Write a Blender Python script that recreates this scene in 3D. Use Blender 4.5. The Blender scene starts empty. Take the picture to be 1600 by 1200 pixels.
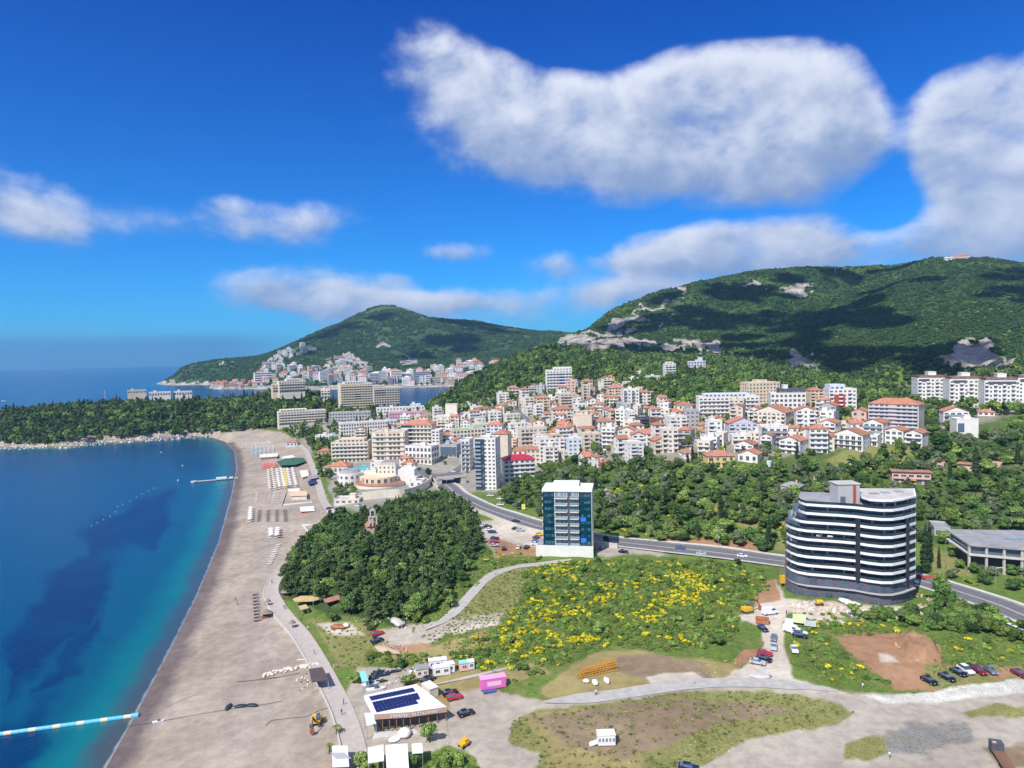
import bpy, math, random
import numpy as np
from mathutils import Vector, Matrix
R = math.radians
random.seed(7); rng = np.random.default_rng(11)
S = bpy.context.scene; C = S.collection
# ---------------------------------------------------------------- camera
F = 1067.0; CAMZ = 98.0; HX0 = 570.0; HSL = 0.023
ROLL = math.atan(HSL); PITCH = math.atan((600-(HX0-HSL*800))*math.cos(ROLL)/F)
_x = Vector((1,0,0)); _u = Vector((0,math.sin(PITCH),math.cos(PITCH))); _f = Vector((0,math.cos(PITCH),-math.sin(PITCH)))
RT = math.cos(ROLL)*_x-math.sin(ROLL)*_u; UP = math.cos(ROLL)*_u+math.sin(ROLL)*_x
cam = bpy.data.cameras.new('camera'); co = bpy.data.objects.new('camera', cam); C.objects.link(co)
cam.sensor_width = 36; cam.lens = F/1600*36; cam.clip_start = 1; cam.clip_end = 60000
m = Matrix.Identity(4)
for i in range(3): m[i][0] = RT[i]; m[i][1] = UP[i]; m[i][2] = -_f[i]
m.translation = (0,0,CAMZ); co.matrix_world = m; S.camera = co
S.view_settings.view_transform = 'Standard'; S.view_settings.look = 'None'; S.view_settings.exposure = EXPO = 0.42; S.view_settings.gamma = 1
def ray(px, py):
    return _f+RT*((px-800)/F)+UP*((600-py)/F)
def W(px, py, d):
    r = ray(px, py); return Vector((r.x*d/r.y, d, CAMZ+r.z*d/r.y))
RTn, UPn, Fn = np.array(RT), np.array(UP), np.array(_f)
def proj(x, y, z):
    p = np.stack([np.asarray(x, float), np.asarray(y, float), np.asarray(z, float)-CAMZ], -1)
    w = p@Fn
    return 800+F*(p@RTn)/w, 600-F*(p@UPn)/w
# ---------------------------------------------------------------- sky and sun
SUN_EL, SUN_AZ = 49.0, 215.0      # azimuth clockwise from +Y (view direction)
sd = Vector((math.sin(R(SUN_AZ))*math.cos(R(SUN_EL)), math.cos(R(SUN_AZ))*math.cos(R(SUN_EL)), math.sin(R(SUN_EL))))
sl = bpy.data.lights.new('sun', 'SUN'); sl.energy = 4.2; sl.angle = R(0.53); sl.color = (1.0, 0.95, 0.87)
so = bpy.data.objects.new('sun', sl); C.objects.link(so); so.rotation_euler = sd.to_track_quat('Z', 'Y').to_euler()
wd = bpy.data.worlds.new('World'); S.world = wd; wd.use_nodes = True
class NT:
    def __init__(s, nt): s.nt = nt; nt.nodes.clear()
    def n(s, t, **k):
        nd = s.nt.nodes.new(t)
        for a, v in k.items():
            if a.startswith('_'):
                nd.inputs[int(a[1:])].default_value = v
            else: setattr(nd, a, v)
        return nd
    def l(s, a, b): s.nt.links.new(a, b)
    def put(s, sock, v):
        if hasattr(v, 'is_output'): s.l(v, sock)
        else: sock.default_value = v
    def m(s, op, a, b=0.0, c=None, clamp=False):
        nd = s.nt.nodes.new('ShaderNodeMath'); nd.operation = op; nd.use_clamp = clamp
        s.put(nd.inputs[0], a); s.put(nd.inputs[1], b)
        if c is not None: s.put(nd.inputs[2], c)
        return nd.outputs[0]
    def ramp(s, v, a, b, c=0.0, d=1.0, t='SMOOTHSTEP'):
        nd = s.nt.nodes.new('ShaderNodeMapRange'); nd.interpolation_type = t
        s.put(nd.inputs[0], v); nd.inputs[1].default_value = a; nd.inputs[2].default_value = b
        nd.inputs[3].default_value = c; nd.inputs[4].default_value = d
        return nd.outputs[0]
    def mix(s, f, a, b, mode='MIX'):
        nd = s.nt.nodes.new('ShaderNodeMix'); nd.data_type = 'RGBA'; nd.blend_type = mode
        s.put(nd.inputs[0], f); s.put(nd.inputs[6], a if hasattr(a, 'is_output') else (*a, 1)[:4]); s.put(nd.inputs[7], b if hasattr(b, 'is_output') else (*b, 1)[:4])
        return nd.outputs[2]
    def noise(s, vec, scale, detail=4, rough=0.55, out=0, dist=0.0):
        nd = s.nt.nodes.new('ShaderNodeTexNoise'); s.l(vec, nd.inputs['Vector'])
        nd.inputs['Scale'].default_value = scale; nd.inputs['Detail'].default_value = detail; nd.inputs['Roughness'].default_value = rough; nd.inputs['Distortion'].default_value = dist
        return nd.outputs[out]
w = NT(wd.node_tree)
sky = w.n('ShaderNodeTexSky', sky_type='NISHITA', sun_disc=False, sun_elevation=R(SUN_EL), sun_rotation=R(SUN_AZ))
sky.altitude = 300; sky.air_density = 1.0; sky.dust_density = 0.2; sky.ozone_density = 3.0
tc = w.n('ShaderNodeTexCoord'); sep = w.n('ShaderNodeSeparateXYZ'); w.l(tc.outputs['Generated'], sep.inputs[0])
az = w.m('ARCTAN2', sep.outputs[0], sep.outputs[1]); el = w.m('ARCSINE', sep.outputs[2])
azd = w.m('MULTIPLY', az, 57.2958); eld = w.m('MULTIPLY', el, 57.2958)
cv = w.n('ShaderNodeCombineXYZ'); w.l(azd, cv.inputs[0]); w.l(w.m('MULTIPLY', eld, 1.35), cv.inputs[1])
# clouds: soft ellipses (px, py, rx, ry, strength), placed by direction, broken up by noise
CL = [(690,90,75,48,.95),(770,150,95,62,1),(800,215,80,40,.9),(880,225,100,45,.95),(960,180,130,60,1),(1080,140,115,65,1.1),(1180,170,115,70,1),
      (1000,262,110,40,.8),(1130,255,130,60,.85),(1260,215,120,95,.95),(1340,170,70,90,.8),(880,130,40,30,.5),
      (1560,140,100,50,.95),(1480,200,120,55,.7),(1600,240,170,90,1),(1450,290,90,40,.65),(1600,350,190,75,.95),(1450,380,120,35,.7),
      (20,310,95,38,.85),(90,345,90,30,.8),(380,355,110,24,.62),(500,340,70,24,.6),(360,322,40,18,.5),(708,396,46,15,.85),
      (870,415,36,20,.75),(620,437,30,13,.65),(990,410,70,22,1.1),(1110,385,100,36,1.4),(1220,395,90,34,1.3),(960,455,60,20,1.2),(1050,452,60,20,.9),
      (460,455,90,26,1.3),(560,478,110,24,1.2),(680,472,120,16,.8),(820,480,110,26,.45),(740,520,160,25,.35),(1290,395,50,20,.6),(1430,50,110,60,-.9),(1405,170,34,120,-.8),(1390,300,60,60,-.8),(1130,338,200,16,-.55),(890,70,60,40,-.3),(1200,5,400,45,-.9),(940,70,80,45,-.5),(1400,330,70,30,-.35),(800,20,120,50,-.4)]
nz = w.noise(cv.outputs[0], 0.15, 6, 0.56, dist=0.25); nzb = w.noise(cv.outputs[0], 0.55, 5, 0.55)
mp = w.n('ShaderNodeVectorMath', operation='ADD'); w.l(cv.outputs[0], mp.inputs[0]); mp.inputs[1].default_value = (-1.3, 1.9, 0)
nz2 = w.noise(mp.outputs[0], 0.15, 4, 0.55, dist=0.25)
acc = None; low = None
for px, py, rx, ry, s_ in CL:
    r_ = ray(px, py); a0 = math.degrees(math.atan2(r_.x, r_.y)); e0 = math.degrees(math.asin(r_.z/r_.length))
    k = 57.3/F*math.cos(R(a0))
    dx = w.m('MULTIPLY', w.m('SUBTRACT', azd, a0), 1/(rx*k*math.cos(R(a0)))); dy = w.m('MULTIPLY', w.m('SUBTRACT', eld, e0), 1/(ry*k))
    q = w.m('ADD', w.m('MULTIPLY', dx, dx), w.m('MULTIPLY', dy, dy))
    g = w.m('MULTIPLY', w.m('POWER', 2.718, w.m('MULTIPLY', q, -0.9)), s_)
    gy = w.m('MULTIPLY', g, dy)
    acc = g if acc is None else w.m('ADD', acc, g)
    low = gy if low is None else w.m('ADD', low, gy)
# cloud cover added to the sky outside the picture, to give more fill light
acc = w.m('ADD', w.m('MAXIMUM', acc, 0.0), w.m('MULTIPLY', w.m('MAXIMUM', w.ramp(eld, 36, 48), w.ramp(w.m('ABSOLUTE', azd), 50, 70)), 0.62))
acc2 = w.m('MINIMUM', acc, 1.15)
dens = w.m('ADD', acc2, w.m('ADD', w.m('MULTIPLY', w.m('SUBTRACT', nz, 0.5), 2.0), w.m('MULTIPLY', w.m('SUBTRACT', nzb, 0.5), 0.55)))
alpha = w.m('MULTIPLY', w.ramp(dens, 0.06, 1.12), 0.96)
alpha = w.m('MULTIPLY', alpha, w.ramp(acc, 0.03, 0.3))
hgt = w.m('DIVIDE', low, w.m('ADD', acc, 0.05))
lit = w.m('ADD', w.m('MULTIPLY', hgt, 0.42), w.m('ADD', w.m('MULTIPLY', w.m('SUBTRACT', nz, nz2), 1.3), w.m('MULTIPLY', w.m('SUBTRACT', nzb, 0.5), 0.25)))
lit = w.ramp(w.m('ADD', lit, 0.47), 0.0, 1.0)
ccol = w.mix(lit, (2.1, 2.9, 4.7), (6.3, 6.6, 7.5))
tint = w.mix(w.ramp(eld, -1, 30, t='LINEAR'), (0.10, 0.68, 1.22), (0.0, 0.265, 1.0))
skyc = w.mix(1.0, sky.outputs[0], tint, 'MULTIPLY')
band = w.m('MULTIPLY', w.ramp(w.m('ADD', eld, w.m('MULTIPLY', w.m('SUBTRACT', nz, .5), 0.8)), 1.3, 2.3, 1, 0), w.ramp(azd, -14, -24, 0.1, 1))
skyc = w.mix(w.m('MULTIPLY', band, 0.75), skyc, (0.45, 1.55, 3.9))
col = w.mix(alpha, skyc, ccol)
bg = w.n('ShaderNodeBackground'); w.l(col, bg.inputs[0]); bg.inputs[1].default_value = 0.1
wo = w.n('ShaderNodeOutputWorld'); w.l(bg.outputs[0], wo.inputs[0])
wd.cycles.sampling_method = 'MANUAL'; wd.cycles.sample_map_resolution = 512
S.cycles.max_bounces = 5; S.cycles.diffuse_bounces = 2; S.cycles.glossy_bounces = 2; S.cycles.transmission_bounces = 2; S.cycles.transparent_max_bounces = 6; S.cycles.volume_bounces = 0
S.cycles.use_adaptive_sampling = True; S.cycles.adaptive_threshold = 0.02
S.cycles.caustics_reflective = False; S.cycles.caustics_refractive = False
# ---------------------------------------------------------------- tags and small mesh builder
def tag(o, label=None, cat=None, group=None, kind=None):
    if label: o['label'] = label
    if cat: o['category'] = cat
    if group: o['group'] = group
    if kind: o['kind'] = kind
    return o
def srgb(r, g, b): return tuple(((c/255)/12.92 if c/255 <= .04045 else ((c/255+.055)/1.055)**2.4) for c in (r, g, b))
MATS = {}
def mat(name, col=(.5,.5,.5), rough=.8, metal=0, var=0.0, vs=0.4, spec=0.3, bump=0.0, bs=2.0, rnd=0.0):
    if name in MATS: return MATS[name]
    M_ = bpy.data.materials.new(name); M_.use_nodes = True; t = NT(M_.node_tree); MATS[name] = M_
    b = t.n('ShaderNodeBsdfPrincipled'); o = t.n('ShaderNodeOutputMaterial'); t.l(b.outputs[0], o.inputs[0])
    c = (*col, 1); tc = t.n('ShaderNodeTexCoord')
    if var:
        n1 = t.noise(tc.outputs['Object'], vs, 5, 0.6)
        c = t.mix(t.ramp(n1, .25, .75), tuple(v*(1-var) for v in col), tuple(min(1, v*(1+var)) for v in col))
    if rnd:
        oi = t.n('ShaderNodeObjectInfo'); hs = t.n('ShaderNodeHueSaturation'); t.put(hs.inputs['Color'], c)
        t.l(t.ramp(oi.outputs['Random'], 0, 1, 1-rnd, 1+rnd, 'LINEAR'), hs.inputs['Value']); t.l(t.ramp(oi.outputs['Random'], 0, 1, .5+rnd*.04, .5-rnd*.04, 'LINEAR'), hs.inputs['Hue']); c = hs.outputs[0]
    t.put(b.inputs['Base Color'], c); b.inputs['Roughness'].default_value = rough; b.inputs['Metallic'].default_value = metal; b.inputs['Specular IOR Level'].default_value = spec
    if bump:
        bp = t.n('ShaderNodeBump'); bp.inputs['Strength'].default_value = bump; bp.inputs['Distance'].default_value = .3
        t.l(t.noise(tc.outputs['Object'], bs, 4), bp.inputs['Height']); t.l(bp.outputs[0], b.inputs['Normal'])
    return M_
class MB:
    """collects faces, links them as one mesh object"""
    def __init__(s): s.v = []; s.f = []; s.mi = []; s.M = Matrix.Identity(4)
    def add(s, vs, fs, mi=0):
        n = len(s.v); s.v += [tuple(s.M@Vector(p)) for p in vs]; s.f += [tuple(i+n for i in f) for f in fs]; s.mi += [mi]*len(fs); return s
    def box(s, x0, x1, y0, y1, z0, z1, mi=0):
        return s.add([(x0,y0,z0),(x1,y0,z0),(x1,y1,z0),(x0,y1,z0),(x0,y0,z1),(x1,y0,z1),(x1,y1,z1),(x0,y1,z1)],
                     [(0,3,2,1),(4,5,6,7),(0,1,5,4),(1,2,6,5),(2,3,7,6),(3,0,4,7)], mi)
    def prism(s, pts, z0, z1, mi=0, top=None):
        n = len(pts); t = top or pts
        return s.add([(x,y,z0) for x,y in pts]+[(x,y,z1) for x,y in t], [tuple(reversed(range(n))), tuple(range(n,2*n))]+[(i,(i+1)%n,n+(i+1)%n,n+i) for i in range(n)], mi)
    def tube(s, p, q, r0, r1=None, n=6, mi=0):
        p, q = Vector(p), Vector(q); r1 = r0 if r1 is None else r1; d = (q-p).normalized(); a = d.orthogonal().normalized(); b = d.cross(a)
        vs = [p+(a*math.cos(t)+b*math.sin(t))*r0 for t in [2*math.pi*i/n for i in range(n)]]+[q+(a*math.cos(t)+b*math.sin(t))*r1 for t in [2*math.pi*i/n for i in range(n)]]
        return s.add(vs, [tuple(reversed(range(n))), tuple(range(n,2*n))]+[(i,(i+1)%n,n+(i+1)%n,n+i) for i in range(n)], mi)
    def mesh(s, name, mats, smooth=False):
        me = bpy.data.meshes.new(name); me.from_pydata(s.v, [], s.f)
        for m_ in (mats if isinstance(mats, (list, tuple)) else [mats]): me.materials.append(m_)
        if any(s.mi): me.polygons.foreach_set('material_index', s.mi)
        if smooth: me.polygons.foreach_set('use_smooth', [True]*len(s.f))
        me.update(); return me
    def obj(s, name, mats, parent=None, smooth=False): return link(name, s.mesh(name, mats, smooth), parent)
def link(name, me, parent=None, loc=None, rz=None):
    o = bpy.data.objects.new(name, me); C.objects.link(o)
    if parent is not None: o.parent = parent
    if loc is not None: o.location = loc
    if rz is not None: o.rotation_euler = (0,0,rz)
    return o
def empty(name, loc, rz, label, cat, group=None):
    o = link(name, None, None, loc, rz); o.empty_display_size = .5; return tag(o, label, cat, group)
def copy_tree(o, parent=None):
    c = o.copy(); C.objects.link(c); c.parent = parent
    for ch in KIDS.get(o.name, ()): copy_tree(ch, c)
    return c
KIDS = {}
def kids(o):
    KIDS[o.name] = [x for x in o.children]
    for x in o.children: kids(x)
def grid_mesh(name, X, Y, Z, material, cols=None, attrs=None, kind='structure', smooth=True, keep=None):
    n, k = X.shape; me = bpy.data.meshes.new(name)
    idx = np.arange(n*k).reshape(n, k); f = np.stack([idx[:-1,:-1], idx[:-1,1:], idx[1:,1:], idx[1:,:-1]], -1).reshape(-1, 4)
    if keep is not None:
        kk = keep[:-1,:-1]|keep[:-1,1:]|keep[1:,1:]|keep[1:,:-1]; f = f[kk.reshape(-1)]
        used = np.unique(f); mp_ = -np.ones(n*k, int); mp_[used] = np.arange(len(used)); f = mp_[f]
    else: used = np.arange(n*k)
    P = np.stack([X, Y, Z], -1).reshape(-1, 3)[used]
    me.vertices.add(len(P)); me.vertices.foreach_set('co', P.astype(np.float32).ravel())
    me.loops.add(f.size); me.loops.foreach_set('vertex_index', f.ravel().astype(np.int32))
    me.polygons.add(len(f)); me.polygons.foreach_set('loop_start', np.arange(0, f.size, 4, dtype=np.int32)); me.polygons.foreach_set('loop_total', np.full(len(f), 4, np.int32))
    me.update(calc_edges=True)
    if smooth: me.polygons.foreach_set('use_smooth', np.ones(len(f), bool))
    if cols is not None:
        a = me.color_attributes.new('col', 'FLOAT_COLOR', 'POINT'); a.data.foreach_set('color', np.concatenate([cols.reshape(-1,3)[used], np.ones((len(used),1))], 1).astype(np.float32).ravel())
    for nm, v in (attrs or {}).items():
        a = me.attributes.new(nm, 'FLOAT', 'POINT'); a.data.foreach_set('value', v.reshape(-1)[used].astype(np.float32))
    me.materials.append(material); o = link(name, me); 
    if kind: o['kind'] = kind
    return o
# value noise for numpy
_perm = rng.random((256, 256))
def vn(x, y):
    xi = np.floor(x).astype(int); yi = np.floor(y).astype(int); fx = x-xi; fy = y-yi; fx = fx*fx*(3-2*fx); fy = fy*fy*(3-2*fy)
    g = lambda a, b: _perm[a & 255, b & 255]
    return (g(xi,yi)*(1-fx)+g(xi+1,yi)*fx)*(1-fy)+(g(xi,yi+1)*(1-fx)+g(xi+1,yi+1)*fx)*fy
def fbm(x, y, o=4):
    s = 0; a = .5
    for i in range(o): s = s+a*(vn(x*2**i+17*i, y*2**i+9*i)-.5)*2; a *= .5
    return s
def tps(pts):
    P = np.array([(u/100, math.log(d)*8) for u, d, z in pts]); z = np.array([p[2] for p in pts], float); n = len(P)
    D = np.linalg.norm(P[:,None]-P[None], axis=2); K = np.where(D > 0, D*D*np.log(D+1e-12), 0)+np.eye(n)*0.05
    A = np.zeros((n+3, n+3)); A[:n,:n] = K; A[:n,n] = 1; A[:n,n+1:] = P; A[n,:n] = 1; A[n+1:,:n] = P.T
    s = np.linalg.solve(A, np.concatenate([z, [0,0,0]]))
    def f(x, y):
        x = np.asarray(x, float); y = np.maximum(np.asarray(y, float), 20); sh = x.shape
        u = (8+10.67*x/y).ravel(); v = (np.log(y)*8).ravel(); out = np.empty(u.size)
        for i in range(0, u.size, 20000):
            d2 = (u[i:i+20000,None]-P[None,:,0])**2+(v[i:i+20000,None]-P[None,:,1])**2
            out[i:i+20000] = (0.5*d2*np.log(d2+1e-12))@s[:n]+s[n]+s[n+1]*u[i:i+20000]+s[n+2]*v[i:i+20000]
        return out.reshape(sh)
    return f
def segdist(x, y, poly, closed=True):
    """signed distance, positive inside"""
    P = np.array(poly, float); Q = np.roll(P, -1, 0) if closed else P[1:]; P = P if closed else P[:-1]
    sh = np.shape(x); x = np.ravel(x); y = np.ravel(y); best = np.full(x.size, 1e18); ins = np.zeros(x.size, bool)
    for (ax, ay), (bx, by) in zip(P, Q):
        vx, vy = bx-ax, by-ay; t = np.clip(((x-ax)*vx+(y-ay)*vy)/(vx*vx+vy*vy+1e-9), 0, 1)
        best = np.minimum(best, (x-ax-t*vx)**2+(y-ay-t*vy)**2)
        if closed and ay != by:
            c = (ay > y) != (by > y); ins ^= c & (x < (bx-ax)*(y-ay)/(by-ay)+ax)
    d = np.sqrt(best); return (np.where(ins, d, -d) if closed else d).reshape(sh)
# ---------------------------------------------------------------- terrain heights (px column, distance, z)
CP = [(-300,115,1.5),(300,115,1.5),(550,115,3.5),(800,115,6),(1100,115,7),(1400,115,7.5),(1900,115,8),
 (200,160,.3),(500,160,2.6),(700,160,5),(900,160,7),(1300,160,8),(1900,160,8),
 (500,200,2.8),(700,200,6.5),(1000,200,8),(1300,200,8.5),(1800,200,9),
 (420,250,2.5),(520,250,5),(650,250,8),(800,250,8.5),(1000,250,8.5),(1300,250,8.5),(1700,250,8.5),
 (430,300,2.5),(500,290,8),(580,290,13),(660,290,12),(760,300,9),(900,300,8.5),(1200,300,8),(1450,300,9),(1750,300,10),
 (600,335,16),(540,330,12),(680,345,12),(480,350,3),(570,385,12),(650,385,11),(740,340,8.5),(710,410,8),(560,440,7),(500,450,3),
 (850,345,8),(1000,335,9),(1200,330,13),(1400,350,15),(1750,350,16),
 (400,400,2.2),(760,400,7),(850,390,10),(950,400,17),(1100,400,25),(1300,400,26),(1500,400,26),(1800,400,28),
 (400,460,2.2),(560,500,6),(700,470,5),(760,470,5),(850,460,12),(950,450,24),(1100,450,31),(1300,450,36),(1500,450,35),(1800,450,40),
 (700,530,4),(760,530,5),(850,520,12),(950,520,27),(1150,500,36),(1350,500,41),(1600,500,44),
 (430,560,2.5),(600,570,9),(700,570,9),(850,570,16),(1000,570,33),(1500,560,47),(1800,560,55),
 (500,630,6),(620,630,13),(720,630,16),(850,630,22),(950,630,32),(1100,630,39),(1250,630,42),(1500,640,58),(1800,640,70),
 (420,700,3.5),(470,700,7),(560,700,13),(650,710,19),(750,710,26),(850,710,35),(950,700,40),(1100,710,45),(1300,720,50),(1600,720,75),
 (340,760,3),(400,800,6),(450,800,16),(520,800,19),(600,800,23),(700,800,30),(800,800,43),(900,800,53),(1000,800,57),(1100,800,52),(1300,800,56),(1600,800,85),
 (-300,860,3),(0,860,5),(150,870,6),(250,870,5),(330,870,8),(400,880,22),(480,900,28),(560,900,27),(640,900,26),(720,900,40),(850,900,66),(1000,900,60),(1100,900,62),(1200,900,62),(1400,900,75),
 (-300,960,22),(0,950,25),(100,960,29),(200,960,33),(300,960,33),(380,970,35),(430,990,44),(480,990,42),(560,980,24),(620,980,10),
 (-300,1080,8),(0,1080,10),(200,1080,12),(350,1080,14),(450,1080,20),(550,1080,5),(640,1060,6),(690,1050,36),(760,1050,66),(850,1050,92),(1000,1050,78),(1150,1050,72),
 (680,1180,14),(720,1200,40),(780,1200,72),(850,1220,102),(950,1220,86),(1050,1200,77),
 (750,1500,10),(850,1500,50),(650,1700,0),(850,2000,40),(600,1400,-5),(300,1400,-8)]
# hillside of the near mountains, given as (px, py, distance)
for px, py, d in [(870,540,1380),(950,540,1400),(1050,542,1420),(1140,548,1400),(900,519,1800),(950,493,2000),(1020,466,2050),(1080,447,2100),(1180,425,2150),(1250,419,2150),(1310,415,2150),(1380,412,2150),(1440,406,2100),
    (860,535,1700),(1000,505,1720),(1100,490,1750),(1200,470,1850),(1280,455,1900),(1330,445,1980),
    (1160,566,1130),(1200,548,1230),(1260,520,1430),(1320,486,1560),(1400,443,1700),(1460,414,1800),(1500,400,1850),(1550,406,1850),(1600,414,1850),(1720,430,1850),(1850,450,1850),
    (1210,525,1500),(1280,500,1650),(1350,460,1800),
    (1300,612,870),(1400,618,810),(1500,606,800),(1600,590,800),(1800,560,800),(1250,590,980),
    (1450,522,1250),(1550,500,1250),(1350,562,1100),(1650,490,1250),(1850,480,1250)]:
    CP.append((800+F*ray(px,py).x/ray(px,py).y, d, W(px,py,d).z))
CP += [(900,2700,120),(1100,2700,200),(1300,2700,240),(1500,2700,260),(1800,2700,240)]
Hraw = tps(CP)
def wp(l, z=0.0):   # pixels on the water plane -> world
    o = []
    for px, py in l:
        r = ray(px, py); t = (z-CAMZ)/r.z; o.append((r.x*t, r.y*t))
    return o
shore = [(60,1420),(165,1200),(215,1110),(268,1010),(308,930),(343,845),(362,775),(370,735),(367,706),(352,690),(330,683),(300,681),(262,683),(225,687),(190,690),(150,690),(118,697),(95,700),(60,699),(40,698),(10,699),(-100,702),(-420,705)]
COAST = wp(shore)
COAST += [(-1200,1000),(-1150,1180),(-760,1160),(-560,1130),(-440,1120),(-330,1140),(-240,1090),(-215,1000),(-175,985),(-150,1020),(-140,1130),(-110,1300),(-60,1500),(0,1750),(120,2100),(60,2500),(6000,2700),(6000,80),(-250,80)]
def H(x, y, coast=True):
    x = np.asarray(x, float); y = np.asarray(y, float); h = Hraw(x, y)
    u = 800+F*x/np.maximum(y, 20)
    far = np.clip((y-900)/600, 0, 1); h = h+far*(fbm(x/260, y/260, 4)*26*np.clip((y-1250)/700, 0, 1)+fbm(x/60+9, y/60, 3)*7)
    sdv = segdist(x, y, COAST)
    rocky = np.clip((y-780)/60, 0, 1)
    rise = np.clip(sdv/(26-15*rocky), -1, 1); rise = np.where(rise > 0, rise*(1.6+6.0*rocky)+(sdv > 26)*0, rise*6)
    k = np.clip((sdv-6)/(34+30*rocky), 0, 1); k = k*k*(3-2*k)
    rise = rise+rocky*np.where(sdv > 0, 1, 0)*(fbm(x/9, y/9, 4)*2.6)*np.clip(sdv/6, 0, 1)*(1-k)
    h = np.where(sdv > 0, rise*(1-k)+np.maximum(h, 1.4)*k, rise)
    return h
def Hs(x, y): return float(H(np.array([x]), np.array([y]))[0])
DL = np.exp(np.linspace(math.log(112), math.log(2700), 1400))
_gc = {}
def GN_(pxs, pys):
    """pixels -> points on the ground (vectorised march along each ray)"""
    pxs = np.atleast_1d(np.asarray(pxs, float)); pys = np.atleast_1d(np.asarray(pys, float)); out = np.zeros((len(pxs), 3))
    for s in range(0, len(pxs), 60):
        a, b = pxs[s:s+60], pys[s:s+60]
        r = Fn[None]+RTn[None]*((a-800)/F)[:,None]+UPn[None]*((600-b)/F)[:,None]; r = r/r[:,1:2]
        X = r[:,0:1]*DL; Y = np.broadcast_to(DL, X.shape); Zr = CAMZ+r[:,2:3]*DL; hh = np.maximum(H(X, Y), 0)
        below = Zr <= hh; i = np.argmax(below, 1); i = np.where(below.any(1), i, len(DL)-1); j = np.arange(len(a)); i0 = np.maximum(i-1, 0)
        g1 = (Zr-hh)[j, i0]; g2 = (Zr-hh)[j, i]; t = np.clip(g1/(g1-g2+1e-9), 0, 1); d = DL[i0]*(1-t)+DL[i]*t
        out[s:s+60,0] = r[:,0]*d; out[s:s+60,1] = d; out[s:s+60,2] = CAMZ+r[:,2]*d
    return out
def G(px, py):
    k = (px, py)
    if k not in _gc: _gc[k] = Vector(GN_([px], [py])[0])
    return _gc[k].copy()
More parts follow.
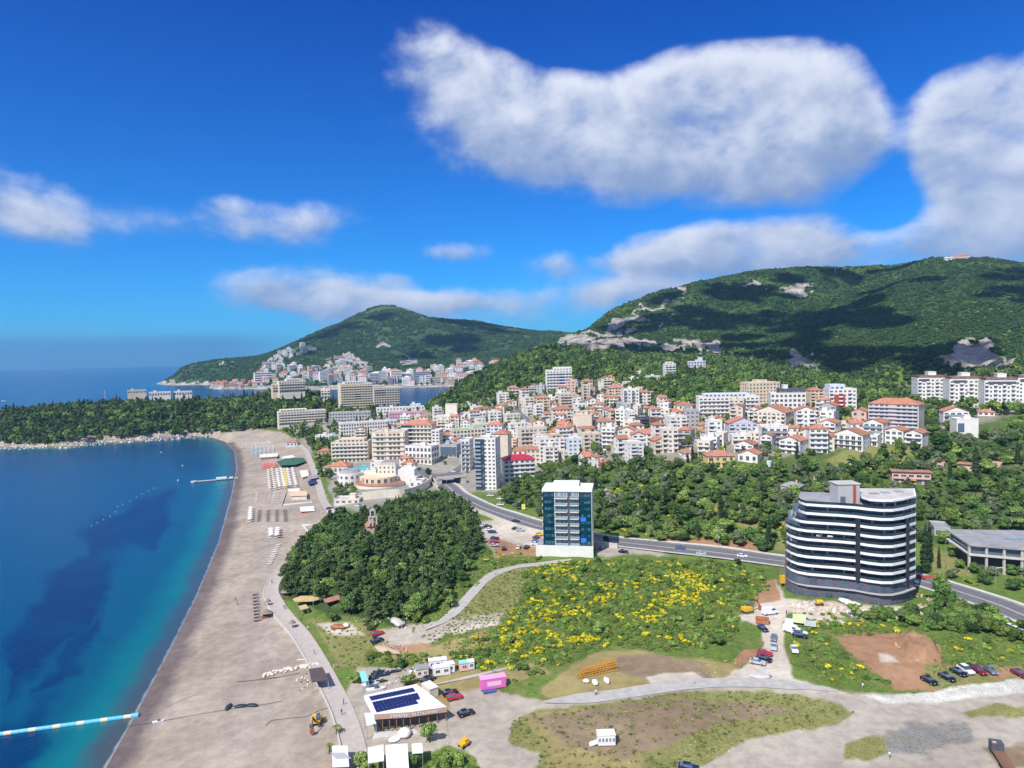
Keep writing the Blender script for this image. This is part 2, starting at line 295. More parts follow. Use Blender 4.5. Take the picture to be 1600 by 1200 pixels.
# ---------------------------------------------------------------- colours of the ground, by what lies there
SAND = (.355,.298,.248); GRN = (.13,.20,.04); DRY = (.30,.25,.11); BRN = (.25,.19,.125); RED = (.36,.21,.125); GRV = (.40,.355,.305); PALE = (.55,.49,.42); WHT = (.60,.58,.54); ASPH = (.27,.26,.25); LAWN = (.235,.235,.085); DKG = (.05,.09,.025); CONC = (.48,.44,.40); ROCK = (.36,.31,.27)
Z = [ # (colour, edge noise px, polygon in pixels)
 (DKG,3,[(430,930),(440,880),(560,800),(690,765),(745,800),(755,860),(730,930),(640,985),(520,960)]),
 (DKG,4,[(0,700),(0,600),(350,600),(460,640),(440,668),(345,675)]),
 ((.33,.31,.28),3,[(440,655),(700,640),(860,640),(860,760),(800,770),(690,765),(560,800),(520,790),(500,720)]),
 ((.27,.245,.21),3,[(640,650),(900,590),(1160,600),(1480,600),(1600,640),(1500,700),(1330,715),(1100,735),(860,740)]),
 (GRN,3,[(950,580),(1160,570),(1300,600),(1290,625),(1130,640),(1020,640)]),
 ((.085,.14,.034),4,[(780,760),(900,720),(1100,725),(1330,700),(1600,650),(1600,860),(1440,850),(1230,850),(1000,845),(850,800)]),
 (GRN,4,[(940,820),(1230,790),(1230,870),(1000,850)]),(LAWN,3,[(1100,790),(1160,785),(1200,800),(1190,830),(1120,815)]),(RED,3,[(1040,832),(1090,835),(1170,848),(1200,866),(1040,850)]),
 (LAWN,3,[(1260,790),(1240,870),(1190,850),(1230,780)]),(LAWN,3,[(1350,690),(1440,700),(1430,720),(1330,735),(1290,720)]),
 (GRN,3,[(640,985),(760,860),(850,880),(1210,880),(1210,960),(1150,1050),(860,1080),(620,1030)]),
 (LAWN,3,[(680,980),(780,880),(850,885),(800,960),(740,975)]),
 (LAWN,2,[(480,965),(560,975),(600,985),(625,1030),(560,1045),(535,1045)]),(PALE,3,[(490,975),(540,975),(570,992),(520,992)]),
 (GRV,2,[(585,988),(630,975),(700,968),(790,958),(775,975),(700,990),(660,1012),(610,1015)]),(RED,3,[(600,1010),(670,1005),(700,1030),(620,1035)]),(PALE,2,[(700,982),(770,968),(780,972),(710,992)]),
 (DRY,3,[(640,1020),(760,985),(770,1000),(700,1050),(640,1045)]),
 (PALE,2,[(750,815),(790,810),(862,838),(850,866),(770,866),(755,840)]),(RED,3,[(760,845),(850,852),(850,868),(772,870)]),
 (GRV,2,[(930,838),(1010,855),(1050,868),(930,868)]),
 (GRV,2,[(540,1085),(560,1045),(700,1040),(760,1060),(700,1085),(700,1200),(560,1200)]),
 (DRY,3,[(640,1052),(840,1035),(860,1050),(760,1075),(700,1085),(700,1120),(640,1100)]),
 (GRV,2,[(700,1085),(760,1072),(780,1083),(870,1096),(960,1088),(1060,1072),(1180,1066),(1340,1084),(1460,1082),(1610,1060),(1610,1210),(700,1210)]),
 (DRY,3,[(840,1082),(900,1035),(930,1020),(1000,1015),(1060,1028),(1120,1030),(1170,1045),(1180,1060),(1060,1066),(960,1083),(870,1095)]),
 (BRN,3,[(960,1030),(1030,1020),(1100,1040),(1110,1060),(1040,1062),(960,1050)]),(PALE,2,[(1010,1055),(1080,1050),(1100,1063),(1020,1070)]),
 (LAWN,3,[(800,1125),(850,1106),(960,1096),(1060,1081),(1200,1079),(1320,1100),(1337,1113),(1310,1130),(1170,1155),(1085,1205),(700,1210),(835,1205),(845,1175),(795,1160)]),
 (DRY,4,[(820,1120),(900,1103),(1000,1140),(1010,1205),(850,1205),(850,1170)]),
 (BRN,4,[(835,1120),(930,1104),(1060,1092),(1200,1100),(1240,1112),(1120,1130),(1080,1152),(980,1185),(880,1165)]),
 (GRN,3,[(700,1165),(740,1180),(750,1200),(600,1210),(560,1200)]),
 (LAWN,3,[(1320,1165),(1365,1150),(1400,1150),(1405,1165),(1360,1186),(1318,1188)]),(LAWN,3,[(1500,1112),(1560,1098),(1610,1104),(1610,1118),(1520,1122)]),
 (ASPH,6,[(1400,1130),(1500,1125),(1530,1150),(1440,1180),(1380,1170)]),(BRN,4,[(1540,1170),(1610,1160),(1610,1200),(1560,1200)]),
 (PALE,2,[(1142,968),(1180,950),(1215,905),(1228,935),(1440,950),(1460,945),(1445,962),(1300,975),(1232,958),(1222,980),(1222,1010),(1243,1060),(1340,1085),(1180,1070),(1130,1060),(1185,1030),(1195,985),(1170,972)]),
 (RED,3,[(1175,920),(1215,905),(1222,940),(1180,945)]),(RED,3,[(1165,1015),(1195,1015),(1190,1035),(1150,1040)]),(WHT,2,[(1178,1050),(1205,1045),(1205,1058),(1180,1057)]),
 (GRN,3,[(1232,965),(1310,975),(1300,1000),(1345,1040),(1410,1072),(1370,1080),(1260,1060),(1235,1030)]),
 (GRN,3,[(1300,965),(1600,960),(1600,1040),(1480,1040),(1440,985)]),
 (RED,2,[(1305,992),(1360,988),(1440,990),(1470,1010),(1470,1035),(1510,1042),(1470,1062),(1470,1078),(1400,1078),(1350,1040),(1325,1020)]),
 (PALE,3,[(1370,1018),(1400,1025),(1410,1035),(1375,1035)]),
 (LAWN,3,[(1440,1040),(1500,1038),(1600,1040),(1600,1062),(1480,1075),(1450,1070)]),(RED,3,[(1540,1045),(1600,1042),(1600,1060),(1550,1060)]),
 (WHT,2,[(1345,1087),(1400,1084),(1460,1080),(1500,1072),(1540,1066),(1610,1060),(1610,1082),(1540,1088),(1500,1094),(1440,1098),(1380,1097)]),
 (LAWN,3,[(1440,850),(1500,870),(1520,905),(1450,900)]),
]
ZONES = Z
def jitter_px(px, py, a, s=26):
    return px+a*(fbm(px/s+3, py/s*1.6, 4)*3.4), py+a*(fbm(px/s+41, py/s*1.6+7, 4)*2.4)
def rock_mask(px, py):
    jx, jy = jitter_px(px, py, 9, 20); r = np.zeros(px.shape)
    for poly in [[(1478,575),(1482,545),(1505,528),(1530,532),(1560,555),(1590,570),(1590,582),(1500,582)],[(1190,566),(1215,552),(1245,552),(1278,566),(1270,574),(1225,566),(1180,572)],
                 [(866,546),(878,526),(935,530),(990,517),(1012,534),(1090,540),(1155,545),(1155,552),(1060,551),(960,549)],[(1045,490),(1052,483),(1058,492),(1050,502)],[(900,528),(960,505),(1070,452),(1075,456),(1000,495),(960,520)],
                 [(1165,440),(1190,436),(1200,445),(1185,452)],[(1220,455),(1265,440),(1275,450),(1250,462)],[(1025,510),(1035,500),(1035,512)],[(965,520),(990,515),(985,524)]]:
        r = np.maximum(r, np.clip(segdist(jx, jy, poly)/2+.4, 0, 1))
    return r
def ground_colour(X, Y, Zz):
    px, py = proj(X, Y, Zz); n = X.shape
    col = np.empty(n+(3,)); col[:] = GRN
    sdv = segdist(X, Y, COAST)
    sandz = segdist(px, py, [(60,1300),(165,1200),(330,690),(330,672),(385,668),(440,675),(470,690),(482,705),(497,740),(520,800),(480,830),(452,870),(425,905),(413,918),(415,945),(450,975),(480,1010),(520,1060),(545,1130),(552,1215),(560,1300)])
    col[sandz > 0] = SAND
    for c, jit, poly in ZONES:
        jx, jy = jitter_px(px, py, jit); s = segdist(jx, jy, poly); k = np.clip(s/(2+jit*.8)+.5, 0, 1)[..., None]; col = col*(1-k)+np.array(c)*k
    rockk = np.where((Y > 650) & (py < 586), np.clip(rock_mask(px, py)*1.5, 0, 1), 0)[..., None]; col = col*(1-rockk)+np.array((.34,.30,.27))*(1+.5*fbm(X/9, Y/9, 3))[..., None]*rockk
    rake = 1+.06*fbm(sdv/2.2, Y/70, 3)+.04*fbm(X/3.5, Y/26, 2); col = np.where((sandz > 0)[..., None], col*rake[..., None], col)
    beach = (sandz > 0) | ((py > 760) & (px < 560) & (sdv < 30))
    nn = fbm(X/14, Y/14, 4)
    k = np.clip((9+2*nn-sdv)/5, 0, 1)*(sandz > -20)*(Y < 800); col = col*(1-k[..., None])+np.array((.16,.125,.125))*k[..., None]
    k = np.clip((15+4*nn-np.abs(sdv-30))/16, 0, 1)*.35*(sandz > -2); col = col*(1-k[..., None])+np.array((.42,.36,.33))*k[..., None]
    k = np.clip(1.2-sdv/(18+14*fbm(X/40, Y/40, 2)), 0, 1)*(Y > 800)*(px < 345); k = np.clip(k*2.2, 0, 1); col = col*(1-k[..., None])+(np.array(ROCK)*(1+.5*fbm(X/7, Y/7, 3))[..., None])*k[..., None]
    return col, px, py
def attr_mat(name, bump=.35, rough=.95, kind='ground'):
    M_ = bpy.data.materials.new(name); M_.use_nodes = True; t = NT(M_.node_tree)
    b = t.n('ShaderNodeBsdfPrincipled'); o = t.n('ShaderNodeOutputMaterial'); t.l(b.outputs[0], o.inputs[0]); b.inputs['Roughness'].default_value = rough; b.inputs['Specular IOR Level'].default_value = .15
    a = t.n('ShaderNodeAttribute', attribute_name='col'); ge = t.n('ShaderNodeNewGeometry'); P = ge.outputs['Position']
    n1 = t.noise(P, .35, 6, .65); n2 = t.noise(P, .045, 5, .6); n3 = t.noise(P, 1.9, 3, .6)
    c = t.mix(1.0, a.outputs['Color'], t.mix(t.ramp(n1, .3, .7), (.84,.84,.85), (1.14,1.14,1.11)), 'MULTIPLY')
    c = t.mix(1.0, c, t.mix(t.ramp(n2, .3, .7), (.84,.82,.80), (1.12,1.13,1.1)), 'MULTIPLY')
    # tufts of green / patches of bare soil where the ground is grassy
    sp = t.n('ShaderNodeSeparateColor'); t.l(a.outputs['Color'], sp.inputs[0]); gr = t.ramp(t.m('SUBTRACT', sp.outputs[1], sp.outputs[0]), -.06, .02)
    c = t.mix(t.m('MULTIPLY', t.ramp(n3, .5, .62), t.m('MULTIPLY', gr, .6)), c, (.035,.062,.016))
    c = t.mix(t.m('MULTIPLY', t.ramp(t.noise(P, .13, 6, .7), .52, .64), t.m('MULTIPLY', gr, .45)), c, (.24,.21,.09))
    c = t.mix(t.m('MULTIPLY', t.ramp(t.noise(P, 1.3, 2, .5), .70, .74), .2), c, (.5,.47,.42))
    t.l(c, b.inputs['Base Color'])
    bp = t.n('ShaderNodeBump'); bp.inputs['Strength'].default_value = bump; bp.inputs['Distance'].default_value = .5; t.l(n1, bp.inputs['Height']); t.l(bp.outputs[0], b.inputs['Normal'])
    return M_
# near and middle ground: columns by bearing, rows by distance
us = np.linspace(-330, 1960, 900); ds = np.concatenate([1/np.linspace(1/112, 1/640, 480), np.exp(np.linspace(math.log(643), math.log(1330), 150))])
U, D_ = np.meshgrid(us, ds); X = (U-800)/F*D_; Y = D_; Zg = H(X, Y)
dirt = segdist(*proj(X, Y, Zg), [(1395,1000),(1430,985),(1462,1003),(1472,1030),(1445,1037),(1415,1025)]); Zg = Zg+np.clip(dirt/9, 0, 1)*(2.6+fbm(X/3, Y/3, 3)*1.5)
col, PX, PY = ground_colour(X, Y, Zg)
rkn = np.where((Y > 650) & (PY < 586), np.clip(rock_mask(PX, PY)*1.5, 0, 1), 0); Zg = Zg+rkn*(fbm(X/22, Y/30, 4)*16)
GRASSY = (col[..., 1] > col[..., 0]*1.0)
Zg = Zg+GRASSY*(fbm(X/5, Y/5, 3)*.35)*(Y < 600)
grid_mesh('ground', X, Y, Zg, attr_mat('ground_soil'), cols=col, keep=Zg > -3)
# the mountain side beyond, rougher
us = np.linspace(600, 2050, 800); ds = np.exp(np.linspace(math.log(1330), math.log(2700), 300))
U, D_ = np.meshgrid(us, ds); X2 = (U-800)/F*D_; Y2 = D_; Z2 = H(X2, Y2); Z2 = Z2+(fbm(X2/16, Y2/16, 3)*5+fbm(X2/7+5, Y2/7, 2)*2.5)*np.clip((Y2-1340)/60, 0, 1)
px, py = proj(X2, Y2, Z2)
ROCKS = [(1560,552,1),(905,535,1)]
def mountain_mat(name, g1=(.024,.058,.018), g2=(.060,.108,.028), sc=.03):
    M_ = bpy.data.materials.new(name); M_.use_nodes = True; t = NT(M_.node_tree)
    b = t.n('ShaderNodeBsdfPrincipled'); o = t.n('ShaderNodeOutputMaterial'); t.l(b.outputs[0], o.inputs[0]); b.inputs['Roughness'].default_value = 1; b.inputs['Specular IOR Level'].default_value = .05
    ge = t.n('ShaderNodeNewGeometry'); P = ge.outputs['Position']; a = t.n('ShaderNodeAttribute', attribute_name='rock')
    n1 = t.noise(P, sc, 6, .62); n2 = t.noise(P, sc*.14, 4, .6); n3 = t.noise(P, sc*5, 4, .7)
    c = t.mix(t.ramp(n1, .36, .66), g1, g2); c = t.mix(t.m('MULTIPLY', t.ramp(n2, .42, .62), .65), c, (.105,.150,.038)); c = t.mix(t.m('MULTIPLY', t.ramp(n3, .45, .65), .4), c, (.016,.036,.013))
    rk = t.mix(t.ramp(t.noise(P, sc*1.6, 6, .75), .36, .64), (.17,.155,.14), (.48,.43,.38))
    c = t.mix(t.m('MULTIPLY', t.ramp(t.noise(P, sc*1.1, 6, .8), .66, .76), .55), c, (.26,.24,.20))
    c = t.mix(t.ramp(t.m('ADD', a.outputs['Fac'], t.m('MULTIPLY', t.m('SUBTRACT', t.noise(P, sc*2, 4, .7), .5), .8)), .42, .58), c, rk)
    t.l(c, b.inputs['Base Color'])
    bp = t.n('ShaderNodeBump'); bp.inputs['Strength'].default_value = 1; bp.inputs['Distance'].default_value = 6; t.l(t.noise(P, sc*2.4, 5, .7), bp.inputs['Height']); t.l(bp.outputs[0], b.inputs['Normal'])
    return M_
grid_mesh('mountain', X2, Y2, Z2-.0, mountain_mat('maquis_slope'), attrs={'rock': rock_mask(px, py)}, keep=Z2 > -3)
# ---------------------------------------------------------------- far shore: town hill
FP = [(px, d, W(px, py, d).z) for px, py, d in [(440,553,2900),(480,532,3000),(520,513,3200),(560,496,3400),(585,484,3500),(610,480,3500),(635,484,3500),(650,490,3500),(690,500,3500),(720,499,3500),(745,500,3500),(780,512,3500),(810,517,3600),(850,521,3700),(900,524,3700),(980,524,3700),
  (410,560,2850),(380,562,2800),(330,566,2800),(290,575,2850),(265,584,2850),
  (430,585,2350),(470,575,2400),(450,562,2600),(500,560,2600),(560,570,2500),(610,565,2600),(680,560,2700),(760,555,2700),(850,550,2700),
  (360,600,2300),(420,603,2230),(500,603,2150),(600,602,2150),(700,600,2180),(800,596,2200),(520,590,2250),(640,585,2300),(740,580,2350),(580,578,2400)]]
FP += [(500,4300,60),(700,4300,120),(900,4300,120),(300,3300,-10),(200,3000,-15),(250,3300,-15),(320,2450,20),(380,2500,35)]
FRaw = tps(FP)
FC = wp([(243,600),(262,602),(330,601),(326,607),(345,608),(430,608),(480,610),(560,607),(640,606),(700,604),(800,603)])+[(400,2050),(1500,2300),(1800,5200),(-900,5200),(-1500,3400),(-1640,3250)]
def HF(x, y):
    h = FRaw(x, y)+fbm(x/300, y/300, 4)*22*np.clip((y-2300)/500, 0, 1); s = segdist(x, y, FC); k = np.clip((s-5)/70, 0, 1)
    return np.where(s > 0, np.clip(s/10, 0, 1)*4*(1-k)+np.maximum(h, 3)*k, -12*np.clip(-s/40, 0, 1))
us = np.linspace(150, 1300, 620); ds = np.exp(np.linspace(math.log(2000), math.log(4600), 240))
U, D_ = np.meshgrid(us, ds); X3 = (U-800)/F*D_; Y3 = D_; Z3 = HF(X3, Y3); Z3 = np.where(Z3 > 4, Z3+fbm(X3/22, Y3/22, 3)*7, Z3)
px, py = proj(X3, Y3, Z3); jx, jy = jitter_px(px, py, 5, 14); rk = np.zeros(px.shape)
for poly in [[(497,575),(515,562),(545,550),(570,562),(580,576),(540,578)],[(628,572),(635,560),(655,560),(655,570)],[(242,600),(250,588),(275,580),(266,592),(275,601)],[(590,540),(602,537),(610,548),(600,546)],[(325,575),(400,558),(360,562)]]:
    rk = np.maximum(rk, np.clip(segdist(jx, jy, poly)/1.5+.5, 0, 1))
rk = np.maximum(rk, (Z3 < 9)*(Z3 > -2)*1.0)
grid_mesh('far_hills', X3, Y3, Z3, mountain_mat('far_slope', (.018,.048,.022), (.046,.094,.034), .014), attrs={'rock': rk}, keep=Z3 > -4)
# pale range on the skyline behind
us = np.linspace(640, 1150, 60); ds = np.linspace(6000, 7500, 8); U, D_ = np.meshgrid(us, ds)
zt = np.interp(U, [640,700,780,830,880,940,1150], [-10,60,225,300,275,250,200])*np.sin(np.clip((D_-6000)/1500, 0, 1)*math.pi)**.7
grid_mesh('distant_range', (U-800)/F*D_, D_, zt-4+8*fbm(U/20, D_/200, 3), mountain_mat('distant_slope', sc=.006), attrs={'rock': zt*0})
# ---------------------------------------------------------------- sea
us = np.concatenate([np.linspace(-2600, -120, 40), np.linspace(-110, 420, 300), np.linspace(425, 2200, 90)]); ds = np.concatenate([1/np.linspace(1/100, 1/1300, 420), np.exp(np.linspace(math.log(1350), math.log(12000), 60))])
U, D_ = np.meshgrid(us, ds); Xs = (U-800)/F*D_; Ys = D_; sdv = np.minimum(-segdist(Xs, Ys, COAST), -segdist(Xs, Ys, FC)); px, py = proj(Xs, Ys, Xs*0)
def soft(poly, w_, j=14): jx, jy = jitter_px(px, py, j, 60); return np.clip(segdist(jx, jy, poly)/w_+.5, 0, 1)
weed = np.maximum.reduce([soft([(130,880),(150,820),(210,780),(260,765),(275,790),(262,830),(235,850),(190,870)], 16), soft([(0,990),(60,930),(130,870),(200,880),(150,960),(90,1010),(30,1070),(0,1080)], 20), soft([(60,1060),(120,980),(160,960),(165,985),(120,1040),(70,1090)], 16)*.9,
                          soft([(-50,1230),(0,1130),(60,1100),(100,1080),(60,1150),(20,1230)], 24)*.8, soft([(250,705),(300,690),(345,705),(345,725),(280,735)], 10)*.45, soft([(0,712),(80,712),(120,722),(0,740)], 14)*.3])
M_ = bpy.data.materials.new('sea_water'); M_.use_nodes = True; t = NT(M_.node_tree)
b = t.n('ShaderNodeBsdfPrincipled'); o = t.n('ShaderNodeOutputMaterial'); t.l(b.outputs[0], o.inputs[0]); b.inputs['Roughness'].default_value = .22; b.inputs['IOR'].default_value = 1.33; b.inputs['Specular IOR Level'].default_value = .32
ge = t.n('ShaderNodeNewGeometry'); P = ge.outputs['Position']; a = t.n('ShaderNodeAttribute', attribute_name='shore'); wa = t.n('ShaderNodeAttribute', attribute_name='weed')
sh = t.m('ADD', a.outputs['Fac'], t.m('MULTIPLY', t.m('SUBTRACT', t.noise(P, .06, 5, .6), .5), 9.0))
cl = (.001,.058,.138)
c = t.mix(t.ramp(sh, 6, 70), (.002,.078,.140), cl)
c = t.mix(t.ramp(sh, 60, 240), c, (.001,.044,.130))
c = t.mix(t.ramp(sh, 9, 22, t='SMOOTHSTEP'), (.005,.150,.175), c)
c = t.mix(t.ramp(sh, 2.5, 10), (.055,.080,.095), c); c = t.mix(t.m('MULTIPLY', t.ramp(t.m('ADD', a.outputs['Fac'], t.m('MULTIPLY', t.noise(P, .25, 3), 1.6)), .7, 1.7, 1, 0), .45), c, (.6,.6,.6))
c = t.mix(t.m('MULTIPLY', t.ramp(t.noise(P, .010, 4, .6), .45, .62), .30), c, (.002,.074,.150))
c = t.mix(t.m('MULTIPLY', wa.outputs['Fac'], t.ramp(t.noise(P, .05, 4, .6), .2, .6, .55, .95)), c, (.001,.020,.090))
t.l(c, b.inputs['Base Color'])
bp = t.n('ShaderNodeBump'); bp.inputs['Strength'].default_value = .5; bp.inputs['Distance'].default_value = .3; t.l(t.noise(P, .55, 5, .65), bp.inputs['Height']); t.l(bp.outputs[0], b.inputs['Normal'])
grid_mesh('sea', Xs, Ys, Xs*0, M_, attrs={'shore': sdv, 'weed': weed})
# ---------------------------------------------------------------- air
hz = MB().box(-13500, 13500, -300, 12300, -16, 640)
M_ = bpy.data.materials.new('air'); M_.use_nodes = True; t = NT(M_.node_tree); o = t.n('ShaderNodeOutputMaterial'); v = t.n('ShaderNodeVolumePrincipled'); v.inputs['Color'].default_value = (.30,.62,1,1); v.inputs['Density'].default_value = 6e-5; v.inputs['Anisotropy'].default_value = .1; t.l(v.outputs[0], o.inputs['Volume'])
HAZE = hz.obj('haze', M_); HAZE['kind'] = 'stuff'
# ---------------------------------------------------------------- materials
white = mat('white_plaster', (.76,.735,.69), var=.06, vs=.25); offw = mat('cream_plaster', (.72,.66,.55), var=.07, vs=.25); cream = mat('warm_cream_plaster', (.70,.56,.40), var=.08, vs=.25)
beige = mat('beige_plaster', (.64,.56,.45), var=.08, vs=.25); tan = mat('tan_plaster', (.50,.38,.27), var=.1, vs=.25); greyp = mat('grey_plaster', (.42,.42,.42), var=.08, vs=.25); lilac = mat('lilac_plaster', (.55,.55,.62), var=.06, vs=.25)
bluew = mat('pale_blue_plaster', (.60,.66,.74), var=.06); yellow = mat('yellow_plaster', (.72,.56,.22), var=.08); pinkp = mat('pink_plaster', (.62,.34,.42), var=.08); redp = mat('red_plaster', (.42,.07,.05), var=.08); rose = mat('rose_plaster', (.66,.45,.38), var=.08)
dkgrey = mat('dark_cladding', (.085,.09,.115), var=.12, vs=.8); brown = mat('brown_cladding', (.20,.11,.07), var=.15); darkblue = mat('blue_panels', (.05,.10,.30), rough=.35)
tile = mat('orange_roof_tiles', (.43,.19,.115), var=.28, vs=.6, rnd=.18, bump=.4, bs=3); tiled = mat('worn_roof_tiles', (.36,.18,.12), var=.25, vs=.6, rnd=.2, bump=.4, bs=3); crims = mat('crimson_roof_sheet', (.42,.03,.06), rough=.5, var=.08)
flat = mat('pale_flat_roof', (.50,.48,.45), var=.16, vs=.25); flatg = mat('grey_flat_roof', (.30,.30,.31), var=.2, vs=.25); wroof = mat('white_roof_membrane', (.78,.78,.78), var=.05)
metal = mat('galvanised_metal', (.55,.57,.60), rough=.4, metal=.7); whitem = mat('white_painted_metal', (.80,.80,.80), rough=.45)
def glass_mat(name, c1, c2, rough=.08, spec=.6):
    M_ = bpy.data.materials.new(name); M_.use_nodes = True; t = NT(M_.node_tree); b = t.n('ShaderNodeBsdfPrincipled'); o = t.n('ShaderNodeOutputMaterial'); t.l(b.outputs[0], o.inputs[0])
    oi = t.n('ShaderNodeObjectInfo'); g = t.n('ShaderNodeNewGeometry'); nn = t.noise(g.outputs['Position'], .35, 2)
    c = t.mix(t.m('FRACT', t.m('ADD', oi.outputs['Random'], t.m('MULTIPLY', nn, .8))), c1, c2); t.l(c, b.inputs['Base Color']); b.inputs['Roughness'].default_value = rough; b.inputs['Specular IOR Level'].default_value = spec
    return M_
glass = glass_mat('window_glass', (.02,.025,.035), (.13,.15,.18)); tealg = glass_mat('teal_curtain_glass', (.001,.028,.060), (.002,.060,.085), .06, .7); darkg = glass_mat('dark_glass', (.040,.060,.090), (.11,.16,.22), .06, .7); railg = glass_mat('balcony_glass', (.16,.26,.30), (.26,.38,.42), .05, .8); dkrail = glass_mat('tinted_balcony_glass', (.012,.025,.035), (.03,.06,.07), .05, .7)
recess = mat('shaded_interior', (.10,.09,.085), var=.2); frm = mat('window_frame', (.70,.70,.68)); asph = mat('asphalt', (.150,.150,.160), var=.14, vs=.5, bump=.1); conc = mat('paving_concrete', (.44,.39,.35), var=.10, vs=.7); concp = mat('pale_concrete', (.55,.52,.48), var=.12, vs=.4)
gravel = mat('track_gravel', (.42,.40,.37), var=.14, vs=.5, bump=.3); line_w = mat('road_paint', (.66,.64,.56), var=.15, vs=1.5)
FOOT = []   # discs nothing may grow in: (x, y, r)
def keep_clear(x, y, r): FOOT.append((x, y, r))
WIN = {}
def win_mesh(w, h):
    k = (round(w*5)/5, round(h*5)/5)
    if k not in WIN:
        w, h = k; b = MB(); b.box(-w/2, w/2, -.02, .05, 0, h, 0)
        f = .07
        for x0, x1, z0, z1 in ((-w/2-f,w/2+f,-f,0),(-w/2-f,w/2+f,h,h+f),(-w/2-f,-w/2,0,h),(w/2,w/2+f,0,h),(-.03,.03,0,h)): b.box(x0, x1, -.05, .05, z0, z1, 1)
        WIN[k] = b.mesh('window', [glass, frm])
    return WIN[k]
BAL = {}
def bal_mesh(w, dp, m_, rail):
    k = (round(w*2)/2, dp, m_.name, rail)
    if k not in BAL:
        w = k[0]; b = MB(); b.box(-w/2, w/2, -dp, -.004, -.16, 0, 0)
        if rail == 'solid': b.box(-w/2, w/2, -dp, -dp+.12, 0, .95, 0); b.box(-w/2, -w/2+.12, -dp+.12, -.004, 0, .95, 0); b.box(w/2-.12, w/2, -dp+.12, -.004, 0, .95, 0)
        elif rail == 'glass': b.box(-w/2, w/2, -dp, -dp+.05, 0, .9, 1); b.box(-w/2, w/2, -dp-.02, -dp+.07, .9, .96, 0)
        else:
            b.box(-w/2, w/2, -dp, -dp+.06, .9, .97, 1); n = max(2, int(w/.5))
            for i in range(n+1): x = -w/2+w*i/n; b.box(x-.03, x+.03, -dp, -dp+.05, 0, .9, 1)
        BAL[k] = b.mesh('balcony', [m_, railg if rail == 'glass' else metal])
    return BAL[k]
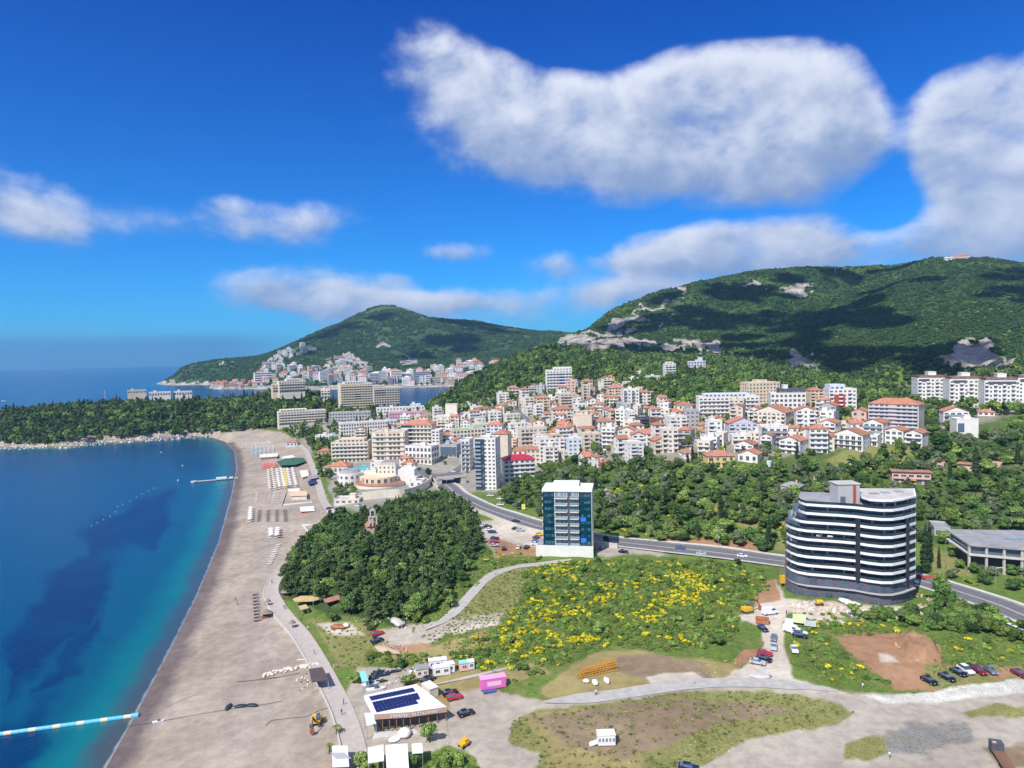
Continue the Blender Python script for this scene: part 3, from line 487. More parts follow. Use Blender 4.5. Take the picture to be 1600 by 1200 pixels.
def roof_parts(t, kind, Wd, Dp, h, rm, wm):
    e = .5
    if kind == 'flat':
        b = MB(); b.box(-Wd/2, Wd/2, -Dp/2, Dp/2, h, h+.12); b.obj('roof', rm, t)
        p = MB()
        for x0, x1, y0, y1 in ((-Wd/2-.1,Wd/2+.1,-Dp/2-.1,-Dp/2+.15),(-Wd/2-.1,Wd/2+.1,Dp/2-.15,Dp/2+.1),(-Wd/2-.1,-Wd/2+.15,-Dp/2+.15,Dp/2-.15),(Wd/2-.15,Wd/2+.1,-Dp/2+.15,Dp/2-.15)): p.box(x0, x1, y0, y1, h-.1, h+.75)
        p.obj('parapet', wm, t)
        if Wd > 9 and Dp > 7:
            q = MB(); x = random.uniform(-.25, .2)*Wd; q.box(x-1.8, x+1.8, -1, 2.4, h+.12, h+2.7); q.box(x-2, x+2, -1.2, 2.6, h+2.7, h+2.85); q.obj('stair_head', wm, t)
            q = MB()
            for i in range(random.randint(1, 3)):
                q = MB(); x = random.uniform(-.42, .42)*Wd; y = random.uniform(-.35, .35)*Dp; q.tube((x,y,h+.12), (x,y,h+1.2), .5, n=8) if i % 2 else q.box(x-.5, x+.5, y-.3, y+.3, h+.12, h+.9); q.obj('roof_tank', metal, t)
    elif kind in ('hip', 'hipx'):
        rh = min(Wd, Dp)*.24; i = min(Wd, Dp)/2*.96; x0, x1, y0, y1 = -Wd/2-e, Wd/2+e, -Dp/2-e, Dp/2+e
        if Wd >= Dp: a, c = (-Wd/2+i, 0), (Wd/2-i, 0)
        else: a, c = (0, -Dp/2+i), (0, Dp/2-i)
        vs = [(x0,y0,h),(x1,y0,h),(x1,y1,h),(x0,y1,h),(a[0],a[1],h+rh),(c[0],c[1],h+rh),(x0,y0,h-.18),(x1,y0,h-.18),(x1,y1,h-.18),(x0,y1,h-.18)]
        fs = ([(0,1,5,4),(1,2,5),(2,3,4,5),(3,0,4)] if Wd >= Dp else [(0,1,4),(1,2,5,4),(2,3,5),(3,0,4,5)])+[(6,7,1,0),(7,8,2,1),(8,9,3,2),(9,6,0,3),(9,8,7,6)]
        r = MB().add(vs, fs).obj('roof', rm, t)
        MB().box(Wd*.2, Wd*.2+.7, -.3, .4, h+rh*.3, h+rh+.7).obj('chimney', wm, r)
    else:
        gx = kind == 'gablex'     # ridge along the front (x) or front to back
        rh = (Dp if gx else Wd)*.2
        if gx:
            p = [(-Wd/2-e,-Dp/2-e,h-.1),(Wd/2+e,-Dp/2-e,h-.1),(Wd/2+e,0,h+rh),(-Wd/2-e,0,h+rh),(-Wd/2-e,Dp/2+e,h-.1),(Wd/2+e,Dp/2+e,h-.1)]; g = [(-Wd/2,-Dp/2,h-.2),(-Wd/2,Dp/2,h-.2),(-Wd/2,0,h+rh-.15),(Wd/2,-Dp/2,h-.2),(Wd/2,Dp/2,h-.2),(Wd/2,0,h+rh-.15)]
        else:
            p = [(-Wd/2-e,-Dp/2-e,h-.1),(-Wd/2-e,Dp/2+e,h-.1),(0,Dp/2+e,h+rh),(0,-Dp/2-e,h+rh),(Wd/2+e,-Dp/2-e,h-.1),(Wd/2+e,Dp/2+e,h-.1)]; g = [(-Wd/2,-Dp/2,h-.2),(Wd/2,-Dp/2,h-.2),(0,-Dp/2,h+rh-.15),(-Wd/2,Dp/2,h-.2),(Wd/2,Dp/2,h-.2),(0,Dp/2,h+rh-.15)]
        vs = p+[(x,y,z+.22) for x,y,z in p]; fs = [(0,1,2,3),(6,9,8,7),(0,6,7,1),(1,7,8,2),(0,3,9,6)]
        fs += [(3,2,5,4),(9,10,11,8),(4,5,11,10),(2,8,11,5),(3,4,10,9)]
        r = MB().add(vs, fs).obj('roof', rm, t); MB().add(g, [(0,1,2),(3,5,4),(0,2,5,3),(1,4,5,2)]).obj('gable', wm, t)
        MB().box(-.3, .4, Dp*.15, Dp*.15+.6, h+rh*.4, h+rh+.8).obj('chimney', wm, r)
NB = 0
def place(px, py, w, hp, yaw, dp, d=None):
    """ground point, heading and size of a box whose seen width is w px and seen height hp px"""
    g = G(px, py) if d is None else W(px, py, d); dist = (g-Vector((0,0,CAMZ))).dot(_f); th = R(yaw); brg = math.atan2(g.x, g.y)
    Wd = max(3.5, (w/F*dist-dp*abs(math.sin(th)))/math.cos(th)); h = hp/F*dist; back = (Wd*abs(math.sin(th))+dp*math.cos(th))/2
    c = Vector((g.x+math.sin(brg)*back, g.y+math.cos(brg)*back, g.z)); return c, th-brg, Wd, h, dist
def bld(label, cat, px, py, w, hp, fl, yaw=0, dp=12, wall=white, roof='flat', rm=None, style='punch', bays=None, bal=None, rail='solid', d=None, name='house', extra=None):
    c, rz, Wd, h, dist = place(px, py, w, hp, yaw, dp, d)
    t = empty(name, c, rz, label, cat); keep_clear(c.x, c.y, max(Wd, dp)*.5+1); keep_clear(c.x-math.cos(rz)*Wd*.3, c.y-math.sin(rz)*Wd*.3, dp*.5+1); keep_clear(c.x+math.cos(rz)*Wd*.3, c.y+math.sin(rz)*Wd*.3, dp*.5+1)
    MB().box(-Wd/2, Wd/2, -dp/2, dp/2, -9, h).obj('wall', wall, t)
    roof_parts(t, roof, Wd, dp, h, rm or (flat if roof == 'flat' else tile), wall)
    fh = h/fl; bays = bays or max(2, int(Wd/3.4)); ww = Wd/bays; sides = [(0, Wd, -dp/2, 0, bays)]
    sb = max(1, int(dp/4.5))
    sides.append((-math.pi/2, dp, -Wd/2, 1, sb) if yaw > 0 else (math.pi/2, dp, -Wd/2, 1, sb))
    if abs(yaw) < 8: sides.pop()
    for ang, L, off, k, nb in sides:
        Rm = Matrix.Rotation(ang, 4, 'Z'); cell = L/nb
        for f in range(fl):
            z = f*fh
            if style == 'balc' and k == 0:      # continuous balconies with wide openings behind
                o = link('balcony', bal_mesh(L*.96, 1.2, bal or wall, rail), t); o.location = Rm@Vector((0, off, z+.12)) if f else (0, 0, -20)
                if not f: bpy.data.objects.remove(o)
                for i in range(nb): o = link('window', win_mesh(cell*.62, fh*.66), t, Rm@Vector((-L/2+cell*(i+.5), off, z+.15)), ang)
            elif style == 'mixed' and k == 0:   # balconies on every other bay
                for i in range(nb):
                    x = -L/2+cell*(i+.5)
                    if i % 2 == 0:
                        if f: link('balcony', bal_mesh(cell*.9, 1.1, bal or wall, rail), t, Rm@Vector((x, off, z+.1)), ang)
                        link('window', win_mesh(cell*.62, fh*.68), t, Rm@Vector((x, off, z+.12)), ang)
                    else: link('window', win_mesh(min(1.5, cell*.5), fh*.45), t, Rm@Vector((x, off, z+fh*.32)), ang)
            elif style == 'grid':               # deep square openings
                for i in range(nb): link('window', win_mesh(cell*.62, fh*.56), t, Rm@Vector((-L/2+cell*(i+.5), off, z+fh*.2)), ang)
            elif style == 'blank': pass
            else:
                for i in range(nb):
                    if k == 1 and random.random() < .35: continue
                    link('window', win_mesh(min(1.8, cell*.5), fh*.48), t, Rm@Vector((-L/2+cell*(i+.5), off, z+fh*.28)), ang)
    if extra: extra(t, Wd, dp, h, fh)
    t['_h'] = h; return t
del_idp = []
# helpers for the extra pieces of single buildings
def ex_panel(x0, x1, m_, z0=0, z1=1, nm='cladding_panel'):
    def f(t, Wd, dp, h, fh): MB().box(-Wd/2+Wd*x0, -Wd/2+Wd*x1, -dp/2-.12, -dp/2-.004, h*z0, h*z1).obj(nm, m_, t)
    return f
def ex_top(x0, x1, hh, m_, inset=1.0, nm='penthouse'):
    def f(t, Wd, dp, h, fh):
        MB().box(-Wd/2+Wd*x0, -Wd/2+Wd*x1, -dp/2+inset, dp/2-.4, h+.13, h+hh).obj(nm, m_, t)
        for i in range(max(1, int(Wd*(x1-x0)/3.5))): link('window', win_mesh(2.0, 1.6), t, (-Wd/2+Wd*x0+1.8+i*3.5, -dp/2+inset, h+.5), 0)
    return f
def both(*fs):
    def f(*a):
        for g in fs: g(*a)
    return f
def ex_tower(x, w_, hh, m_): 
    def f(t, Wd, dp, h, fh): MB().box(-Wd/2+Wd*x, -Wd/2+Wd*x+w_, -1, dp/2-.5, h+.13, h+hh).box(-Wd/2+Wd*x-.2, -Wd/2+Wd*x+w_+.2, -1.2, dp/2-.3, h+hh, h+hh+.25).obj('lift_tower', m_, t)
    return f
def ex_solar(t, Wd, dp, h, fh):
    b = MB()
    for i in range(4): b.add([(-Wd*.3+i*1.2,-1,h+.3),(-Wd*.3+i*1.2+1,-1,h+.3),(-Wd*.3+i*1.2+1,.8,h+1.0),(-Wd*.3+i*1.2,.8,h+1.0),(-Wd*.3+i*1.2+1,.8,h+.2),(-Wd*.3+i*1.2,.8,h+.2)], [(0,1,2,3),(3,2,4,5),(0,3,5),(1,4,2)])
    b.obj('solar_panel', darkblue, t)
AP, HO, HS = 'apartment block', 'hotel', 'house'
def T(*a, **k): return bld(*a, **k)
sandh = mat('sand_coloured_plaster', (.78,.67,.50), var=.05)
# ---- hotels round the bay
T('large sand coloured stepped hotel of eleven floors, its right wing lower, before the inlet', HO, 556, 641, 54, 41, 11, 10, 22, sandh, 'flat', style='balc', bays=12, name='hotel', extra=both(ex_top(.15,.8,3,beige), ex_panel(.45,.62,dkgrey,.42,.62,'glazed_bay')))
T('right hand wing of the large sand coloured hotel with dark glazed bays', HO, 604, 638, 42, 33, 9, 6, 20, sandh, 'flat', style='balc', bays=10, name='hotel', extra=both(ex_panel(.05,.42,dkgrey,.62,.85,'glazed_bay'), ex_top(.0,.4,3.5,beige)))
T('old brown and cream hotel on top of the wooded headland', HO, 455, 613, 42, 17, 4, 12, 14, offw, 'flat', style='balc', name='hotel', extra=ex_top(.3,.9,3.5,offw), d=930)
T('low brown hotel wing at the left of the headland hotel', HO, 431, 613, 14, 11, 3, 12, 10, cream, 'flat', style='balc', name='hotel', d=930)
T('small three floor beige block on the headland slope left of the large hotel', AP, 510, 624, 16, 15, 3, -10, 10, offw, 'flat', style='balc', name='apartment_block', d=930)
T('white terraced hotel with red striped balconies above the beach trees', HO, 472, 663, 74, 20, 5, 8, 14, offw, 'flat', style='balc', name='hotel', extra=both(ex_panel(.04,.97,redp,.8,.86,'red_band'), ex_top(.05,.6,3,offw)))
T('grey unfinished looking three floor building below the large hotel', HO, 548, 659, 66, 14, 3, -8, 14, greyp, 'flat', style='grid', name='hotel', rm=flatg)
T('white four floor hotel with a grid of square balconies', HO, 568, 682, 76, 21, 4, 10, 14, white, 'flat', style='grid', bays=18, name='hotel')
T('pale blue end block beside the white gridded hotel', HO, 611, 672, 20, 14, 4, 10, 12, bluew, 'flat', style='grid', name='hotel')
T('pink purple three floor hotel', HO, 634, 659, 54, 14, 3, 6, 12, pinkp, 'flat', style='punch', bays=12, name='hotel', rm=flat)
T('long white low building behind the pink hotel', HO, 628, 646, 80, 9, 2, 6, 12, white, 'flat', style='punch', bays=16, name='hotel')
T('left block of the cream hotel with framed balconies, nearer the beach', HO, 550, 722, 62, 30, 5, -12, 16, offw, 'flat', style='balc', bal=offw, name='hotel', extra=ex_top(.2,.9,3,cream))
T('tall right block of the cream hotel with white framed balconies', HO, 611, 719, 58, 43, 6, -12, 18, cream, 'flat', style='balc', bal=offw, name='hotel', extra=both(ex_panel(.02,.12,offw), ex_panel(.42,.5,offw), ex_panel(.86,.96,offw)))
T('pink house with orange hip roof between cream hotel and beach trees', HS, 508, 717, 22, 12, 2, -15, 10, rose, 'hip')
T('large low house with bright orange hip roof beside the pool', HS, 533, 741, 38, 12, 1, -20, 14, offw, 'hip')
T('small house with worn red roof next to the promenade trees', HS, 515, 738, 20, 7, 1, -10, 9, offw, 'hip', tiled)
T('cream hotel wing with teal glass front and orange roof', HO, 655, 696, 56, 32, 5, -18, 16, offw, 'hip', style='balc', name='hotel', extra=ex_panel(.0,.38,tealg,.0,.95,'glass_front'))
T('tall white block behind the teal fronted hotel', HO, 684, 697, 18, 24, 5, -18, 12, white, 'flat', style='grid', name='hotel')
T('long white arcaded building with tiled canopy at the road junction', HO, 660, 727, 54, 28, 3, -28, 14, white, 'flat', style='grid', name='hotel', extra=ex_panel(.05,.95,tile,.30,.36,'tiled_canopy'))
T('small cream house with orange roof in front of the arcaded building', HS, 634, 728, 20, 12, 2, -15, 8, offw, 'hip')
# ---- middle of the town
def tower_x(t, Wd, dp, h, fh):
    MB().box(-Wd/2-.05, -Wd/2+Wd*.45, -dp/2-.35, -dp/2-.004, 0, h).obj('glass_corner', darkg, t)
    for f in range(1, 13): link('balcony', bal_mesh(Wd*.3, .9, white, 'glass'), t, (-Wd*.36, -dp/2-.36, f*fh), 0)
T('tall slim white tower with dark glass corner, highest in the town', AP, 764, 766, 40, 80, 13, -14, 15, white, 'flat', bays=5, name='apartment_tower', extra=tower_x)
T('white balcony wing attached left of the tall tower', AP, 731, 736, 20, 48, 7, -14, 14, white, 'flat', style='balc', rail='glass', name='apartment_block')
T('blank beige block with orange roof attached right of the tall tower', AP, 786, 748, 30, 70, 9, -12, 14, beige, 'hip', style='blank', name='apartment_block')
T('white five floor block with crimson sheet roof', AP, 810, 753, 54, 34, 5, 10, 13, white, 'hip', crims, style='balc', name='apartment_block', extra=ex_panel(.46,.54,whitem,0,1,'stair_shaft'))
T('white rounded hotel with grid front below the blue domed roof', HO, 704, 671, 52, 20, 4, -8, 16, white, 'flat', style='grid', name='hotel', extra=ex_tower(.35,12,12,offw))
T('white hotel wing running back from the rounded hotel', HO, 742, 660, 36, 14, 3, 8, 14, white, 'flat', style='grid', name='hotel')
T('pale green and cream terraced hotel with green balcony strips', HO, 730, 690, 56, 18, 3, 16, 14, offw, 'flat', mat('green_roof_sheet', (.20,.42,.16), var=.1), style='grid', name='hotel')
T('upper tier of the green trimmed hotel', HO, 757, 676, 40, 12, 2, 16, 12, mat('pale_green_plaster', (.60,.66,.48)), 'flat', style='grid', name='hotel')
T('dark glass fronted building with curved grey roof at the junction', 'office', 706, 716, 36, 20, 2, -20, 16, greyp, 'flat', flatg, style='grid', name='glass_building', extra=ex_panel(.02,.98,darkg,.2,.85,'glass_front'))
T('beige block with stacked brown balconies behind the crimson roof', AP, 832, 703, 46, 33, 5, 12, 14, beige, 'flat', style='balc', name='apartment_block')
T('white apartment house with terrace of pots on its roof', AP, 860, 722, 46, 36, 6, 14, 14, white, 'flat', style='mixed', name='apartment_block', extra=ex_top(.5,.9,2.8,tan))
T('pale blue plastered four floor block', AP, 897, 712, 26, 25, 4, 10, 12, bluew, 'flat', style='punch', name='apartment_block')
T('house with orange roof tucked behind the crimson roofed block', HS, 818, 719, 34, 15, 2, -5, 11, offw, 'hip')
T('blank windowless beige tower', AP, 912, 681, 33, 32, 5, -8, 14, beige, 'flat', style='blank', name='apartment_tower', extra=ex_tower(.45,5,3,beige))
T('white balconied house with red hip roof above the town road', AP, 879, 660, 36, 20, 4, 8, 14, offw, 'hip', style='mixed', name='apartment_block')
T('tall narrow beige block at the bend of the town road', AP, 825, 648, 20, 26, 6, 20, 12, offw, 'flat', style='balc', name='apartment_block')
T('beige and terracotta block beside the town road', AP, 848, 644, 24, 22, 5, 10, 12, cream, 'hip', style='mixed', name='apartment_block')
T('white block with open balconies near the wooded slope', AP, 786, 635, 20, 20, 5, 14, 11, white, 'flat', style='mixed', name='apartment_block')
T('white block with orange roof at the foot of the wooded ridge', AP, 802, 620, 19, 14, 3, 10, 11, offw, 'hip', style='balc', name='apartment_block')
T('small cream villa with orange pyramid roof at the wood edge', HS, 759, 632, 16, 7, 1, 0, 9, cream, 'hip')
T('long low white house with terracotta roof below the wooded ridge', HS, 756, 648, 26, 9, 2, 10, 10, offw, 'hip', tiled)
T('blue and white stepped hotel high on the slope', HO, 873, 611, 42, 32, 7, 6, 16, white, 'flat', style='balc', name='hotel', extra=both(ex_panel(.5,.7,darkblue,.15,.8,'blue_glazing'), ex_top(.3,1,4,white)))
T('pink beige block stuck to the right foot of the blue and white hotel', AP, 892, 614, 14, 18, 4, 6, 10, rose, 'flat', style='punch', name='apartment_block')
T('grey green and beige block of flats below the blue and white hotel', AP, 886, 638, 28, 22, 5, 14, 12, beige, 'flat', style='balc', name='apartment_block')
T('low shop row with red fronts beside the town road', 'shop', 852, 668, 28, 8, 1, 4, 8, offw, 'flat', style='grid', name='shop_row')
T('beige hip roofed four floor block on the upper slope', AP, 962, 623, 28, 17, 4, 10, 13, cream, 'hip', style='mixed', name='apartment_block')
T('white cubic six floor block with grey glass', AP, 985, 641, 28, 32, 6, 10, 13, white, 'flat', style='mixed', name='apartment_block', rail='glass')
T('lone white seven floor tower on the green knoll', AP, 1046, 595, 20, 26, 7, 14, 13, white, 'flat', style='balc', name='apartment_tower', extra=ex_top(.2,.8,3,white))
T('grey blue block in the mountain shade', AP, 1088, 581, 28, 16, 4, 6, 13, lilac, 'flat', style='grid', name='apartment_block', extra=ex_tower(.6,6,6,lilac))
T('small tall white house with red roof below the dark wood', HS, 1000, 592, 11, 12, 3, 0, 9, white, 'gable')
T('row of low white houses at the foot of the dark wood', HS, 990, 597, 16, 6, 1, 0, 8, white, 'flat')
T('grey violet low block right of the small tall house', HS, 1020, 598, 22, 10, 2, 0, 10, lilac, 'flat')
T('orange pyramid roofed villa on the lawn terrace', HS, 953, 594, 14, 5, 1, 0, 10, cream, 'hip')
for lb, px, py, w_, hp, fl, wl, rf in [
 ('white three floor block with flat roof left of the lawn terrace', 942, 611, 15, 11, 3, white, 'flat'), ('cream house with balcony and brown roof', 910, 617, 14, 10, 2, cream, 'hip'), ('small grey brown house with tiled roof', 926, 621, 13, 10, 2, greyp, 'hip'),
 ('white house with two orange gables', 941, 628, 16, 11, 2, white, 'gable'), ('white balconied house with red roof in the upper town', 937, 645, 22, 13, 3, white, 'hip'), ('white house with dark balcony rails in the upper town', 952, 652, 22, 12, 3, white, 'gable'),
 ('wide low house with faded red roof behind the windowless tower', 943, 672, 36, 13, 2, white, 'hip'), ('plain house with dusty pink roof', 968, 664, 18, 8, 2, rose, 'hip'), ('grey block with glass balconies in the upper town', 970, 650, 14, 20, 4, greyp, 'flat'),
 ('pale house peeping out above the white villas', 916, 604, 20, 8, 2, offw, 'hip'), ('long red roofed house on the ridge street', 1006, 631, 20, 8, 2, rose, 'hip'), ('long white house with red tiles along the middle street', 1000, 648, 34, 10, 2, white, 'hip'),
 ('white block with orange corner roof', 1038, 641, 22, 15, 3, white, 'hip'), ('house with brown tiled roof and white dormers', 1070, 648, 33, 14, 2, offw, 'hip'), ('grey house squeezed under the long white block', 1028, 658, 30, 13, 3, greyp, 'flat'),
 ('white tower with stacked dark balconies', 985, 681, 15, 38, 8, white, 'flat'), ('dark modern block with glass balconies', 1003, 674, 24, 22, 5, dkgrey, 'flat'), ('brown clad modern block with white bands', 1026, 681, 20, 26, 5, brown, 'flat'),
 ('white block with grey stair panel and tiled terrace', 1056, 680, 34, 28, 5, white, 'flat'), ('beige house with pink hip roof', 1052, 653, 34, 9, 2, offw, 'hip'), ('white house with great orange hip roof', 1010, 698, 47, 20, 3, white, 'hip'),
 ('beige villa with orange roof above the terrace pool', 1030, 709, 30, 20, 3, beige, 'gable'), ('white block with blue glass corner', 991, 727, 30, 34, 6, white, 'flat'), ('cream and orange house left of the blue glass corner', 965, 710, 22, 17, 3, cream, 'hip'),
 ('small white pavilion with brown hip roof among olive trees', 1074, 717, 26, 9, 1, white, 'hip'), ('small white house with orange roof among trees', 1012, 683, 18, 9, 2, white, 'hip'),
 ('terracotta and cream house with curved gable', 1100, 677, 22, 12, 2, cream, 'gable'), ('white house with blue grey front and orange roof', 1107, 690, 26, 14, 2, white, 'gable'), ('yellow house with red balconies', 1122, 669, 22, 15, 3, yellow, 'gable'),
 ('red roofed house behind the cypress pair', 918, 703, 24, 14, 2, offw, 'hip'), ('orange gabled cottage, left of three', 915, 728, 22, 14, 2, white, 'gablex'), ('orange gabled cottage, middle of three', 934, 731, 20, 16, 2, white, 'gable'), ('small orange roofed cottage with red wall', 944, 735, 16, 11, 2, redp, 'gable'), ('tiny orange roof behind the three cottages', 914, 712, 12, 8, 1, cream, 'gable'),
 ('white house with long grey roof behind the windowless tower', 925, 686, 24, 12, 2, white, 'gable'), ('cream house with small orange roof in the middle of town', 950, 687, 20, 12, 2, cream, 'gable'), ('brown roofed house with dark garage', 945, 698, 20, 9, 1, offw, 'hip')]:
    T(lb, AP if fl > 4 else HS, px, py, w_, hp, fl, random.choice([-14,12,16,20]), 8+fl*.7 if w_ < 20 else 12, wl, rf, tiled if 'brown' in lb or 'faded' in lb else None, 'balc' if ('balcon' in lb) else ('mixed' if fl > 2 else 'punch'), name='apartment_block' if fl > 4 else 'house')
T('bright yellow villa with red hip roof standing over the trees', HS, 1123, 734, 48, 21, 2, 14, 12, yellow, 'hip', tiled, style='mixed', name='villa')
# ---- right side of the town
T('unfinished beige seven floor block with empty window holes', AP, 1187, 636, 60, 37, 7, 26, 20, cream, 'flat', style='punch', bays=9, name='apartment_tower', extra=ex_tower(.4,6,2.5,cream))
T('long white hotel with arched roofline and ribbed front', HO, 1136, 652, 96, 31, 5, 12, 16, white, 'flat', style='balc', name='hotel', extra=ex_top(.1,.85,3,bluew))
T('small beige block in front of the long white hotel', AP, 1117, 652, 36, 20, 4, 12, 11, offw, 'hip', style='mixed', name='apartment_block')
T('white five floor hotel with black square windows', HO, 1229, 644, 56, 29, 4, 10, 16, white, 'flat', style='grid', bays=8, name='hotel', extra=both(ex_top(.25,.98,4,dkgrey), ex_tower(.4,4,7,white)))
T('beige block with orange roofs behind the black windowed hotel', AP, 1272, 638, 26, 28, 6, 20, 14, cream, 'hip', style='mixed', name='apartment_block')
T('white tower with wide brick red panel and orange cap roof', AP, 1312, 652, 48, 43, 7, 18, 15, white, 'flat', style='mixed', name='apartment_tower', extra=both(ex_panel(.18,.58,redp,0,.82), ex_top(.05,.6,4,bluew)))
T('big cream gabled building with orange roof', AP, 1209, 671, 60, 26, 4, -24, 15, offw, 'gable', style='mixed', name='apartment_block')
T('white pitched twin house behind the cream gabled building', HS, 1256, 650, 26, 11, 2, -20, 10, white, 'gable')
T('white twin house with two red roofs and hedge', HS, 1256, 668, 32, 13, 2, 8, 9, white, 'hip')
T('white villa with orange roof and wooden balcony', HS, 1297, 681, 32, 20, 3, -20, 11, white, 'gable', style='balc')
T('white villa with broad orange roof facing the sea', HS, 1324, 677, 36, 16, 2, -22, 12, offw, 'gable', style='balc')
T('lilac grey three floor house with twin orange roofs', HS, 1158, 688, 50, 26, 4, 14, 13, lilac, 'gable', style='mixed')
T('bright white modern villa with glass terraces', 'villa', 1208, 700, 44, 32, 4, 12, 12, white, 'flat', style='balc', rail='glass', name='villa', extra=ex_panel(.0,.12,dkgrey))
T('white gable house with streaky orange roof and grey terrace', HS, 1240, 711, 42, 22, 3, -24, 12, white, 'gable', style='balc')
T('row of three white gabled houses with solar panels', HS, 1272, 696, 46, 20, 2, -18, 12, offw, 'gable', extra=ex_solar)
T('small orange roofed house above the three gabled houses', HS, 1245, 682, 28, 11, 1, -10, 10, yellow, 'gable')
T('wide white house with three terraces and solar panels', HS, 1330, 704, 54, 24, 3, -20, 13, white, 'gable', style='balc', rail='bars', extra=ex_solar)
T('pink gabled house in the trees', HS, 1345, 661, 26, 18, 2, -14, 10, rose, 'gable')
T('white villa with orange roof and green glass balconies', HS, 1370, 691, 38, 30, 4, -22, 12, white, 'gable', style='balc', rail='glass')
T('white house with arched windows and orange gable', HS, 1402, 697, 34, 24, 3, -20, 11, white, 'gable', style='grid')
T('white house with orange roof, last of the row before the great round tree', HS, 1432, 701, 32, 24, 3, -18, 11, white, 'gable', style='balc')
T('white house with orange roof on the lower slope', HS, 1166, 709, 36, 14, 2, -18, 10, white, 'gable', style='balc')
T('low white house with red roof sunk in the trees', HS, 1172, 724, 36, 14, 1, -16, 10, white, 'gable')
T('white modern terraced house with flat roofs', HS, 1157, 695, 34, 14, 2, 12, 10, white, 'flat', style='balc')
T('beige eight floor block with orange and magenta roof', AP, 1400, 674, 78, 42, 7, -14, 16, beige, 'hip', style='balc', bal=lilac, bays=9, name='apartment_block', extra=ex_panel(.4,.56,rose,0,1,'rose_panel'))
cx_roof = both(ex_top(.1,.7,3,dkgrey), ex_tower(.55,6,5,white))
def cx(x0, x1): return both(ex_top(.05,.95,2.8,brown,.6), ex_tower(.45,6,5.5,white), ex_panel(x0,x1,dkgrey,.88,.99,'dark_band'))
T('left block of the white hillside complex', AP, 1452, 632, 50, 40, 7, 16, 18, white, 'flat', style='mixed', bays=7, name='apartment_block', extra=cx(.05,.4))
T('middle block of the white hillside complex with wood coloured strips', AP, 1504, 638, 54, 44, 7, 16, 18, white, 'flat', style='mixed', bays=7, name='apartment_block', extra=both(cx(.1,.5), ex_panel(.5,.7,brown,.55,.59,'wood_strip'), ex_panel(.5,.7,brown,.28,.32,'wood_strip')))
T('right block of the white hillside complex with brown attic', AP, 1560, 642, 54, 46, 7, 14, 18, white, 'flat', style='mixed', bays=8, name='apartment_block', extra=cx(.1,.9))
T('end block of the white hillside complex at the photo edge', AP, 1606, 634, 40, 42, 7, 12, 16, white, 'flat', style='punch', name='apartment_block', extra=cx(.1,.3))
T('white house with stepped terraces above the green slope', HS, 1490, 671, 40, 28, 4, 14, 12, white, 'gable', style='balc', rail='glass')
T('white cube house with brown roof corner on the green slope', HS, 1506, 684, 38, 28, 3, 20, 12, white, 'flat', style='blank', extra=ex_panel(.05,.35,darkg,.3,.8,'glazing'))
T('single storey house with red roof below the white complex', HS, 1541, 650, 22, 6, 1, 0, 9, white, 'hip')
for lb, px, py, w_, hp in [('terracotta holiday bungalow row with orange awnings', 1422, 757, 56, 17), ('short terracotta bungalow end showing between trees', 1469, 735, 14, 9), ('terracotta bungalow row half hidden by a fir', 1514, 743, 30, 15), ('faint terracotta bungalow row at the wood edge', 1554, 734, 20, 8)]:
    def aw(t, Wd, dp, h, fh):
        for i in range(2): MB().add([(-Wd*.2+i*3.4,-dp/2-.01,h*.55),(-Wd*.2+i*3.4+2.6,-dp/2-.01,h*.55),(-Wd*.2+i*3.4+2.6,-dp/2-1.5,h*.38),(-Wd*.2+i*3.4,-dp/2-1.5,h*.38),(-Wd*.2+i*3.4+2.6,-dp/2-.01,h*.5),(-Wd*.2+i*3.4,-dp/2-.01,h*.5)], [(0,1,2,3),(3,2,4,5),(0,3,5),(1,4,2)]).obj('awning', mat('orange_awning', (.75,.34,.04)), t)
        MB().box(-Wd/2-.6, Wd/2+.6, -dp/2-1, dp/2+.4, h+.76, h+1.0).obj('eaves', tiled, t)
    T(lb, 'bungalow', px, py, w_, hp, 2, 10 if px < 1450 else -8, 7, rose, 'flat', tiled, style='balc', bal=rose, name='bungalow_row', extra=aw if px in (1422, 1514) else None)
T('abandoned stone house with grey hip roof in the trees', HS, 1238, 776, 34, 15, 1, -16, 9, rose, 'hip', flatg)
T('small roofed ruin among trees behind the dark banded building', HS, 1279, 751, 12, 9, 1, -16, 6, rose, 'hip', tiled)
T('small dark wooden hut behind the glass tower', 'hut', 953, 786, 16, 8, 1, -16, 5, brown, 'gable', flatg, name='hut')
T('second little hut with tin roof behind the glass tower', 'hut', 948, 774, 14, 5, 1, 10, 5, tan, 'gable', flatg, name='hut')
# ---- more roofs that fill the town between the ones told apart above
FILL = [(688,632,6),(712,640,5),(770,655,9),(800,662,14),(822,684,12),(775,680,16),(752,700,14),(845,632,8),(868,690,14),(885,672,12),(900,696,12),(905,642,10),(925,635,10),(898,627,9),(930,658,10),(960,634,9),(975,700,12),(990,664,12),(1015,620,7),(1030,668,10),(1045,696,10),(1070,664,12),(1085,655,10),(1095,700,9),(1075,690,10),(1130,690,9),(1142,674,10),(1225,688,10),(1190,652,10),(1290,700,10),(1310,690,9),(1350,674,8),(1395,664,6),(965,606,6),(980,603,6),(1000,612,6),(1062,640,9),(1020,646,8),(885,716,10),(800,700,14),(690,668,12),(672,680,12),(700,690,10),(650,640,8),(745,646,10),(730,640,8),(578,668,8),(540,700,8),(596,692,10),(625,712,12),(520,690,8),(1240,655,8),(1280,665,9),(842,700,10),(855,655,8),(940,600,6),(1300,664,8),(870,652,7),(718,700,12),(735,660,10)]
USEDL = set()
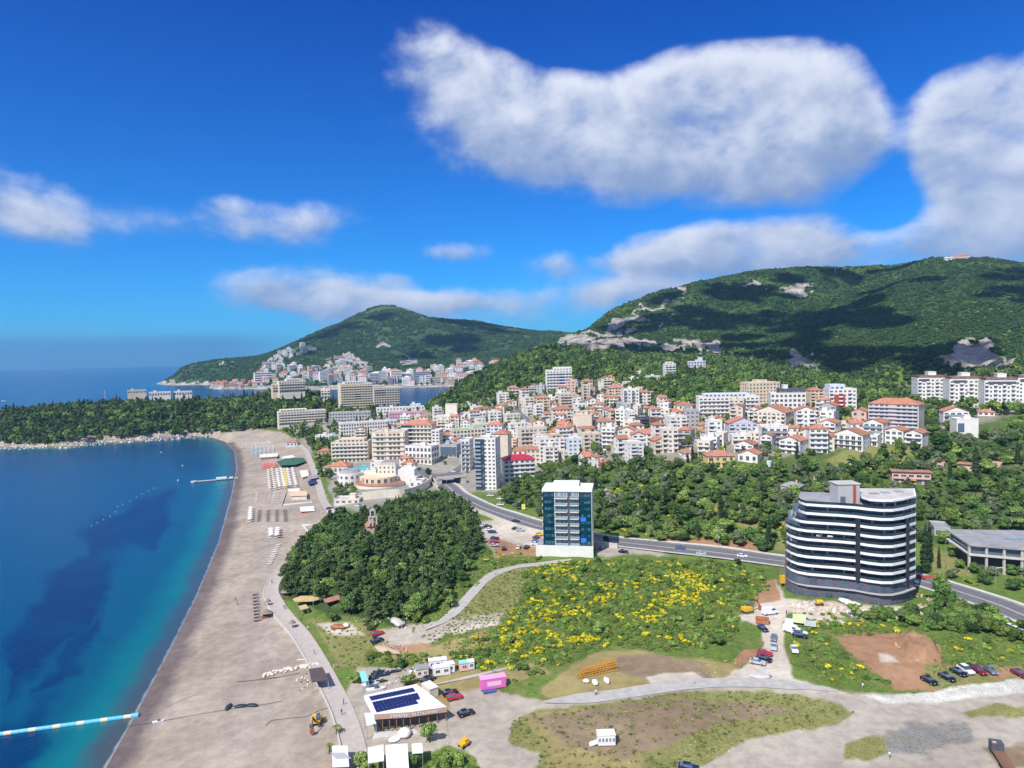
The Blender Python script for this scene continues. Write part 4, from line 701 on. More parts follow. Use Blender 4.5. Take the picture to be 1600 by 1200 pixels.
for i, (px, py, hp) in enumerate(FILL):
    wl, wn = random.choice([(white,'white'),(white,'white'),(offw,'cream'),(beige,'beige'),(rose,'rose'),(cream,'sandy'),(bluew,'pale blue')]); rf, rn = random.choice([('hip','hipped roof'),('gable','gable roof'),('flat','flat roof'),('flat','flat roof'),('gablex','ridge roof')])
    cand = sorted((math.hypot(o.location.x-G(px,py).x, o.location.y-G(px,py).y), o['label']) for o in C.objects if o.get('category') and o.type == 'EMPTY' and not o['label'].startswith('small'))
    for _, l_ in cand:
        w_ = l_.replace(',', '').split()[:7]
        while w_[-1] in ('of','the','with','and','in','on','a','to','by','at','right','left','half','standing','its','one','last','stuck','two','three'): w_.pop()
        lab = 'small %s house with %s near the %s' % (wn, rn, ' '.join(w_))
        if lab not in USEDL: break
    USEDL.add(lab)
    T(lab, HS, px, py, hp*1.5+6, hp, 2 if hp < 11 else 3, random.choice([-18,-12,12,18]), 8+hp*.2, wl, rf, None, random.choice(['punch','mixed','punch']))
for lb, px, py, w_, hp, fl, wl, rf in [('cream two floor block joining the castle hotel and the round wing', 580, 752, 26, 15, 2, offw, 'flat'), ('white block left of the castle hotel tower behind its terrace', 590, 742, 22, 18, 3, white, 'flat'), ('cream block right of the castle hotel tower with small windows', 638, 752, 24, 20, 3, offw, 'flat'), ('low white terrace building at the corner above the knoll', 652, 762, 26, 9, 1, white, 'flat'), ('long low cream house row beside the promenade car park', 545, 788, 44, 6, 1, offw, 'flat'), ('white block with orange corner roofs between the arcade and the castle hotel', 640, 737, 26, 12, 2, offw, 'hip'), ('pale hotel pavilion with grey roof among the beach trees', 458, 698, 20, 7, 1, bluew, 'hip'), ('white low pavilion among the dark trees behind the beach', 506, 688, 26, 7, 1, white, 'flat'), ('grey glazed hall at the top of the bridge street', 728, 724, 20, 12, 2, greyp, 'flat')]:
    T(lb, 'building', px, py, w_, hp, fl, -14, 10, wl, rf, None, 'punch', name='hotel_block')

# smaller houses that close the gaps between the others
rs3 = random.Random(77); TP = [(690,650),(760,650),(860,600),(960,600),(1010,640),(1100,640),(1180,660),(1290,650),(1400,690),(1290,722),(1150,712),(1010,722),(890,710),(840,735),(790,700),(700,700),(600,690),(540,690)]; nf = 0; OWN = [(x, y, r) for x, y, r in FOOT]
while nf < 115:
    cand = [(rs3.uniform(540, 1400), rs3.uniform(598, 735)) for _ in range(60)]; PG = GN_([c_[0] for c_ in cand], [c_[1] for c_ in cand]); done = False
    for (px, py), g in zip(cand, PG):
        if nf >= 115 or segdist(np.array([px]), np.array([py]), TP)[0] < 0 or any((g[0]-x)**2+(g[1]-y)**2 < (r*.66+3.2)**2 for x, y, r in FOOT): continue
        _gc[(px, py)] = Vector(g); dd = g[1]; wl, wn = rs3.choice([(white,'white'),(white,'white'),(offw,'cream'),(offw,'cream'),(white,'white'),(greyp,'grey'),(beige,'beige')]); rf, rn = rs3.choice([('hip','hipped tile roof'),('gable','gable roof'),('flat','flat roof'),('flat','flat roof'),('flat','flat roof'),('gablex','ridge roof')]); fl = rs3.choice([2,3,3,4,5])
        near = sorted((math.hypot(o.location.x-g[0], o.location.y-g[1]), o['label']) for o in C.objects if o.get('category') and o.type == 'EMPTY' and not o['label'].startswith(('small', 'little')))
        for _, l_ in near:
            w_ = l_.replace(',', '').split()[:7]
            while w_[-1] in ('of','the','with','and','in','on','a','to','by','at','right','left','half','standing','its','one','last','stuck','two','three'): w_.pop()
            lab = 'little %s house with %s beside the %s' % (wn, rn, ' '.join(w_))
            if lab not in USEDL: break
        USEDL.add(lab); T(lab, HS, px, py, rs3.uniform(9, 14)*F/dd, fl*3.1*F/dd, fl, rs3.choice([-18,-12,12,18]), rs3.uniform(7, 10), wl, rf, None, rs3.choice(['punch','mixed','balc'])); nf += 1
# ---------------------------------------------------------------- roads
ROADS = []
def ribbon_pts(pix, step=3.0):
    P = [G(*p) for p in pix]; xy = [(p.x, p.y) for p in P]; out = []
    for i in range(len(xy)-1):
        p0, p1, p2, p3 = xy[max(i-1,0)], xy[i], xy[i+1], xy[min(i+2,len(xy)-1)]; n = max(2, int(math.dist(p1, p2)/step))
        for k in range(n):
            t = k/n; out.append(tuple(.5*(2*p1[j]+(p2[j]-p0[j])*t+(2*p0[j]-5*p1[j]+4*p2[j]-p3[j])*t*t+(3*p1[j]-p0[j]-3*p2[j]+p3[j])*t**3) for j in (0,1)))
    return out+[xy[-1]]
def road(name, pix, w, m_, lift=.12, off=0.0, z=None, clear=True, cross=5):
    c = np.array(ribbon_pts(pix) if not isinstance(pix, np.ndarray) else pix); tg = np.gradient(c, axis=0); tg /= np.linalg.norm(tg, axis=1)[:,None]; nr = np.stack([-tg[:,1], tg[:,0]], 1)
    s = np.linspace(-w/2, w/2, cross)[None]*(np.ones((len(c),1)) if name != 'track' else (np.clip(np.minimum(np.arange(len(c)), np.arange(len(c))[::-1])/4+.15, 0, 1)*(1+.18*fbm(np.arange(len(c))/3, np.arange(len(c))*0+w, 2)))[:,None])+off; X_ = c[:,0:1]+nr[:,0:1]*s; Y_ = c[:,1:2]+nr[:,1:2]*s; Zc = np.maximum(H(c[:,0], c[:,1]), 0)
    k = 9; Zc = np.convolve(np.pad(Zc, k//2, mode='edge'), np.ones(k)/k, 'valid'); Zl = np.maximum(H(X_, Y_), 0); Zr = np.maximum(Zc[:,None]+0*X_, Zl)+lift
    o = grid_mesh(name, X_, Y_, Zr, m_); 
    if clear: ROADS.append((c, w/2+abs(off)+1.0))
    return o, c, Zr
MAIN = [(686,752),(701,761),(714,773),(745,789),(787,805),(832,820),(880,832),(942,844),(1006,852),(1062,858),(1110,863),(1170,871),(1230,879),(1300,889),(1365,897),(1424,905),(1450,911),(1506,928),(1560,946),(1606,965),(1680,992)]
o, mc, mz = road('road', MAIN, 12.5, asph, .18)
for nm, off, w_ in (('road_edge_line', -5.9, .28), ('road_edge_line', 5.9, .28), ('road_centre_line', -.25, .24), ('road_centre_line', .25, .24)): road(nm, mc, w_, line_w, .26, off, clear=False, cross=2)
road('pavement', mc, 2.2, concp, .32, 7.6); road('pavement', mc, 1.4, concp, .30, -7.1)
road('town_road', [(686,752),(668,742),(655,733)], 9, asph, .15); road('town_road', [(845,674),(828,664),(815,650),(806,642)], 9, asph, .2)
road('town_street', [(700,742),(716,733),(740,716)], 7, asph, .2)
road('track', [(664,986),(690,972),(712,955),(728,938),(748,916),(772,897),(808,886),(850,881),(900,873)], 4.2, gravel, .14)
road('track', [(850,1098),(905,1092),(960,1086),(1060,1071),(1120,1067),(1180,1067),(1260,1073),(1310,1081)], 5.2, gravel, .14)
road('track', [(820,1038),(760,1052),(700,1066),(670,1074)], 1.6, gravel, .12)
PROM = [(576,1260),(560,1200),(549,1152),(535,1110),(514,1068),(494,1030),(470,992),(447,966),(432,945),(424,925),(432,905),(452,878)]
o, pc, pz = road('promenade', PROM, 5.6, conc, .25)
road('promenade', [(520,806),(506,785),(500,765),(493,742),(485,722),(478,705),(462,692)], 5, conc, .3)
def wall_along(name, c, off, h, th, m_, label, cat):
    c = np.array(c); tg = np.gradient(c, axis=0); tg /= np.linalg.norm(tg, axis=1)[:,None]; nr = np.stack([-tg[:,1], tg[:,0]], 1); b = MB(); p = c+nr*off; q = c+nr*(off+th); z = np.maximum(H(p[:,0], p[:,1]), 0)
    vs = []
    for i in range(len(c)): vs += [(*p[i], z[i]-1.5), (*p[i], z[i]+h), (*q[i], z[i]+h), (*q[i], z[i]-1.5)]
    fs = []
    for i in range(len(c)-1):
        a = 4*i; fs += [(a,a+4,a+5,a+1),(a+1,a+5,a+6,a+2),(a+2,a+6,a+7,a+3)]
    fs += [(0,1,2,3), (4*len(c)-1,4*len(c)-2,4*len(c)-3,4*len(c)-4)]
    return tag(b.add(vs, fs).obj(name, m_), label, cat)
wall_along('promenade_wall', pc, 2.9, .9, .3, concp, 'low pale wall between the bare beach and the promenade', 'wall')
wall_along('retaining_wall', mc[:70], -9.5, 2.2, .5, concp, 'pale retaining wall along the road above the wooded knoll', 'wall')
wall_along('garden_wall', ribbon_pts([(1290,735),(1330,728),(1385,722)]), 0, 1.5, .3, offw, 'pale wall crossing the slope below the villas', 'wall')
wall_along('slope_wall', ribbon_pts([(1165,579),(1200,570),(1240,572),(1268,574)]), 0, 5, .6, concp, 'long pale retaining wall at the foot of the mountain', 'wall')
wall_along('roadside_wall', ribbon_pts([(1090,578),(1130,572),(1160,568)]), 0, 4, .6, concp, 'short pale wall beside the grey blue block', 'wall')
wall_along('hotel_wall', ribbon_pts([(566,782),(600,778),(640,775),(668,762),(676,752)]), 0, 5, .5, offw, 'tall cream garden wall of the castle like hotel', 'wall')
# underpass bridge
a = G(688, 757); b_ = G(722, 755)
t = empty('bridge', (a+b_)/2, math.atan2(b_.y-a.y, b_.x-a.x), 'flat road bridge over the main road at the town entrance', 'bridge'); L = (b_-a).length
MB().box(-L/2-3, L/2+3, -1, 16, 4.6, 5.3).obj('deck', asph, t); MB().box(-L/2-3, L/2+3, -1.4, -1, 4.3, 6.3).obj('parapet', concp, t); MB().box(-L/2-3, -L/2+1, -1, 16, -2, 4.6).obj('abutment', concp, t); MB().box(L/2-1, L/2+3, -1, 16, -2, 4.6).obj('abutment', concp, t)
# ---------------------------------------------------------------- dark curved building
def poly_at(pix, z): return wp(pix, z)
fr = [(1229,886),(1236,891),(1246,895),(1262,898),(1285,900),(1310,902),(1337,905),(1358,909),(1378,911.5),(1395,911.5),(1412,908),(1431,901)]
def front(x0, dx=0.0, push=0.0):
    if x0 > 1229:
        yb = float(np.interp(x0+18, [p[0] for p in fr], [p[1] for p in fr])); f = [(x0, yb-9), (x0+5, yb-4.5), (x0+12, yb-1.2)]+[p for p in fr if p[0] > x0+18]
    else: f = fr
    return [(x, y+push) for x, y in poly_at(f, 16.5)]
def foot(x0, push=0.0, x1=None):
    f = front(x0, push=push)
    if x1: f = [p for p in f if p[0] <= x1]
    l, r = f[0], f[-1]; return f+[(r[0]+6.4, r[1]+11.6-push), (l[0]+6.6, l[1]+14.2-push)]
bc = poly_at([(1330,905)], 16.5)[0]
cb = empty('curved_building', (bc[0], bc[1], 8), 0, 'dark curved eleven floor building ringed by white balcony bands', AP)
def loc(pts): return [(x-bc[0], y-bc[1]) for x, y in pts]
for (x, y) in foot(1229): keep_clear(x, y, 5)
for fx in range(4): keep_clear(bc[0]-20+fx*12, bc[1]+7, 9)
wband = mat('white_fascia', (.80,.80,.82), rough=.5); deck = mat('balcony_deck', (.12,.115,.12)); dbrick = mat('slate_brick', (.11,.11,.14), var=.18, vs=1.5, bump=.2)
b = MB().prism(loc(foot(1229, 1.2)), -4, 8.4); b.obj('base', dbrick, cb)
XS = {7: 1248, 8: 1248, 6: 1239}
for k in range(10):
    x0 = XS.get(k, 1229); z = 8.5+3.12*k
    if k == 9:
        f = [p for p in front(1229) if p[0]-bc[0] > 3]; f = [(f[0][0]-.5, f[0][1]+4)]+f; pl = loc(f+[(f[-1][0]+6.3, f[-1][1]+11.5), (f[0][0]+5, f[-1][1]+14)])
        s_ = MB().prism(pl, z, z+.62).obj('roof_slab', wband, cb); MB().prism([(x*.97+.3, y*.94+.6) for x, y in pl], z+.625, z+.72).obj('roof_surface', flat, s_)
        q = MB()
        for i in range(3): q.box(8+i*5.5, 11+i*5.5, 7, 10, z+.73, z+1.1)
        for i in range(3): MB().box(9+i*5, 11.6+i*5, 3.5+i, 6+i, z+.73, z+1.0).obj('skylight', flatg, s_)
        continue
    pl = loc(foot(x0)); s_ = MB().prism(pl, z-.25, z+.60).obj('floor_slab', wband, cb); MB().prism(loc(foot(x0, .35)), z+.625, z+.66).obj('deck', deck if k < 8 else flatg, s_)
    if k < 9:
        x1 = XS.get(k+1, x0) if k < 8 else x0; f = front(x0, push=.28); rl = MB(); gl = [(x-bc[0], y-bc[1]) for x, y in f]
        vs = [(x, y, z+.66) for x, y in gl]+[(x, y, z+1.55) for x, y in gl]+[(x, y+.05, z+1.55) for x, y in gl]+[(x, y+.05, z+.66) for x, y in gl]; n = len(gl)
        fs = [(i, i+1, n+i+1, n+i) for i in range(n-1)]+[(n+i, n+i+1, 2*n+i+1, 2*n+i) for i in range(n-1)]+[(2*n+i, 2*n+i+1, 3*n+i+1, 3*n+i) for i in range(n-1)]
        rl.add(vs, fs).obj('balcony_rail', dkrail, s_)
    if k < 8 or True:
        xn = max(x0, XS.get(k, x0)); f = [p for p in front(xn, push=2.1)]
        if k == 8: f = [p for p in f if p[0]-bc[0] > 4]
        l, r = f[0], f[-1]; pl = loc(f+[(r[0]+3.6, r[1]+8.4), (l[0]+5.6, l[1]+10.4)]); pl = [(x+(1.6 if i == 0 else 0), y) for i, (x, y) in enumerate(pl)]
        rw = MB().prism(pl, z+.67, z+2.86).obj('glazed_front', darkg, cb)
        for i in range(len(f)-1):       # mullion piers and wood panels between glass bays
            p, q = f[i], f[i+1]; n = max(1, int(math.dist(p, q)/3.2))
            for j in range(n):
                u = (j+.5)/n; x = p[0]+(q[0]-p[0])*u-bc[0]; y = p[1]+(q[1]-p[1])*u-bc[1]; 
                if random.random() < .8: MB().box(x-.35, x+.35, y-.14, y+.3, z+.68, z+2.85).obj('wall_pier', [brown, dkgrey, greyp, MATS['slate_brick'], MATS['slate_brick']][random.randrange(5)], cb)
for px, dw in ((1341, 1.3), (1417, 1.1)):
    p = front(1229); xs = [q[0] for q in p]; x = np.interp(px, [q[0] for q in fr], xs); y = np.interp(x, xs, [q[1] for q in p]); MB().box(x-bc[0]-dw/2, x-bc[0]+dw/2, y-bc[1]-.45, y-bc[1]+3, 8.4, 8.5+3.12*6+2.5).obj('dark_pillar', mat('near_black_cladding', (.03,.032,.045)), cb)
MB().box(-2.5, 5.3, 4.5, 10.5, 8.5+3.12*8+.7, 8.5+3.12*8+7.4).obj('stair_tower', greyp, cb); MB().box(-2.8, 5.6, 4.2, 10.8, 8.5+3.12*8+7.41, 8.5+3.12*8+7.7).obj('stair_tower_roof', flat, cb); MB().box(2.9, 3.8, 4.2, 4.49, 8.5+3.12*8+.7, 8.5+3.12*8+7.3).obj('red_strip', redp, cb); MB().box(-1.6, .2, 4.4, 4.49, 8.5+3.12*8+.8, 8.5+3.12*8+3.2).obj('roof_door', darkg, cb)
f = front(1229, push=1.2); BWIN = {h_: MB().box(-1.1,1.1,-.05,.1,0,h_,0).box(-.04,.04,-.08,-.051,0,h_,1).mesh('window', [darkg, dkgrey]) for h_ in (1.5, 2.8)}
for i in range(len(f)-1):
    p, q = f[i], f[i+1]; n = max(1, int(math.dist(p, q)/3.4)); ang = math.atan2(q[1]-p[1], q[0]-p[0])
    for j in range(n):
        u = (j+.5)/n
        for zz, hh in ((.6, 1.5), (4.9, 2.8)):
            link('window', BWIN[hh], cb, (p[0]+(q[0]-p[0])*u-bc[0], p[1]+(q[1]-p[1])*u-bc[1]-.02, zz), ang)
l = loc(front(1229, push=1.1)); MB().add([(x, y, 4.2) for x, y in l]+[(x, y-1.2, 4.2) for x, y in l]+[(x, y, 4.5) for x, y in l]+[(x, y-1.2, 4.5) for x, y in l], [f_ for i in range(len(l)-1) for n in [len(l)] for f_ in ((i,i+1,n+i+1,n+i),(n+i,n+i+1,3*n+i+1,3*n+i),(3*n+i,3*n+i+1,2*n+i+1,2*n+i))]).obj('ledge', greyp, cb)
MB().box(24, 27.5, -3.2, -.8, 9.4, 9.6).obj('awning', redp, cb)
for (px, py) in ((1283,849),(1300,851)):
    x, y = poly_at([(px, py+51)], 16.5)[0]; MB().box(x-bc[0]-1, x-bc[0]+1, y-bc[1]+1.3, y-bc[1]+1.4, 21.7, 23.1).obj('blind', offw, cb)
# ---------------------------------------------------------------- glass fronted tower
c, rz, Wd, h, dist = place(890, 871, 82, 86, -5, 15); c.x, c.y = c.x*1.012, c.y*1.012; c.z += 4.0
gt = empty('glass_tower', c, rz, 'eight floor tower with teal glass corners and white middle balconies beside the road', AP); dp = 15; keep_clear(c.x, c.y, 14)
MB().box(-Wd/2, Wd/2, -dp/2, dp/2, -3, h).obj('wall', offw, gt)
MB().box(-Wd/2-.25, Wd/2+.25, -dp/2-.5, dp/2+.2, h+.004, h+1.0).obj('roof', wroof, gt); MB().box(-Wd/2+4, Wd/2-6, -1, 5.5, h+1.01, h+2.6).obj('roof_deck', wroof, gt)
fh = h/8; TWIN = MB().box(-1.8,1.8,-.02,.05,0,2.0,0).box(-.9,-.1,-.04,-.021,0,2.0,1).box(.8,1.1,-.04,-.021,0,2.0,1).mesh('window', [mat('reflecting_pane', (.18,.30,.42), rough=.15, spec=.7), greyp])
MATS['reflecting_teal'] = glass_mat('reflecting_teal', (.004,.04,.07), (.06,.16,.20), .05, .8)
for x0, x1 in ((-.5, -.265), (.24, .485)): 
    pn = MB().box(Wd*x0, Wd*x1, -dp/2-.3, -dp/2-.004, 0, h-.05).obj('curtain_glass', tealg, gt)
    for f in range(8):
        for i in range(3): MB().box(Wd*x0+.9+i*1.4, Wd*x0+2.1+i*1.4, -dp/2-.33, -dp/2-.301, f*fh+.8, f*fh+2.0).obj('window', MATS['reflecting_teal'], pn)
MB().box(Wd*.01, Wd*.055, -dp/2-.9, -dp/2-.004, 0, h-.05).obj('dark_pillar', dkgrey, gt)
for f in range(8):
    for x0, x1 in ((-.26, .005), (.06, .235)):
        cx_ = Wd*(x0+x1)/2; w_ = Wd*(x1-x0); MB().box(cx_-w_/2, cx_+w_/2, -dp/2-1.56, -dp/2-.2, f*fh-.08, f*fh+.139).obj('floor_band', offw, gt); o = link('balcony', bal_mesh(w_, 1.5, offw, 'glass'), gt, (cx_, -dp/2-.005, f*fh+.3), 0); link('window', TWIN, gt, (cx_, -dp/2, f*fh+.4), 0).scale = (w_/4, 1, 1)
    link('balcony', bal_mesh(6, 1.1, offw, 'solid'), gt, (-Wd/2, 2, f*fh+1), -math.pi/2)
for z in (3.65, 0.6): MB().box(Wd*.27, Wd*.38, -dp/2-.4, -dp/2-.34, fh*z, fh*z+1.7).obj('blue_banner', mat('banner_blue', (.03,.20,.75), rough=.5), gt)
MB().box(-Wd/2-3, Wd/2+.5, -dp/2-3.5, -dp/2-.6, -8, 0).obj('plinth', white, gt); MB().box(-Wd/2-3, -Wd/2-.3, -dp/2-.59, dp/2, -8, -.1).obj('terrace', flatg, gt)
MB().box(-Wd/2-3, Wd/2+.5, -dp/2-3.7, -dp/2-3.51, -8, .9).obj('terrace_wall', white, gt)
# ---------------------------------------------------------------- castle like hotel above the promenade
c, rz, Wd, h, dist = place(608, 758, 34, 32, -14, 12)
t = empty('castle_hotel', c, rz, 'cream hotel like a small castle with a tower and a curved tiled terrace', HO); keep_clear(c.x, c.y, 18); keep_clear(c.x-14, c.y, 14)
MB().box(-Wd/2, Wd/2, -6, 6, -6, h).obj('tower', offw, t); MB().box(-Wd/2+.5, Wd/2-.5, -5.4, 5.4, h+.01, h+.3).obj('tower_roof', flatg, t)
m_ = MB()
for i in range(7): MB().box(-Wd/2+i*Wd/7+.3, -Wd/2+i*Wd/7+1.5, -6.1, -5.5, h+.004, h+1.2).obj('merlon', offw, t)
MB().box(Wd/2+.01, Wd/2+13, -4, 8, -6, h*.72).obj('side_wing', white, t); MB().box(-Wd/2-16, -Wd/2-.01, -4, 9, -6, h*.42).obj('low_wing', offw, t)
def arc(cx, cy, r, a0, a1, n=18): return [(cx+r*math.cos(R(a)), cy+r*math.sin(R(a))) for a in np.linspace(a0, a1, n)]
MB().prism(arc(-5, -5, 13, 180, 360), -6, 7.0).obj('round_hall', cream, t); MB().prism(arc(-5, -5, 17, 175, 365), -6.5, 2.2).obj('terrace', offw, t)
MB().prism(arc(-5, -5, 17.4, 178, 362), 2.21, 2.9, top=arc(-5, -5, 14.5, 178, 362)).obj('terrace_roof', tile, t)
for a in range(200, 345, 20): link('window', win_mesh(2, 2.6), t, (-5+13.05*math.cos(R(a)), -5+13.05*math.sin(R(a)), 3.4), R(a+90))
MB().prism(arc(-Wd/2-22, 0, 9, 0, 360, 24), -6, 8.5).obj('round_wing', white, t); MB().prism(arc(-Wd/2-22, 0, 8, 0, 360, 24), 8.51, 10.5, top=arc(-Wd/2-22, 0, 6, 0, 360, 24)).obj('round_roof', flatg, t)
for a in range(195, 346, 25):
    for z in (1, 5): link('window', win_mesh(1.6, 1.8), t, (-Wd/2-22+9.05*math.cos(R(a)), 9.05*math.sin(R(a)), z), R(a+90))
for f in range(5):
    for i in range(4): link('window', win_mesh(1.0, 1.5), t, (-Wd/2+2+i*(Wd-4)/3, -6, 8.5+f*3.1 if f*3.1+10 < h else h-2.2), 0) if 8.5+f*3.1+1.6 < h else None
MB().add([(p[0], p[1], 0) for p in [(0,0)]], []) if 0 else None
tag(MB().prism([(p.x, p.y) for p in (G(560,733), G(573,735), G(590,731), G(588,727), G(566,727))], 4, max(p.z for p in (G(560,733), G(573,735), G(590,731), G(588,727), G(566,727)))+.15).obj('swimming_pool', mat('pool_water', (.05,.50,.62), rough=.1)), 'turquoise swimming pool behind the castle like hotel', 'pool')
# chapel
g = G(583, 838); t = empty('chapel', g, .3, 'little stone chapel with open bell gable poking out of the pines', 'chapel'); keep_clear(g.x, g.y, 4)
MB().box(-2.6, 2.6, 0, 7, -3, 4.5).obj('nave', rose, t); MB().add([(-3,-.3,4.5),(3,-.3,4.5),(3,7.3,4.5),(-3,7.3,4.5),(0,-.3,6.6),(0,7.3,6.6)], [(0,1,4),(1,2,5,4),(2,3,5),(3,0,4,5),(0,3,2,1)]).obj('roof', tile, t)
bg_ = MB()
for x0, x1, z0, z1 in ((-2,-1.4,5,9),(1.4,2,5,9),(-.3,.3,5,9),(-2,2,9,9.6),(-1.3,-.7,9.6,12),(.7,1.3,9.6,12),(-1.3,1.3,12,12.6)): bg_.box(x0, x1, -.9, -.35, z0, z1)
bg_.add([(-1.3,-.9,12.6),(1.3,-.9,12.6),(0,-.9,13.6),(-1.3,-.35,12.6),(1.3,-.35,12.6),(0,-.35,13.6)], [(0,1,2),(3,5,4),(0,2,5,3),(1,4,5,2)]); bg_.obj('bell_gable', concp, t)
# concrete hall on the right edge
pl = wp([(1514,848),(1478,824),(1605,826),(1720,850),(1760,872),(1610,856)], 19.5); cx0 = sum(p[0] for p in pl)/6; cy0 = sum(p[1] for p in pl)/6
t = empty('concrete_hall', (cx0, cy0, 13.2), 0, 'long flat roofed concrete hall with glass front and pillars beyond the road', 'hall'); l = [(x-cx0, y-cy0) for x, y in pl]
for x, y in pl: keep_clear(x, y, 6)
keep_clear(cx0, cy0, 22); keep_clear(cx0-20, cy0, 14)
MB().prism(l, 5.0, 5.55).obj('roof', flatg, t); MB().prism(l, 1.2, 1.7).obj('floor_slab', concp, t); MB().prism([(x*.93, y*.9+1) for x, y in l], 1.71, 4.99).obj('glazed_wall', darkg, t); MB().prism([(x*.85, y*.8+2) for x, y in l], -8, 1.19).obj('basement', recess, t)
for k in range(9):
    u = k/8; x = l[0][0]+(l[4][0]-l[0][0])*u; y = np.interp(x, [l[0][0], l[5][0], l[4][0]], [l[0][1], l[5][1], l[4][1]]); MB().box(x+.2, x+.9, y+.3, y+1, -8, 1.19).box(x+.2, x+.9, y+.3, y+1, 1.71, 4.99).obj('pillar', concp, t)
for x, y in ((-6,4),(10,2)): MB().box(x, x+6, y, y+2, 5.56, 6.0).obj('skylight', railg, t)
T('flat roofed link building left of the concrete hall', 'hall', 1468, 838, 28, 12, 1, 10, 12, greyp, 'flat', flatg, style='grid', name='link_building')
# ---------------------------------------------------------------- restaurant with solar roof
zr = 8.8; rp = wp([(568.7,1086.7),(650.6,1068.7),(698.4,1104.8),(641,1113),(584.7,1116.5)], zr); cx0 = sum(p[0] for p in rp)/5; cy0 = sum(p[1] for p in rp)/5
t = empty('restaurant', (cx0, cy0, 4.2), 0, 'beach restaurant with white roof of solar panels and a brown lettered fascia', 'restaurant'); l = [(x-cx0, y-cy0) for x, y in rp]; keep_clear(cx0, cy0, 10)
MB().prism(list(reversed(l)), 3.6, 4.6).obj('roof', wroof, t)
fa = MB()
for i in (2, 3):
    (x0, y0), (x1, y1) = l[i], l[i+1]; dx, dy = x1-x0, y1-y0; n = math.hypot(dx, dy); nx, ny = -dy/n*-.15, dx/n*-.15
    if ny > 0: nx, ny = -nx, -ny
    fa.add([(x0,y0,3.4),(x1,y1,3.4),(x1,y1,4.7),(x0,y0,4.7),(x0+nx,y0+ny,3.4),(x1+nx,y1+ny,3.4),(x1+nx,y1+ny,4.7),(x0+nx,y0+ny,4.7)], [(0,1,2,3),(7,6,5,4),(0,3,7,4),(1,5,6,2),(3,2,6,7),(0,4,5,1)])
fa.obj('fascia', mat('brown_fascia', (.46,.31,.24), rough=.7), t)
MB().prism(list(reversed([(x*.8, y*.8+.9) for x, y in l])), -2, 3.59).obj('wall', recess, t)
for k in range(10):
    i = 2 if k > 5 else 3; u = (k/5.0)%1.0001 if k <= 5 else (k-5)/4.; p, q = (l[4], l[3]) if k <= 5 else (l[3], l[2]); x = p[0]+(q[0]-p[0])*(k/5 if k <= 5 else u); y = p[1]+(q[1]-p[1])*(k/5 if k <= 5 else u); MB().box(x*.97-.12, x*.97+.12, y+.25, y+.5, -2, 3.59).obj('post', brown, t)
MB().prism([(l[4][0]*1.0, l[4][1]-3.0), (l[2][0], l[2][1]-2.6), l[2], l[3], l[4]], -1.2, .15).obj('terrace', concp, t)
def panels(corners, nx, ny):
    A, B, C_, D = [Vector((*p, 0)) for p in wp(corners, zr+.6)]; o_ = Vector((cx0, cy0, 0)); b = MB()
    for i in range(nx):
        for j in range(ny):
            def q(u, v): p = (A*(1-u)+B*u)*(1-v)+(D*(1-u)+C_*u)*v-o_; return (p.x, p.y)
            g_ = .05; x0, x1, y0, y1 = (i+g_)/nx, (i+1-g_)/nx, (j+g_)/ny, (j+1-g_)/ny; b.prism([q(x0,y1), q(x1,y1), q(x1,y0), q(x0,y0)], 4.75, 4.85)
    b.obj('solar_array', mat('solar_cells', (.02,.03,.12), rough=.15, spec=.6), t)
panels([(576,1086),(645,1072),(649,1077.5),(579.5,1092)], 13, 2); panels([(581,1094.5),(652,1080),(656.5,1089.5),(585,1105)], 13, 3); panels([(585.2,1105.4),(650,1091.5),(654,1096.5),(588,1110.5)], 11, 1)
tx = bpy.data.curves.new('lettering', 'FONT'); tx.body = 'RESTAURANT'; tx.size = 1.05; tx.extrude = .05; tx.align_x = 'CENTER'
for (p, q), s_ in (((l[4], l[3]), 'EXPRESS'), ((l[3], l[2]), 'RESTAURANT')):
    tx = bpy.data.curves.new('lettering', 'FONT'); tx.body = s_; tx.size = 1.0; tx.extrude = .04; tx.space_character = 1.15; tx.align_x = 'RIGHT' if s_ == 'EXPRESS' else 'LEFT'; tx.materials.append(whitem)
    o0 = bpy.data.objects.new('lettering', tx); C.objects.link(o0); me_ = bpy.data.meshes.new_from_object(o0.evaluated_get(bpy.context.evaluated_depsgraph_get())); bpy.data.objects.remove(o0); o = bpy.data.objects.new('lettering', me_); C.objects.link(o); o.parent = t; a = math.atan2(q[1]-p[1], q[0]-p[0]); k = .93 if s_ == 'EXPRESS' else .05
    o.location = (p[0]+(q[0]-p[0])*k, p[1]+(q[1]-p[1])*k-.25, 3.65); o.rotation_euler = (R(90), 0, a)
# ---------------------------------------------------------------- small roofs and sheds given by their roof corners
def canopy(label, cat, pix, z0, hh, rm, name='canopy', posts=True, wall=None, closed=False, band=None):
    zz = z0+hh; pl = wp(pix, zz); cx, cy = sum(p[0] for p in pl)/len(pl), sum(p[1] for p in pl)/len(pl); t = empty(name, (cx, cy, z0), 0, label, cat); l = [(x-cx, y-cy) for x, y in pl]; keep_clear(cx, cy, 4)
    A = sum(l[i][0]*l[(i+1) % len(l)][1]-l[(i+1) % len(l)][0]*l[i][1] for i in range(len(l))); l = l if A > 0 else l[::-1]
    MB().prism(l, hh-.18, hh).obj('roof', rm, t)
    if band:
        MB().prism([(x*.93, y*.3) for x, y in l], hh+.01, hh+.05).obj('roof_band', band, t)
    if wall: MB().prism([(x*.93, y*.93) for x, y in l], -1.5, hh-.19).obj('wall', wall, t)
    if posts and not wall:
        for x, y in l: MB().tube((x*.92, y*.92, -1.5), (x*.92, y*.92, hh-.18), .1).obj('post', metal, t)
    return t
